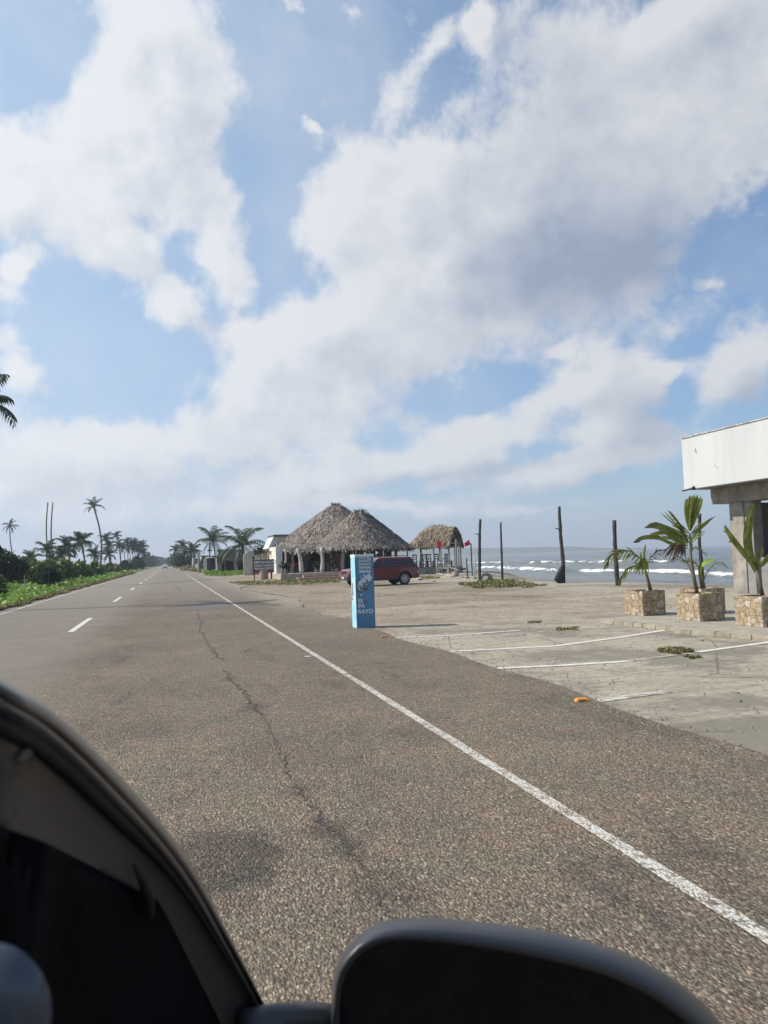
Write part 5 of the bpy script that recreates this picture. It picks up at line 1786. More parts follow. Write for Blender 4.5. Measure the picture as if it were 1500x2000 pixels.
# ------------------------------------------------------------------ thatched restaurant
def thatch_roof(name_shell, cx, cy, rz, ax, ay, L, ze, zt, nstrip, m, parent, seed=1, sl=.55, sw=.06, power=1.10, sq=2.5, skirt=.25, cone_only=True):
    """hipped palm thatch: a shell and thousands of overlapping strips in one mesh"""
    rr = random.Random(seed)
    ca, sa = math.cos(rz), math.sin(rz)
    def E(th):
        c_, s_ = math.cos(th), math.sin(th)
        k = (abs(c_) ** sq + abs(s_) ** sq) ** (-1 / sq)
        return ax * c_ * k, ay * s_ * k
    def P(th, t, off=0.0):
        ex, ey = E(th)
        tx, ty = max(-L, min(L, ex)), 0.0
        x, y = ex + (tx - ex) * t, ey + (ty - ey) * t
        z = ze + (zt - ze) * (max(t, 0) ** power) + .07 * noise.noise(Vector((x * 1.1, y * 1.1, seed)))  + .10 * math.sin(math.pi * t)
        n_ = Vector((ex / ax, ey / ay, .9)).normalized() * off
        x, y, z = x + n_.x, y + n_.y, z + n_.z
        return Vector((cx + x * ca - y * sa, cy + x * sa + y * ca, z))
    mb = MB()
    nt, nth = 10, 48
    vs = []
    for j in range(nt + 1):
        for i in range(nth):
            vs.append(P(2 * math.pi * i / nth, j / nt, -.03))
    fs = [(j * nth + i, j * nth + (i + 1) % nth, (j + 1) * nth + (i + 1) % nth, (j + 1) * nth + i) for j in range(nt) for i in range(nth)]
    # underside
    o0 = len(vs)
    for j in (0, nt):
        for i in range(nth):
            q = P(2 * math.pi * i / nth, j / nt * .97, -.03)
            vs.append(q + Vector((0, 0, -.20)))
    fs += [(o0 + (i + 1) % nth, o0 + i, o0 + nth + i, o0 + nth + (i + 1) % nth) for i in range(nth)]
    fs += [(i, o0 + i, o0 + (i + 1) % nth, (i + 1) % nth) for i in range(nth)]
    mb.add(vs, fs, .35)
    for k in range(nstrip):
        th = rr.random() * 2 * math.pi
        t = 1 - math.sqrt(rr.random())
        l = sl * rr.uniform(.5, 1.3)
        if k % 6 == 0:
            t = rr.random() * .02                                    # ragged eaves
        p = P(th, t, .05 + .06 * rr.random())
        q = P(th + rr.uniform(-.06, .06), max(t - .08, -.05), .02)
        dn = (q - p)
        if dn.length < 1e-4:
            dn = Vector((0, 0, -1))
        dn = (dn.normalized() + Vector((rr.uniform(-.25, .25), rr.uniform(-.25, .25), -.18 - (.7 if t < .02 else 0) + rr.uniform(-.1, .1)))).normalized()
        out_ = Vector((p.x - cx, p.y - cy, 0))
        out_ = out_.normalized() if out_.length > .01 else Vector((1, 0, 0))
        sd = dn.cross(out_)
        sd = sd.normalized() if sd.length > .05 else Vector((-out_.y, out_.x, 0))
        w = sw * rr.uniform(.5, 1.3)
        e = p + dn * l
        if k % 6 == 0:
            e = p + dn * l * .62
        mb.add([p - sd * w, p + sd * w, e + sd * w * .5, e - sd * w * .4], [(0, 1, 2, 3)], rr.random())
    # loose tuft on the ridge
    for k in range(60):
        x = rr.uniform(-L - .1, L + .1)
        b_ = Vector((cx + x * ca, cy + x * sa, zt - .02))
        d_ = Vector((rr.uniform(-1, 1), rr.uniform(-1, 1), rr.uniform(.1, .9))).normalized()
        sd = d_.cross(Vector((0, 1, .2))).normalized() * .02
        e = b_ + d_ * rr.uniform(.15, .5)
        mb.add([b_ - sd, b_ + sd, e], [(0, 1, 2)], rr.random())
    return mb.build(name_shell, m, parent, fixn=False)

Yp = 63.0                                                     # front row of posts
PLAT = PY(640, 1117.5, Yp).z
def at_y(px, Y):
    return PY(px, 1095, Y).x
rest = empty('palapa_restaurant', (at_y(660, 68), 68, 0), 'open beach restaurant under two joined grey palm thatch roofs', 'restaurant')
dR = 70.0
apx1, apx2 = D(655, 985, 73), D(699, 998, 67.5)
ez = 2.42
thatch_roof('thatched_roof', apx1.x, apx1.y, 0, 6.35, 7.5, .35, ez + .02, apx1.z, 9000, M['thatch'], rest, 3, .60, .075)
thatch_roof('thatched_roof', apx2.x + .15, apx2.y, 0, 4.25, 4.0, .45, ez, apx2.z, 7500, M['thatch'], rest, 8, .55, .075)
xl, xr = at_y(541, 66), at_y(770, 66)
mb = MB()
x0, x1 = at_y(540, 60.5), at_y(715, 62)
slab([(at_y(548, Yp - 1.2), Yp - 1.2), (at_y(735, Yp - 1.2), Yp - 1.2), (xr + 1.5, Yp - 1.2), (xr + 1.5, 77), (xl - .3, 77), (xl - .3, Yp - .6)], -.05, PLAT, mb)
mb.build('floor_slab', M['slab_conc'], rest, bevel=.02)
mb = MB()
xa, xb = at_y(594, 60.6), at_y(730, 60.6)
slab([(xa, Yp - 2.1), (xb, Yp - 2.1), (xb, Yp - 1.2), (xa, Yp - 1.2)], -.05, PLAT * .66, mb)
mb.build('step', M['brick_red'], rest, bevel=.015)
mb = MB()
xa = at_y(582, 59.8)
slab([(xa, Yp - 3.0), (xb, Yp - 3.0), (xb, Yp - 2.1), (xa, Yp - 2.1)], -.05, PLAT * .33, mb)
mb.build('step', M['brick_red'], rest, bevel=.015)
def rpost(px, Y, w, lean=0.0, m='pale_post', zt=ez + .10):
    b = Vector((at_y(px, Y), Y, PLAT))
    rr = random.Random(px)
    P = []
    Wd = []
    for i in range(8):
        f = i / 7
        P.append(b + Vector((lean * f + .05 * math.sin(f * 5 + px), 0, (zt - PLAT) * f)))
        Wd.append(w * (1.08 - .15 * f) * (1 + .08 * math.sin(f * 9 + px)))
    mb = MB()
    mb.tube(P, Wd, 8, jit=.1, seed=int(px))
    return mb.build('post', M[m], rest, smooth=True)
for px, Y, w, ln, m_ in ((557.4, 64, .09, 0, 'pale_post'), (573, 66, .09, 0, 'wood_post'), (589.5, Yp, .17, -.28, 'pale_post'), (628, Yp, .16, .12, 'pale_post'),
        (646.5, 65, .11, 0, 'pale_post'), (658, 66, .10, 0, 'wood_post'), (669, Yp, .17, .06, 'pale_post'), (694.5, 66, .12, 0, 'dark_wood'), (709, 66, .10, 0, 'wood_post'),
        (729, 66, .12, 0, 'dark_wood'), (737, 67, .10, -.3, 'dark_wood'), (774.5, 66, .13, 0, 'wood_post')):
    rpost(px, Y, w, ln, m_)
# walls behind the posts
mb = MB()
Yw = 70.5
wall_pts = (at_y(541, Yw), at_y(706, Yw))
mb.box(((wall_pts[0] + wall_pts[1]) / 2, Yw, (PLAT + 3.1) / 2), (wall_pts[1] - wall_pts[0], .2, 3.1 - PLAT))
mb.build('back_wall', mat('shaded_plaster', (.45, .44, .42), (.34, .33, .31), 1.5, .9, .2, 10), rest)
mb = MB()
mb.box((at_y(541, 66.4), 68.4, 1.45), (.25, 4.2, 2.6))
mb.build('side_wall', M['white_wall'], rest)
mb = MB()
mb.box((at_y(547, 65.6), 66.2, 1.45), (.55, .22, 2.6))
mb.build('wall_pier', M['white_wall'], rest)
mb = MB()
mb.box((at_y(599, 69), 69.4, PLAT + 1.2), (.62, .3, 2.4))
mb.build('wall_pier', M['white_wall'], rest)
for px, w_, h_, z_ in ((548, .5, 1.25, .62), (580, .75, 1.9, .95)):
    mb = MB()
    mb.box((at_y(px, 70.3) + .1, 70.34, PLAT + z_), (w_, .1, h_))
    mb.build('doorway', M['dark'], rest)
s0, s1 = PY(607.5, 1076, 69), PY(625.5, 1094.5, 69)
mb = MB()
mb.box(((s0.x + s1.x) / 2, 69.0, (s0.z + s1.z) / 2), (s1.x - s0.x, .12, s0.z - s1.z))
mb.build('serving_hatch', M['dark_blue'], rest, bevel=.02)
mb = MB()
mb.box(((s0.x + s1.x) / 2 + .1, 68.9, s1.z - .06), (s1.x - s0.x + .35, .35, .07))
mb.build('hatch_counter', M['pale_post'], rest)
# arch shaped dark niche below the hatch
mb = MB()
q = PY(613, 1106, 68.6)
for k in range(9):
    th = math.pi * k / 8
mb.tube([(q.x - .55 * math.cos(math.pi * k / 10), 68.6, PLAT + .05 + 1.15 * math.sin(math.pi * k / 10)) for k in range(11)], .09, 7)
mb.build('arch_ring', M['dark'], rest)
mb = MB()
for a_, b_ in ((701, 711), (715, 728), (741, 748.5), (750, 756)):
    xa, xb = at_y(a_, 69), at_y(b_, 69)
    mb = MB()
    mb.box(((xa + xb) / 2, 69, PLAT + 1.15), (xb - xa, .12, 2.3))
    mb.build('wall_panel', M['white_wall'], rest)
mb = MB()
xa, xb = at_y(756.5, 69.2), at_y(765.5, 69.2)
mb.box(((xa + xb) / 2, 69.3, PLAT + 1.15), (xb - xa, .2, 2.3))
mb.build('wall_panel', M['grey_conc'], rest)
# stepped wall rising behind the left slope
stw = empty('stepped_wall', (at_y(578, 79), 79, 0), 'stepped brick wall rising behind the left slope of the thatch', 'wall')
mb = MB()
for k in range(6):
    a0 = PY(564 + k * 7.2, 1043.5 - k * 4.3, 79)
    a1 = PY(564 + (k + 1) * 7.2, 1040, 79)
    mb.box(((a0.x + a1.x) / 2, 79, a0.z / 2), (a1.x - a0.x - .004, .3, a0.z))
mb.build('masonry', M['brown_conc'], stw)
# chairs, tables, plants below the roof
def chair_proto():
    t = empty('wooden_chair', (0, 0, 0), 'dark wooden chair', 'chair', 'dark wooden chairs')
    def part(nm, bxs):
        mb = MB()
        for c_, s_ in bxs:
            mb.box(c_, s_)
        o = mb.build(nm, M['black_wood'])
        o.parent = t
        return o
    for x in (-.19, .19):
        part('leg', [((x, -.19, .22), (.045, .045, .44))])
        part('back_post', [((x, .19, .50), (.045, .05, 1.0))])
    part('seat', [((0, 0, .455), (.44, .44, .04))])
    part('top_rail', [((0, .19, 1.0), (.43, .035, .10))])
    part('back_slat', [((0, .19, .82), (.34, .025, .06))])
    part('back_slat', [((0, .19, .66), (.34, .025, .06))])
    part('stretcher', [((0, -.19, .2), (.34, .025, .03))])
    return t
chair0 = chair_proto()
first = [True]
def put_chair(x, y, z, rz, label, s_=1.0):
    t = chair0 if first[0] else copy_tree(chair0)
    first[0] = False
    t.location = (x, y, z)
    t.rotation_euler = (0, 0, rz)
    t.scale = (s_, s_, s_)
    t['label'] = label
def table(x, y, z, w, m, label, grp=None):
    t = empty('square_table', (x, y, z), label, 'table', grp)
    mb = MB()
    mb.box((x, y, z + .73), (w, w, .045))
    mb.build('table_top', M[m], t, bevel=.01)
    for sx_ in (-1, 1):
        for sy_ in (-1, 1):
            mb = MB()
            mb.box((x + sx_ * w * .42, y + sy_ * w * .42, z + .355), (.05, .05, .705))
            mb.build('leg', M['grey_plastic'] if m == 'red_plastic' else M['black_wood'], t)
table(at_y(577, 64.6), 64.6, PLAT, .85, 'red_plastic', 'red topped table at the left end of the restaurant', 'red tables')
table(at_y(634, 64.8), 64.8, PLAT, .6, 'red_plastic', 'red topped table behind the second thick post', 'red tables')
for i, (px, Y, rz, lb) in enumerate(((568, 65, 1.2, 'dark chair left of the left red table'), (586, 65.4, -1.2, 'dark chair right of the left red table'), (597, 65.5, 2.8, 'dark chair just right of the leaning thick post'),
        (604, 66.6, .6, 'dark chair in front of the pale pier below the hatch'), (641, 66, -1.3, 'dark chair right of the second red table'), (651, 67, 2.9, 'dark chair between the two slim pale posts'), (677, 66.5, .4, 'dark chair right of the third thick post'),
        (684, 66, 1.6, 'dark chair nearest the blue pillar'))):
    put_chair(at_y(px, Y), Y, PLAT, rz, lb, 1.1)
for px, lb, grp in ((552, 'small potted cactus by the left post', None), ):
    pass
def potplant(px, Y, h_, label, m='bush', pm='grey_conc', z=None, n=120):
    x = at_y(px, Y)
    z = PLAT if z is None else z
    t = empty('pot_plant', (x, Y, z), label, 'plant', 'pot plants on the restaurant terrace')
    mb = MB()
    mb.tube([(x, Y, z), (x, Y, z + .28)], [.15, .19], 10)
    mb.build('pot', M[pm], t)
    mb = MB()
    rr = random.Random(int(px))
    leaf_cloud(mb, (x, Y, z + .28 + h_ / 2), (.28, .28, h_ / 2 + .05), n, .13, rr)
    mb.build('foliage', M[m], t, fixn=False)
potplant(552, 62.6, .6, 'bushy plant left of the first slim post', 'bush_dark')
potplant(558, 62.4, .5, 'grey green plant at the foot of the first slim post', 'bush_dark')
potplant(649, 62.8, .8, 'tall dark plant between the second and third thick posts', 'bush_dark')
potplant(657, 62.7, .9, 'plant with reddish leaves left of the third thick post', 'palm_dry', 'terra')
potplant(618, 64, .5, 'low plant in a grey tub below the hatch', 'bush_dark')

# people at the restaurant
M['skin'] = mat('skin', (.16, .09, .06), (.14, .08, .055), 6, .6)
M['dark_shirt'] = mat('dark_shirt', (.03, .03, .045), (.045, .045, .06), 6, .85)
M['jeans'] = mat('trousers', (.03, .035, .05), None, 6, .9)
M['hair'] = mat('hair', (.012, .010, .009), None, 6, .7)
def person(loc, rz, label, seated=False):
    t = empty('person', loc, label, 'person', None, rz)
    if seated:
        J = {'pel': (0, 0, .50), 'ch': (0, .02, .85), 'nk': (0, 0, 1.05), 'hd': (0, -.03, 1.24), 'lk': (.13, -.42, .50), 'rk': (-.13, -.42, .50), 'lf': (.13, -.42, .08), 'rf': (-.13, -.42, .08),
             'lt': (.13, -.58, .04), 'rt': (-.13, -.58, .04), 'le': (.25, -.12, .76), 're': (-.25, -.12, .76), 'lh': (.16, -.34, .70), 'rh': (-.16, -.34, .70)}
    else:
        J = {'pel': (0, 0, .93), 'ch': (0, 0, 1.25), 'nk': (0, 0, 1.47), 'hd': (0, -.02, 1.63), 'lk': (.10, -.02, .50), 'rk': (-.10, .02, .50), 'lf': (.11, .02, .08), 'rf': (-.11, .05, .08),
             'lt': (.12, -.14, .04), 'rt': (-.12, -.12, .04), 'le': (.26, .03, 1.13), 're': (-.26, .03, 1.13), 'lh': (.24, -.12, .90), 'rh': (-.24, -.12, .90)}
    J['ls'] = tuple(Vector(J['nk']) + Vector((.18, 0, -.07)))
    J['rs'] = tuple(Vector(J['nk']) + Vector((-.18, 0, -.07)))
    J['lp'] = tuple(Vector(J['pel']) + Vector((.09, 0, -.04)))
    J['rp'] = tuple(Vector(J['pel']) + Vector((-.09, 0, -.04)))
    rad = dict(pel=.14, ch=.15, nk=.055, hd=.095, lp=.09, rp=.09, lk=.06, rk=.06, lf=.042, rf=.042, lt=.035, rt=.035, ls=.06, rs=.06, le=.045, re=.045, lh=.035, rh=.035)
    ks = list(J)
    edges = [('pel', 'ch'), ('ch', 'nk'), ('nk', 'hd'), ('pel', 'lp'), ('pel', 'rp'), ('lp', 'lk'), ('rp', 'rk'), ('lk', 'lf'), ('rk', 'rf'), ('lf', 'lt'), ('rf', 'rt'), ('ch', 'ls'), ('ch', 'rs'), ('ls', 'le'), ('rs', 're'), ('le', 'lh'), ('re', 'rh')]
    vs = [J[k] for k in ks]
    es = [(ks.index(a), ks.index(b)) for a, b in edges]
    R_ = [rad[k] for k in ks]
    for hnd, sg in (('lh', 1), ('rh', -1)):            # five fingers on each hand
        hp = Vector(J[hnd])
        for q, (ox, l) in enumerate(((-.03, .06), (-.012, .085), (.006, .09), (.022, .08), (.034, .065))):
            vs.append(tuple(hp + Vector((ox, -.05, -.03))))
            vs.append(tuple(hp + Vector((ox * 1.3, -.05 - l * .5, -.03 - l * .6))))
            es += [(ks.index(hnd), len(vs) - 2), (len(vs) - 2, len(vs) - 1)]
            R_ += [.009, .008]
    me = bpy.data.meshes.new('body')
    me.from_pydata(vs, es, [])
    o = bpy.data.objects.new('body', me)
    COL.objects.link(o)
    me.skin_vertices or None
    md = o.modifiers.new('skin', 'SKIN')
    bm = bmesh.new()
    bm.from_mesh(me)
    lay = bm.verts.layers.skin.verify()
    bm.verts.ensure_lookup_table()
    for i, v in enumerate(bm.verts):
        v[lay].radius = (R_[i], R_[i])
        v[lay].use_root = i == 0
    bm.to_mesh(me)
    bm.free()
    o.modifiers.new('sub', 'SUBSURF').levels = 1
    dg = bpy.context.evaluated_depsgraph_get()
    dg.update()
    nm = bpy.data.meshes.new_from_object(o.evaluated_get(dg))
    bpy.data.objects.remove(o)
    nm.materials.clear()
    for m_ in ('skin', 'dark_shirt', 'jeans'):
        nm.materials.append(M[m_])
    top, mid = J['nk'][2] - .02, J['pel'][2] + .05
    for p in nm.polygons:
        z = sum(nm.vertices[i].co.z for i in p.vertices) / len(p.vertices)
        x = sum(abs(nm.vertices[i].co.x) for i in p.vertices) / len(p.vertices)
        p.material_index = 0 if z > top or (x > .205 and z < J['le'][2] + .04 and not seated) else (1 if z > mid else 2)
        p.use_smooth = True
    b = bpy.data.objects.new('body', nm)
    COL.objects.link(b)
    b.parent = t
    mb = MB()
    hd = Vector(J['hd'])
    bm2 = bmesh.new()
    bmesh.ops.create_icosphere(bm2, subdivisions=2, radius=.108)
    for v in bm2.verts:
        v.co = Vector((v.co.x * .95, v.co.y * 1.08 + .022, v.co.z * 1.05 + .035))
        if v.co.z < -.03 and v.co.y < .05:
            v.co.y += .06
    hm = bpy.data.meshes.new('hair')
    bm2.to_mesh(hm)
    bm2.free()
    hm.materials.append(M['hair'])
    h = bpy.data.objects.new('hair', hm)
    COL.objects.link(h)
    h.parent = t
    h.location = hd
    return t
person((at_y(740.3, 64.5), 64.5, PLAT), .3, 'person in dark clothes standing under the thatch behind the roof of the red car')
person((at_y(686, 65.2), 65.2, PLAT), .5, 'person in dark clothes seated at the terrace just left of the blue pillar', True)

# ------------------------------------------------------------------ white gabled house and ruins on the left
gh = empty('gabled_house', (at_y(545, 84), 84, 0), 'white house with a pitched roof edge behind the left end of the thatch', 'house')
mb = MB()
pts_ = [(524, 1071), (534.5, 1048), (563, 1046.5), (571, 1060), (571, 1110), (538, 1110), (537.5, 1078)]
mb.poly([PY(x, y, 82) for x, y in pts_], (0, 5, 0))
mb.build('gable_wall', M['clean_white'], gh)
mb = MB()
a_, b_ = PY(533.5, 1047, 81.8), PY(566, 1045.2, 81.8)
mb.box(((a_.x + b_.x) / 2, 84.3, (a_.z + b_.z) / 2 + .05), (b_.x - a_.x, 5.6, .12))
mb.build('roof_edge', M['grey_conc'], gh)
mb = MB()
a_, b_ = PY(524, 1074, 81.5), PY(537, 1080, 81.5)
mb.tube([a_, b_], .10, 5)
mb.build('eave_beam', M['black_wood'], gh)
oh = empty('ochre_house', (at_y(530, 88), 88, 0), 'ochre walled house glimpsed behind the menu sign', 'house')
mb = MB()
a_, b_ = PY(523, 1072, 88), PY(545, 1120, 88)
mb.box(((a_.x + b_.x) / 2, 89, a_.z / 2), (b_.x - a_.x, 2, a_.z))
mb.build('wall', M['ochre'], oh)
mb = MB()
mb.box((a_.x + .6, 87.7, a_.z * .45), (.3, .5, a_.z * .9))
mb.build('pier', M['pale_post'], oh)

ph = empty('peeling_building', (at_y(505, 92), 92, 0), 'low building with peeling whitewashed walls and a broken roof edge', 'building')
def wallbox(px0, px1, ytop, Y, m, name, parent, dep=.3, ybot=None, top2=None):
    a_, b_ = PY(px0, ytop, Y), PY(px1, ytop if top2 is None else top2, Y)
    z0 = 0 if ybot is None else PY((px0 + px1) / 2, ybot, Y).z
    mb = MB()
    vs = []
    for yy in (Y, Y + dep):
        vs += [(a_.x, yy, z0), (b_.x, yy, z0), (b_.x, yy, b_.z), (a_.x, yy, a_.z)]
    mb.add(vs, [(0, 1, 2, 3), (7, 6, 5, 4), (0, 4, 5, 1), (1, 5, 6, 2), (2, 6, 7, 3), (3, 7, 4, 0)])
    return mb.build(name, M[m], parent)
wallbox(475.5, 495, 1082, 88, 'peeling', 'front_wall', ph, top2=1075)
wallbox(496, 512, 1080, 90, 'peeling', 'front_wall', ph, top2=1076)
wallbox(512, 523.5, 1066, 89.6, 'white_wall', 'corner_wall', ph, top2=1063.5)
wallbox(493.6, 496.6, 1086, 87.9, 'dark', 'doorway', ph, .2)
wallbox(498, 508, 1087, 89.9, 'white_wall', 'wall_infill', ph, .1, 1096)
mb = MB()
mb.poly([PY(x, y, 89) for x, y in ((497, 1066.5), (505, 1067.5), (528, 1063), (528, 1061.5), (507, 1065.8))], (0, 2.6, 0))
mb.build('broken_roof', M['grey_conc'], ph)
mb = MB()
mb.poly([PY(x, y, 89.2) for x, y in ((479, 1081), (489, 1076), (500, 1075), (508, 1070), (512, 1066), (512, 1081), (500, 1084), (490, 1082))], (0, .3, 0))
mb.build('ruined_upper_wall', M['grey_conc'], ph)
mb = MB()
rr = random.Random(4)
c_ = PY(505, 1078, 89.2)
leaf_cloud(mb, (c_.x, 89, c_.z), (1.0, .3, .5), 260, .14, rr)
mb.build('creeper', M['bush_dark'], ph, fixn=False)

rn = empty('ruined_house', (at_y(450, 104), 104, 0), 'grey ruined house with dark openings behind the two near palms', 'building')
wallbox(424, 478, 1073, 108, 'grey_conc', 'upper_wall', rn, 4)
wallbox(444, 476, 1090.5, 103.6, 'brown_conc', 'lintel_beam', rn, .5, 1094)
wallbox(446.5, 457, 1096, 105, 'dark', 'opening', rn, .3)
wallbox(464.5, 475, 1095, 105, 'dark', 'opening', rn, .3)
wallbox(457, 464, 1095, 104.4, 'peeling', 'green_pier', rn, .4)
wallbox(424.5, 427, 1078, 107, 'clean_white', 'white_patch', rn, .6, 1083)
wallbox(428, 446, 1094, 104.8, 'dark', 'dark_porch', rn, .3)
wallbox(431, 433, 1090, 104, 'grey_conc', 'porch_post', rn, .3)
wallbox(438, 440.5, 1088, 104, 'grey_conc', 'porch_post', rn, .3)
wallbox(415, 446, 1086, 104.2, 'grey_conc', 'roof_slab', rn, 5, 1088.5)
lw = empty('low_ruin', (at_y(402, 124), 124, 0), 'low grey ruin with a flat slab roof left of the near palms', 'building')
wallbox(393, 420, 1085, 124, 'grey_conc', 'roof_slab', lw, 5, 1087.5)
wallbox(398, 404, 1091, 124.5, 'white_wall', 'pale_wall', lw, .4)
wallbox(404, 420, 1090, 125.5, 'dark', 'dark_opening', lw, .4)
wallbox(385.5, 390, 1084, 126, 'dark', 'dark_opening', lw, .4)

# far slender posts right of the road
def post(px0, ytop, pxb, ybase, w, label, m, d, cap=None, arm=None, name='post', grp=None, lower=None):
    b, tp_ = D(pxb, ybase, d), D(px0, ytop, d)
    b.z = hz(b.x, b.y) - .05
    t = empty(name, b, label, 'pole' if 'pole' in name else 'post', grp)
    mb = MB()
    r_ = w / F * d / 2
    mb.tube([b, b.lerp(tp_, .5), tp_], [r_, r_ * .95, r_ * .8], 7)
    mb.build('shaft', M[m], t)
    if cap:
        mb = MB()
        mb.box(tp_ + Vector((0, 0, .05)), (cap[0] / F * d, .5, cap[1] / F * d))
        mb.build('cap', M['grey_conc'], t)
    if arm:
        a_, b_ = D(arm[0], arm[2], d), D(arm[1], arm[2], d)
        mb = MB()
        mb.box((a_ + b_) / 2, ((b_ - a_).length, .12, .14), rz=-.27)
        mb.build('cross_arm', M['black_wood'], t)
    if lower:
        q = D(pxb, lower[1], d)
        mb = MB()
        mb.tube([D(pxb, lower[2], d), q], lower[0] / F * d / 2, 8)
        mb.build('white_sleeve', M['white_paint'], t)
post(408.5, 1040, 410, 1116, 2.0, 'thin dark utility pole with a short cross arm before the ruins', 'dark_wood', 100, arm=(405, 414.5, 1075), name='utility_pole')
post(388.3, 1076, 387.5, 1115, 3.2, 'concrete post with a wider cap right of the road', 'pale_post', 118, cap=(5.5, 1.6), name='concrete_post')
post(376.6, 1082, 377.4, 1109, 1.8, 'slim post with a white lower sleeve right of the road', 'pale_post', 150, name='sleeved_post', lower=(4.2, 1091, 1104))
post(429, 1082, 430, 1113, 2.6, 'grey concrete post in front of the ruined porch', 'grey_conc', 102, name='concrete_post')
# wooden stakes on the inland verge
for px, yt, yb, w, d, lb in ((48, 1124, 1153, 1.7, 48, 'thin grey wooden stake with a rail at the left of the verge'), (108.5, 1135, 1150, 1.7, 50, 'thin brown stake between the shrubs and the road'), (78, 1146, 1155, 1.5, 46, 'short dark stump of a stake in the vines'), (213, 1108, 1127, 1.5, 100, 'far thin stake on the verge')):
    post(px, yt, px + .3, yb, w, lb, 'wood_post', d, name='wooden_stake', grp='stakes on the verge')
a_, b_ = D(46, 1125, 48), D(96, 1118, 52)
rt = empty('fence_rail', a_, 'thin horizontal rail running between shrubs on the verge', 'rail')
mb = MB()
mb.tube([a_, (a_ + b_) / 2 + Vector((0, 0, -.03)), b_], .02, 6)
mb.tube([b_, Vector((b_.x, b_.y, hz(b_.x, b_.y)))], .02, 6)
mb.build('rail', M['dark_wood'], rt)

# menu sign and terracotta drum
bq = G(516, 1136)
dS = (bq - CAM).dot(_f)
t = empty('menu_sign', G(530, 1134), 'red and black wooden menu sign painted with white capitals', 'sign')
q0, q1 = D(494.6, 1094.5, dS + .5), D(535.5, 1117.5, dS + .5)
sx_ = (q1 - q0).dot(_r0)
Xs = _r0
Ysn = Vector((math.sin(YAW), math.cos(YAW), 0))
hS = .90 * (q0.z - q1.z)
def SP(u, v, k=0.0):
    return q0 + Xs * (sx_ * u) + Vector((0, 0, -v * (q0.z - q1.z - .0))) - Ysn * k
mb = MB()
mb.poly([SP(0, .0), SP(1, -.06), SP(1, 1), SP(0, 1.02)], Ysn * .04)
mb.build('board', M['sign_black'], t)
mb = MB()
mb.poly([SP(0, .84, .003), SP(1, .82, .003), SP(1.01, 1.03, .003), SP(0, 1.05, .003)], Ysn * .003)
mb.build('red_band', M['red_paint'], t)
for s_, v, z in (('EMPANADAS', .27, .295), ('DESAYUNOS', .53, .255), ('PESCADO FRITO', .77, .232)):
    text(s_, z * .98, M['white_paint'], SP(.025, v, .008), Xs, (0, 0, 1), t, bold=.008, space=[1.0, 1.03, .86][['EMPANADAS', 'DESAYUNOS', 'PESCADO FRITO'].index(s_)] * 1.02)
for px in (496.5, 530):
    mb = MB()
    b_ = D(px, 1117, dS + .45)
    b2 = Vector((b_.x, b_.y, -.05))
    mb.tube([b2, b_ + Vector((0, 0, .2))], .07 if px > 520 else .045, 8)
    mb.build('post', M['red_paint'] if px > 520 else M['dark_wood'], t)
r_ = 17.0 / F * dS / 2
t = empty('clay_drum', bq, 'reddish brown drum standing in front of the menu sign', 'drum')
mb = MB()
hh = 20.5 / F * dS
mb.tube([bq + Vector((0, 0, z * hh)) for z in (0, .1, .5, .93, .94, 1.0)], [r_ * k for k in (.97, .98, .97, .99, 1.04, 1.04)], 20)
mb.build('drum_body', M['terra'], t, smooth=False)
mb = MB()
mb.tube([bq + Vector((0, 0, hh)), bq + Vector((0, 0, hh + .02))], [r_ * .96, r_ * .9], 20)
mb.build('lid', M['slab_conc'], t)
mb = MB()
rr = random.Random(6)
me_pts = G(516, 1138)
bm = bmesh.new()
for (px, py, s_) in ((508, 1138, .45), (528, 1136, .5), (536, 1138, .35), (517, 1139, .3)):
    p = G(px, py)
    mt = Matrix.Translation(p) @ Matrix.Diagonal((s_ * 1.6, s_, .18, 1))
    bmesh.ops.create_icosphere(bm, subdivisions=3, radius=1, matrix=mt)
for v in bm.verts:
    v.co += Vector((0, 0, .06 * noise.noise(v.co * 3)))
me = bpy.data.meshes.new('dirt_mound')
bm.to_mesh(me)
bm.free()
me.materials.append(M['rock'])
o = bpy.data.objects.new('dirt_mound', me)
COL.objects.link(o)
tag(o, kind='structure')

# ------------------------------------------------------------------ small beach hut
dh = 68.0
hc = D(848, 1090, dh)
ang = math.radians(-(YAW * 57.2958) - 26)          # long axis turned, right end nearer
la = Vector((math.cos(ang), math.sin(ang), 0))
wa = Vector((-la.y, la.x, 0))
HL, HW = 1.95, 1.45
hut = empty('beach_hut', (hc.x, hc.y, 0), 'small open hut with golden brown palm thatch on slim posts by the sea', 'hut')
zE = D(820, 1066, dh - 1).z
zT = D(850, 1028, dh).z
PH = .55
def HP_(a, b, z):
    return Vector((hc.x, hc.y, 0)) + la * a + wa * b + Vector((0, 0, z))
mb = MB()
rr = random.Random(17)
def RP(s_, t, off=0):                # s along ridge -1..1, t: -1 front eave..0 ridge..1 rear eave
    k = abs(t)
    b = (HW + .28) * t
    z = zE + (zT - zE) * (1 - k ** 1.75) * ((1 - .92 * max(0, (-s_ + .05) / 1.07) ** 2.0) if s_ < 0 else 1 - .12 * s_ * s_) + off
    return HP_((HL + .15 - .35 * (1 - k) * (1 if s_ < 0 else .2)) * s_, b * (1 + .1 * (1 - k)), z + .05 * math.sin(s_ * 7 + t * 3))
nn1, nn2 = 10, 14
vs = [RP(-1 + 2 * i / nn1, -1 + 2 * j / nn2) for i in range(nn1 + 1) for j in range(nn2 + 1)]
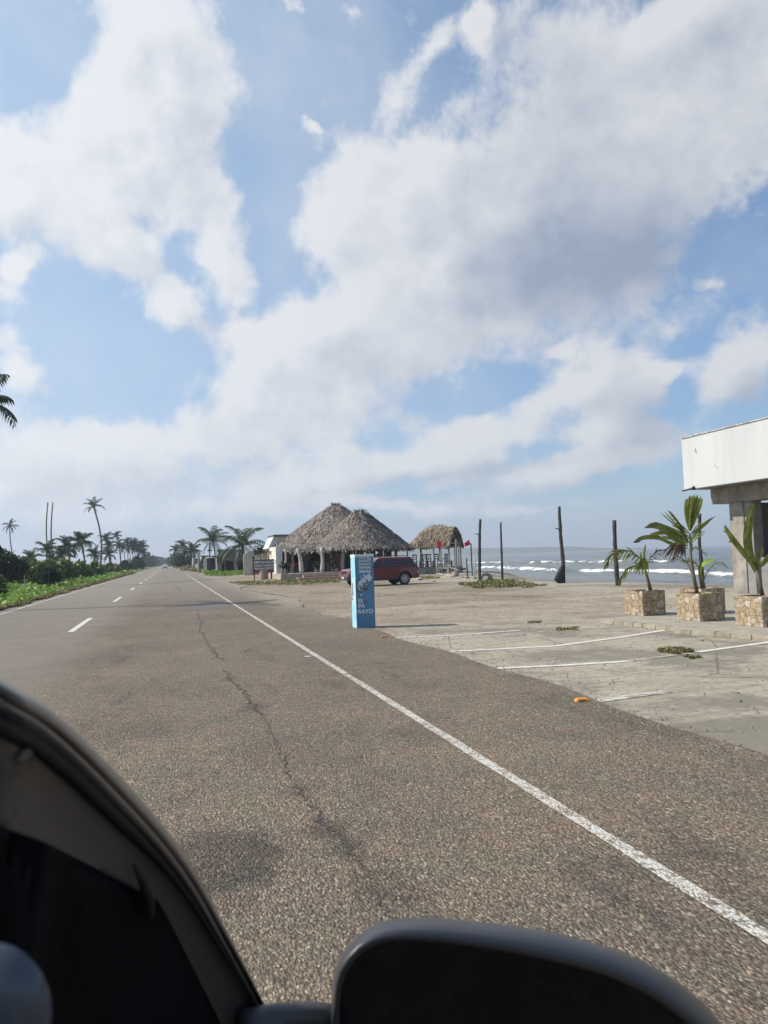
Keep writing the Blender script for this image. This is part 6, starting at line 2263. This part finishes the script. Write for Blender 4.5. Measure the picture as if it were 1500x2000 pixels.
fs = [(i * (nn2 + 1) + j, (i + 1) * (nn2 + 1) + j, (i + 1) * (nn2 + 1) + j + 1, i * (nn2 + 1) + j + 1) for i in range(nn1) for j in range(nn2)]
o0 = len(vs)
vs += [v - Vector((0, 0, .14)) for v in vs]
fs += [tuple(o0 + k for k in f[::-1]) for f in fs]
mb.add(vs, fs, .4)
# closed left hip
for k in range(4800):
    s_, t_ = rr.uniform(-1.02, 1.02), rr.choice((-1, 1)) * rr.random() ** .8
    if k % 5 == 0:
        t_ = rr.choice((-1, 1)) * rr.uniform(.97, 1.0)
    if k % 9 == 0:
        s_ = rr.choice((-1, 1)) * rr.uniform(.98, 1.02)
    p = RP(s_, t_, .03 + .06 * rr.random())
    q = RP(s_, min(1.05, abs(t_) + .1) * (1 if t_ > 0 else -1))
    dn = (q - p).normalized()
    dn = (dn + Vector((rr.uniform(-.35, .35), rr.uniform(-.35, .35), rr.uniform(-.35, .05)))).normalized()
    sd = dn.cross(Vector((rr.uniform(-.3, .3), rr.uniform(-.3, .3), 1))).normalized()
    w, l = rr.uniform(.02, .055), rr.uniform(.25, .6)
    if abs(t_) > .96:
        dn = (dn + Vector((0, 0, -.6))).normalized()
        l *= .7
    mb.add([p - sd * w, p + sd * w, p + dn * l + sd * w * .4, p + dn * l - sd * w * .4], [(0, 1, 2, 3)], rr.random())
for k in range(700):                 # left hip end hangs down, right end stays open
    u, v = rr.uniform(-1, 1), rr.random()
    p = RP(-1, u * (.35 + .65 * v), .02)
    z = p.z
    p = p + la * (-.12 - .35 * v * rr.random())
    e = p + Vector((rr.uniform(-.1, .1), rr.uniform(-.1, .1), -rr.uniform(.3, .6)))
    if e.z < zE - .25:
        e.z = zE - .25
    sd = wa * .04
    mb.add([p - sd, p + sd, e + sd * .4, e - sd * .4], [(0, 1, 2, 3)], rr.random())
for k in range(90):
    b_ = RP(rr.uniform(-.5, 1), 0, .02)
    d_ = Vector((rr.uniform(-1, 1), rr.uniform(-1, 1), rr.uniform(-.1, .8))).normalized()
    sd = d_.cross(Vector((.1, 1, 0))).normalized() * .018
    mb.add([b_ - sd, b_ + sd, b_ + d_ * rr.uniform(.2, .5)], [(0, 1, 2)], rr.random())
mb.build('thatched_roof', M['thatch_gold'], hut, fixn=False)
mb = MB()
cs = [HP_(-HL - .35, -HW - .35, 0), HP_(HL + .1, -HW - .35, 0), HP_(HL + .1, HW + .2, 0), HP_(-HL - .35, HW + .2, 0)]
slab([(c.x, c.y) for c in cs], -.6, PH, mb)
mb.build('deck', M['slab_conc'], hut, bevel=.02)
mb = MB()
cs = [HP_(-HL - .35, -HW - .75, 0), HP_(HL - .7, -HW - .75, 0), HP_(HL - .7, -HW - .35, 0), HP_(-HL - .35, -HW - .35, 0)]
slab([(c.x, c.y) for c in cs], -.2, PH * .55, mb)
mb.build('step', M['slab_conc'], hut, bevel=.02)
for a, b, w in ((-HL, -HW, .07), (-.6, -HW, .065), (.55, -HW, .065), (HL, -HW, .085), (-HL, HW, .06), (0, HW, .06), (HL, HW, .06), (HL, 0, .06), (1.1, -HW, .05)):
    mb = MB()
    mb.tube([HP_(a, b, PH - .02), HP_(a + .02, b, 1.6), HP_(a, b, zE + (.35 if abs(b) > 1 else .9))], [w, w * .9, w * .9], 7, jit=.15, seed=int(a * 10))
    mb.build('post', M['wood_post'] if (a + b) % 1 else M['pale_post'], hut, smooth=True)
mb = MB()
mb.tube([HP_(HL, -HW - .1, zE + .12), HP_(HL, HW + .1, zE + .18)], .05, 6)
mb.build('tie_beam', M['pale_post'], hut)
mb = MB()
mb.tube([HP_(.3, -HW - .1, zE + .1), HP_(HL + .1, -HW - .1, zE + .12)], .05, 6)
mb.build('tie_beam', M['pale_post'], hut)
# outer posts and railing by the rocks
for px, yt, yb, w, lb in ((891, 1053, 1117, 4.0, 'thick dark post at the right end of the hut'), (896, 1062, 1116, 2.6, 'thin pale post at the right end of the hut')):
    post(px, yt, px, yb, w, lb, 'wood_post', 64, name='wooden_post', grp='posts at the right end of the hut')
rl = empty('handrail', G(862, 1121), 'pale sloping timber handrail beside the hut', 'handrail')
for (a_, b_) in (((853, 1096), (860, 1100)), ((860, 1100), (889, 1113)), ((873, 1102), (895, 1114))):
    mb = MB()
    mb.tube([D(*a_, 64), D(*b_, 63.5)], .045, 6)
    mb.build('rail', M['pale_post'], rl)
for (a_, b_) in (((853.5, 1096), (854, 1116)), ((858, 1098), (858, 1117)), ((881, 1110), (881, 1122))):
    mb = MB()
    mb.tube([D(*a_, 63.8), D(*b_, 63.8)], .055, 6)
    mb.build('baluster', M['pale_post'], rl)
bdk = empty('plank_bench', D(882, 1113, 65), 'dark low plank platform behind the handrail', 'platform')
mb = MB()
mb.box(D(884, 1112, 66), (2.2, 1.0, .14), rz=-.3)
mb.build('planks', M['dark_wood'], bdk)
for px in (872, 895):
    mb = MB()
    p = D(px, 1116, 66)
    mb.box((p.x, p.y, p.z / 2 - .1), (.14, .14, max(.3, p.z + .2)))
    mb.build('leg', M['dark_wood'], bdk)
for i, (a, b, rz, lb) in enumerate(((-1.35, -.9, 2.9, 'leftmost dark chair in the beach hut'), (-.15, -.8, 3.3, 'dark chair in the middle of the beach hut'), (-1.2, .5, 0, 'dark chair on the sea side at the left of the beach hut'), (-.1, .6, .1, 'dark chair on the sea side in the middle of the beach hut'),
        (1.25, .2, 1.4, 'dark chair at the right of the beach hut by the railing'), (1.6, -.5, 1.7, 'tall dark chair beside the corner post with the flag'), (.7, -.9, 3.0, 'dark chair behind the pale middle post of the hut'))):
    p = HP_(a, b, PH)
    put_chair(p.x, p.y, p.z, ang + rz, lb, 1.08)
for i, (a, b, lb) in enumerate(((-.75, -.15, 'dark table at the left of the beach hut'), (.55, -.05, 'dark table in the middle of the beach hut'))):
    p = HP_(a, b, PH)
    table(p.x, p.y, p.z, .8, 'black_wood', lb, 'dark tables of the beach hut')
# scattered pale boards below the rail
for i, (p0, p1, lb) in enumerate((((851, 1119), (868, 1122.5), 'white weathered board lying left of the boulder'), ((866, 1122), (884, 1126), 'second white board lying against the boulder'))):
    a_, b_ = G(*p0, .05), G(*p1, .05)
    mb = MB()
    mb.box((a_ + b_) / 2, ((b_ - a_).length, .28, .05), rz=math.atan2(b_.y - a_.y, b_.x - a_.x))
    tag(mb.build('loose_board', M['pale_post'], loc=(a_ + b_) / 2), lb, 'board', 'loose boards by the hut')
# ------------------------------------------------------------------ vehicles
def carpaint(name, c, rough=.28):
    m = mat(name, c, tuple(v * .85 for v in c), 1.5, rough, coat=.6)
    return m
M['maroon'] = carpaint('maroon_paint', (.13, .012, .018))
M['silver'] = carpaint('silver_paint', (.55, .56, .58))
M['car_glass'] = mat('car_glass', (.015, .017, .02), None, 1, .06, spec=.7)
M['trim'] = mat('dark_trim', (.03, .03, .03), (.045, .044, .043), 5, .6)
M['alloy'] = mat('alloy', (.55, .55, .56), (.45, .45, .46), 8, .3, metal=.6)
M['lamp'] = mat('head_lamp', (.75, .76, .78), (.55, .56, .58), 14, .08, spec=.9)
M['tail'] = mat('tail_lamp', (.35, .01, .01), None, 14, .15)
M['chrome'] = mat('chrome', (.6, .6, .6), None, 1, .15, metal=1)
M['plate'] = mat('plate', (.6, .6, .58), (.35, .35, .35), 20, .5)
def loft(mb, secs, close=True):
    n = len(secs[0])
    vs = [v for s_ in secs for v in s_]
    fs = []
    for i in range(len(secs) - 1):
        for k in range(n - 1 if not close else n):
            fs.append((i * n + k, i * n + (k + 1) % n, (i + 1) * n + (k + 1) % n, (i + 1) * n + k))
    fs.append(tuple(range(n))[::-1])
    fs.append(tuple(range((len(secs) - 1) * n, len(secs) * n)))
    mb.add(vs, fs)
def arch_pts(cx, r, z0, n=10, rev=False):
    o = []
    for i in range(n + 1):
        th = math.pi * i / n
        x, z = cx + r * math.cos(th), .38 + r * math.sin(th)
        if z > z0 - .001:
            o.append((x, max(z, z0)))
    return o
def suv(pos, rz, label, paint, sc=1.0, group=None, name='parked_car', cat='car'):
    """off road estate: x forward, y left; 4.75 m long"""
    t = empty(name, pos, label, cat, group, rz)
    Ln, Wd, Hh = 4.74, 1.86, 1.74
    hw = Wd / 2
    def add(nm, mb, m, par=None, **k):
        o = mb.build(nm, m, **k)
        o.parent = par or t
        return o
    fx, rx = 1.42, -1.36                      # axle positions
    # side outline of the lower body, wheel arches cut out
    out_ = [(2.30, .42), (2.36, .60), (2.34, .80), (2.24, .98), (2.10, 1.045), (1.60, 1.11), (1.05, 1.15), (0, 1.14), (-1.2, 1.15), (-2.18, 1.16), (-2.30, 1.02), (-2.30, .72), (-2.36, .66), (-2.36, .46), (-2.20, .38)]
    ra = .47
    rear = [(rx - ra * math.cos(math.pi * i / 10), .38 + ra * math.sin(math.pi * i / 10)) for i in range(11)]
    frnt = [(fx - ra * math.cos(math.pi * i / 10), .38 + ra * math.sin(math.pi * i / 10)) for i in range(11)]
    poly = out_ + rear + [(-.8, .34), (.85, .34)] + frnt + [(2.0, .40)]
    # extrude with a rounded shoulder: three offsets across the width
    mb = MB()
    n = len(poly)
    def inset(k, yy):
        cx_, cz_ = 0, .75
        return [(cx_ + (x - cx_) * (1 - .018 * k * (1 if abs(x) > 1.9 else 0)), yy * (1 - .11 * max(0, (abs(x) - 1.9)) / .45), z if z < .5 else z - .045 * k * (z > 1.0)) for x, z in poly]
    secs = [inset(1.4, -hw + .06), inset(0, -hw + .10), inset(0, -hw + .10), inset(0, hw - .10), inset(1.4, hw - .06)]
    secs = [inset(2.2, -hw + .02), inset(.8, -hw + .07), inset(0, -hw + .16), inset(0, hw - .16), inset(.8, hw - .07), inset(2.2, hw - .02)]
    # body sides bulge at mid height
    fin = []
    for s_, yy in zip(secs, (1, 1, 0, 0, 1, 1)):
        fin.append([(x, y + (0.02 if y > 0 else -.02) * (1 - abs(z - .75) / .45) * yy, z) for x, y, z in s_])
    loft(mb, fin)
    body = add('body', mb, M[paint])
    bm = bmesh.new()
    bm.from_mesh(body.data)
    bmesh.ops.triangulate(bm, faces=[f for f in bm.faces if len(f.verts) > 4])
    bm.to_mesh(body.data)
    bm.free()
    # greenhouse
    mb = MB()
    def gs(pts_x, z, y):
        return [(pts_x[0], -y, z), (pts_x[0], y, z), (pts_x[1], y, z), (pts_x[1], -y, z)]
    lv = [gs((1.02, -2.20), 1.12, hw - .08), gs((.72, -2.12), 1.36, hw - .16), (gs((.32, -1.96), 1.66, hw - .26)), gs((.18, -1.86), 1.71, hw - .33), gs((-.1, -1.7), 1.74, hw - .48)]
    loft(mb, lv)
    add('cabin', mb, M[paint], bevel=.03)
    # side glass
    def ywin(z):
        return np.interp(z, [1.12, 1.36, 1.66], [hw - .08, hw - .16, hw - .26]) + .006
    for sgn in (1, -1):
        for poly_ in ([(.86, 1.17), (.08, 1.17), (.04, 1.60), (.34, 1.60)], [(-.02, 1.17), (-.92, 1.18), (-.98, 1.60), (-.06, 1.60)], [(-1.02, 1.19), (-2.02, 1.24), (-1.84, 1.56), (-1.08, 1.60)]):
            mb = MB()
            P = [(x, sgn * ywin(z), z) for x, z in poly_]
            mb.poly(P, (0, -.012 * sgn, 0))
            add('side_window', mb, M['car_glass'])
    mb = MB()
    xs = lambda z: np.interp(z, [1.12, 1.36, 1.66], [1.02, .72, .32]) + .006
    mb.poly([(xs(1.17), -.72, 1.17), (xs(1.17), .72, 1.17), (xs(1.61), .60, 1.61), (xs(1.61), -.60, 1.61)], (-.012, 0, 0))
    add('windscreen', mb, M['car_glass'])
    mb = MB()
    xr_ = lambda z: np.interp(z, [1.12, 1.36, 1.66], [-2.20, -2.12, -1.96]) - .006
    mb.poly([(xr_(1.2), -.66, 1.2), (xr_(1.2), .66, 1.2), (xr_(1.6), .56, 1.6), (xr_(1.6), -.56, 1.6)], (.012, 0, 0))
    add('rear_window', mb, M['car_glass'])
    for sgn in (1, -1):
        mb = MB()
        mb.tube([(-.0, sgn * .58, 1.74), (0, sgn * .58, 1.78), (-1.6, sgn * .56, 1.79), (-1.68, sgn * .56, 1.73)], .018, 6)
        add('roof_rail', mb, M['trim'])
        mb = MB()
        mb.poly([(2.325, sgn * .48, .80), (2.20, sgn * .83, .80), (2.12, sgn * .84, .96), (2.235, sgn * .50, .97)], (-.03, 0, 0))
        add('headlight', mb, M['lamp'], bevel=.008)
        mb = MB()
        mb.box((-2.27, sgn * .76, .98), (.10, .14, .28))
        add('tail_light', mb, M['tail'], bevel=.01)
        mb = MB()
        mb.box((.82, sgn * (hw + .09), 1.16), (.13, .20, .15))
        add('wing_mirror', mb, M[paint], bevel=.03)
        for x in (.02, -.98):
            mb = MB()
            mb.box((x, sgn * (hw - .005), .80), (.012, .03, .60))
            add('door_gap', mb, M['trim'])
        for x in (-.72, .22):
            mb = MB()
            mb.box((x, sgn * (hw + .02), .98), (.20, .035, .035))
            add('door_handle', mb, M[paint], bevel=.008)
        mb = MB()
        mb.box((.02, sgn * (hw + .004), .40), (1.75, .05, .13))
        add('sill', mb, M['trim'], bevel=.01)
    mb = MB()
    mb.box((2.325, 0, .86), (.05, .80, .18))
    for k in range(7):
        mb.box((2.352, -.36 + k * .12, .86), (.012, .03, .15))
    add('grille', mb, M[paint])
    mb = MB()
    mb.box((2.30, 0, .50), (.16, 1.62, .20))
    fb = add('front_bumper', mb, M['trim'], bevel=.03)
    mb = MB()
    mb.box((2.385, 0, .56), (.012, .42, .13))
    d_ = add('number_plate', mb, M['plate'])
    mb = MB()
    mb.box((2.315, 0, .755), (.10, 1.64, .05))
    add('chrome_strip', mb, M['chrome'] if paint != 'silver' else M['trim'], bevel=.01)
    mb = MB()
    mb.box((-2.33, 0, .52), (.14, 1.66, .22))
    add('rear_bumper', mb, M[paint], bevel=.03)
    mb = MB()
    mb.box((0, 0, .42), (3.6, 1.35, .22))
    add('underbody', mb, M['trim'])
    for x in (fx, rx):
        for sgn in (1, -1):
            mb = MB()
            y0_, y1 = sgn * (hw - .27), sgn * (hw - .03)
            R1 = .385
            prof = [(R1 - .05, y0_), (R1, y0_ + sgn * .03), (R1, y1 - sgn * .04), (R1 - .03, y1), (.245, y1 - sgn * .0), (.235, y1 - sgn * .05)]
            vs, fs = [], []
            for i in range(28):
                th = 2 * math.pi * i / 28
                for r_, y in prof:
                    vs.append((x + r_ * math.cos(th), y, .385 + r_ * math.sin(th)))
            m_ = len(prof)
            for i in range(28):
                for k in range(m_ - 1):
                    fs.append((i * m_ + k, i * m_ + k + 1, ((i + 1) % 28) * m_ + k + 1, ((i + 1) % 28) * m_ + k))
            mb.add(vs, fs)
            ty = add('wheel', mb, M['rubber'], smooth=False)
            mb = MB()
            mb.tube([(x, y1 - sgn * .09, .385), (x, y1 - sgn * .085, .385)], .238, 24)
            o = mb.build('brake_disc', M['trim'])
            o.parent = ty
            mb = MB()
            vs, fs = [], []
            for i in range(28):
                th = 2 * math.pi * i / 28
                for r_, y in ((.242, y1 - sgn * .004), (.205, y1 - sgn * .012)):
                    vs.append((x + r_ * math.cos(th), y, .385 + r_ * math.sin(th)))
            for i in range(28):
                fs.append((i * 2, i * 2 + 1, ((i + 1) % 28) * 2 + 1, ((i + 1) % 28) * 2))
            mb.add(vs, fs)
            for k in range(6):
                th = 2 * math.pi * k / 6 + .3
                c_, s_ = math.cos(th), math.sin(th)
                w_ = .034
                P = [(x + c_ * .04 - s_ * w_, 0, .385 + s_ * .04 + c_ * w_), (x + c_ * .04 + s_ * w_, 0, .385 + s_ * .04 - c_ * w_), (x + c_ * .225 + s_ * w_ * .8, 0, .385 + s_ * .225 - c_ * w_ * .8), (x + c_ * .225 - s_ * w_ * .8, 0, .385 + s_ * .225 + c_ * w_ * .8)]
                mb.poly([(a, y1 - sgn * .018, b) for a, _, b in P], (0, -.02 * sgn, 0))
            mb.tube([(x, y1 - sgn * .03, .385), (x, y1 - sgn * .008, .385)], .065, 12)
            o = mb.build('rim', M['alloy'])
            o.parent = ty
    t.scale = (sc, sc, sc)
    return t
rw = G(790, 1141.8)                                       # rear wheel nearest the camera touches here
hd_az = math.radians(-98)                                 # heading
hx, hy = math.sin(hd_az), math.cos(hd_az)
rzc = math.atan2(hy, hx)
scc = .905
off = Vector((-1.36 * scc, (.93 - .15) * scc, 0))          # rear wheel on the +y side (driver's side faces us)
rot = Matrix.Rotation(rzc, 4, 'Z')
cpos = rw - rot @ off
suv((cpos.x, cpos.y, 0), rzc, 'dark red estate car parked side on, partly behind the blue pillar', 'maroon', scc)
wp = G(322, 1110.8)
suv((wp.x, wp.y, 0), math.radians(-90), 'small pale car driving towards us far down the road', 'silver', .88, name='distant_car')

# ------------------------------------------------------------------ the car the photograph was taken from
M['own_paint'] = mat('taupe_paint', (.062, .054, .046), (.052, .046, .039), 6, .33, .05, 60, coat=.25, c3=(.085, .075, .064), s3=40, t3=(.66, .74))
M['own_dim'] = mat('painted_reflection_glass', (.055, .048, .041), (.068, .057, .047), 3, .4, c3=(.082, .071, .060), s3=9, t3=(.60, .75), spec=.15)  # opaque grey-brown painted in for the dim reflection in the glass
M['own_black'] = mat('black_cabin_plastic', (.003, .003, .004), (.005, .005, .006), 10, .8, spec=.05)
M['own_seal'] = mat('rubber_seal', (.010, .010, .012), (.016, .015, .016), 9, .65, spec=.25)
M['mirror_shell'] = mat('mirror_shell', (.036, .038, .045), (.042, .043, .050), 30, .38, .15, 300, bdist=.002)
M['gauge'] = mat('grey_vent', (.035, .046, .062), (.05, .062, .08), 5, .22)
own = empty('photographers_car', (-1.05, .4, 0), 'dusty dark car in the foreground seen from its own window, door frame and side mirror', 'car')
def dep(px, py):                     # the pillar comes closer to us as it climbs to the left
    t_ = max(-.5, min(1.6, px / 500))
    return .36 + .30 * max(0, t_) + .06 * t_
def OD(px, py, k=0.0):
    return D(px, py, dep(px, py) + k)
def resample(pl, n):
    P = [Vector((x, y)) for x, y in pl]
    L = [0]
    for i in range(1, len(P)):
        L.append(L[-1] + (P[i] - P[i - 1]).length)
    o = []
    for k in range(n):
        s_ = L[-1] * k / (n - 1)
        for i in range(1, len(P)):
            if s_ <= L[i] + 1e-6:
                t_ = (s_ - L[i - 1]) / max(1e-6, L[i] - L[i - 1])
                # catmull-rom
                a, b = P[max(i - 2, 0)], P[i - 1]
                c_, d_ = P[i], P[min(i + 1, len(P) - 1)]
                o.append(.5 * ((2 * b) + (c_ - a) * t_ + (2 * a - 5 * b + 4 * c_ - d_) * t_ ** 2 + (3 * b - a - 3 * c_ + d_) * t_ ** 3))
                break
    return o
OUT = [(-300, 1190), (-120, 1280), (0, 1348), (80, 1394), (160, 1464), (240, 1544), (320, 1636), (380, 1722), (440, 1834), (488, 1926), (520, 1990), (570, 2090), (640, 2260), (700, 2420)]
SEAL_O = [(-300, 1235), (-120, 1326), (0, 1392), (76, 1432), (152, 1498), (230, 1580), (309, 1664), (371, 1744), (434, 1848), (484, 1934), (517, 1994), (567, 2093), (637, 2262), (697, 2422)]
SEAL_I = [(-300, 1290), (-120, 1380), (0, 1440), (62, 1470), (142, 1536), (221, 1610), (301, 1684), (364, 1757), (429, 1856), (481, 1938), (515, 1997), (565, 2095), (635, 2264), (695, 2424)]
def band(rows, offs, name, m, n=40, thick=.012):
    R_ = [resample(r_, n) for r_ in rows]
    mb = MB()
    vs = [OD(p.x, p.y, o_) for R__, o_ in zip(R_, offs) for p in R__]
    k = len(R_)
    fs = [(j * n + i, j * n + i + 1, (j + 1) * n + i + 1, (j + 1) * n + i) for j in range(k - 1) for i in range(n - 1)]
    N0 = len(vs)
    vs += [v + _f * thick for v in vs]
    fs += [tuple(N0 + q for q in f[::-1]) for f in fs]
    edge = [(0, i) for i in range(n)]
    for i in range(n - 1):
        fs.append((i, N0 + i, N0 + i + 1, i + 1))
        a = (k - 1) * n + i
        fs.append((a, a + 1, N0 + a + 1, N0 + a))
    mb.add(vs, fs)
    return mb.build(name, m, own, smooth=True)
def mid(a, b, t_):
    return [(x0 + (x1 - x0) * t_, y0_ + (y1 - y0_) * t_) for (x0, y0_), (x1, y1) in zip(a, b)]
band([OUT, mid(OUT, SEAL_O, .22), mid(OUT, SEAL_O, .5), mid(OUT, SEAL_O, .8), SEAL_O], [.035, .012, .0, .002, .012], 'door_frame', M['own_paint'])
band([mid(SEAL_O, OUT, .05), mid(SEAL_O, SEAL_I, .5), SEAL_I], [.008, -.002, .010], 'window_seal', M['own_seal'])
# panel inside the frame
PAN = [(-300, 1560), (-120, 1605), (0, 1646), (60, 1664), (120, 1690), (200, 1728), (262, 1758), (290, 1764), (318, 1810), (350, 1872), (382, 1934), (412, 1992), (462, 2100), (530, 2280)]
SI = resample(SEAL_I, 14)
SI = [(p.x, p.y) for p in SI]
band([SI, mid(SI, PAN, .35), mid(SI, PAN, .7), PAN], [.014, .02, .024, .02], 'quarter_glass', M['own_dim'])
LOW = [(-300 + i * 65, 2460) for i in range(14)]
band([mid(PAN, SI, .02), mid(PAN, LOW, .5), LOW], [.014, .015, .03], 'door_trim', M['own_black'])
# dividing bar between glass and pillar foot
mb = MB()
mb.tube([OD(262, 1690, .006), OD(280, 1722, .002), OD(290, 1752, .002), OD(296, 1790, .006)], [.001, .0035, .0045, .002], 8)
mb.build('glass_divider', M['own_seal'], own, smooth=True)
# pale latch block at the frame top
mb = MB()
P = [OD(x, y, .010) for x, y in ((40, 1462), (52, 1470), (44, 1494), (22, 1492))]
mb.poly(P, _f * .012)
mb.build('latch', M['own_dim'], own, bevel=.002)
# round vent low in the corner
c_ = D(-30, 1995, .325)
mb = MB()
prof = [(.0, -.008), (.012, -.0072), (.018, -.0045), (.0215, -.001), (.0225, .006)]
vs, fs = [], []
n_ = 32
ax_ = (_f).normalized()
for r_, z_ in prof[1:]:
    for i in range(n_):
        th = 2 * math.pi * i / n_
        vs.append(c_ + (_r * math.cos(th) * 1.15 + _u * math.sin(th) * 1.35) * r_ + ax_ * z_)
vs.append(c_ + ax_ * prof[0][1])
for j in range(len(prof) - 2):
    for i in range(n_):
        fs.append((j * n_ + i, j * n_ + (i + 1) % n_, (j + 1) * n_ + (i + 1) % n_, (j + 1) * n_ + i))
for i in range(n_):
    fs.append((len(vs) - 1, (i + 1) % n_, i))
mb.add(vs, fs)
mb.build('air_vent', M['gauge'], own, smooth=True)

# side mirror
MT = [(646, 2010), (650, 1915), (664, 1868), (694, 1831), (740, 1801), (800, 1792), (872, 1793), (940, 1800), (1010, 1809), (1080, 1821), (1145, 1838), (1205, 1857), (1265, 1882), (1318, 1914), (1365, 1952), (1405, 1994), (1450, 2060), (1480, 2150), (1480, 2260), (1430, 2350), (1320, 2400), (1150, 2420), (950, 2400), (800, 2350), (700, 2260), (655, 2130)]
MG = [(657, 2010), (659, 1940), (672, 1895), (704, 1856), (745, 1838), (800, 1835), (870, 1840), (935, 1849), (1005, 1860), (1070, 1874), (1130, 1888), (1185, 1905), (1238, 1928), (1288, 1956), (1335, 1992), (1375, 2030), (1412, 2090), (1436, 2160), (1434, 2250), (1390, 2330), (1295, 2375), (1140, 2395), (955, 2375), (815, 2325), (725, 2245), (672, 2120)]
def ringm(pl, n=78):
    return resample(pl + [pl[0]], n + 1)[:-1]
def MD(p, d):
    return D(p.x, p.y, d)
n_ = 78
r_out, r_in = ringm(MT), ringm(MG)
cen = Vector((1050, 2090))
dm = .74
def mdep(p, base):                   # the glass faces back towards the driver
    return base + .10 * (p.x - 1000) / 800
rings = []
rings.append([MD(cen + (p - cen) * .985, mdep(p, dm + .003)) for p in r_in])
rings.append([MD(p, mdep(p, dm - .004)) for p in r_in])
rings.append([MD(p + (q - p) * .18, mdep(p, dm - .008)) for p, q in zip(r_in, r_out)])
rings.append([MD(p + (q - p) * .50, mdep(p, dm + .001)) for p, q in zip(r_in, r_out)])
rings.append([MD(p + (q - p) * .85, mdep(p, dm + .022)) for p, q in zip(r_in, r_out)])
rings.append([MD(q, mdep(q, dm + .050)) for p, q in zip(r_in, r_out)])
rings.append([MD(cen + (q - cen) * .96, mdep(q, dm + .085)) for q in r_out])
rings.append([MD(cen + (q - cen) * .80, mdep(q, dm + .14)) for q in r_out])
rings.append([MD(cen + (q - cen) * .40, mdep(q, dm + .17)) for q in r_out])
mb = MB()
vs = [v for r_ in rings for v in r_]
fs = [(j * n_ + i, j * n_ + (i + 1) % n_, (j + 1) * n_ + (i + 1) % n_, (j + 1) * n_ + i) for j in range(len(rings) - 1) for i in range(n_)]
fs.append(tuple((len(rings) - 1) * n_ + i for i in range(n_)))
mb.add(vs, fs)
shell = mb.build('mirror_housing', M['mirror_shell'], own, smooth=True)
mb = MB()
vs = [MD(cen + (p - cen) * 1.0, mdep(p, dm + .006)) for p in r_in] + [MD(cen, mdep(cen, dm + .006))]
vs2 = [v + _f * .006 for v in vs]
fs = [(i, (i + 1) % n_, n_) for i in range(n_)] + [(n_ + 1 + (i + 1) % n_, n_ + 1 + i, 2 * n_ + 1) for i in range(n_)]
mb.add(vs + vs2, fs)
def mirrormat():
    n = NB('dark_mirror_glass')
    c = n.mx(n.rg(n.nz(5, 3), .4, .65), (.004, .004, .006), (.007, .008, .014))  # near-black and bluish tones stand in for the dark cabin's reflection
    return n.fin(c, .05, .14)
gl = mb.build('mirror_glass', mirrormat(), own)
setpar(gl, shell)
# arm joining mirror and door
mb = MB()
mb.tube([D(470, 2010, .70), D(540, 2000, .72), D(600, 1998, .74), D(660, 2006, .77)], [.016, .017, .018, .02], 14)
mb.build('mirror_arm', M['mirror_shell'], own, smooth=True)
# the rest of the car's flank and bonnet, below and behind the frame
def bodyprof(y):
    return None
mb = MB()
secs = []
for y, hwid, zt, zb in ((-1.6, .84, .92, .42), (-.4, .86, .92, .38), (.5, .86, .92, .38), (.95, .86, .92, .38), (1.4, .85, .90, .40), (1.85, .82, .86, .42), (2.1, .74, .80, .46)):
    cx_ = -1.30
    secs.append([(cx_ - hwid, y, zb), (cx_ - hwid - .02, y, .7), (cx_ - hwid + .04, y, zt - .08), (cx_ - hwid + .16, y, zt), (cx_ + hwid - .16, y, zt), (cx_ + hwid - .04, y, zt - .08), (cx_ + hwid + .02, y, .7), (cx_ + hwid, y, zb)])
loft(mb, secs)
mb.build('lower_body', M['own_paint'], own, smooth=False, bevel=.02)
for x in (-2.02, -.58):
    for y in (1.35, -1.1):
        mb = MB()
        mb.tube([(x - .1, y, .34), (x + .1, y, .34)], .34, 24)
        mb.build('wheel', M['rubber'], own)
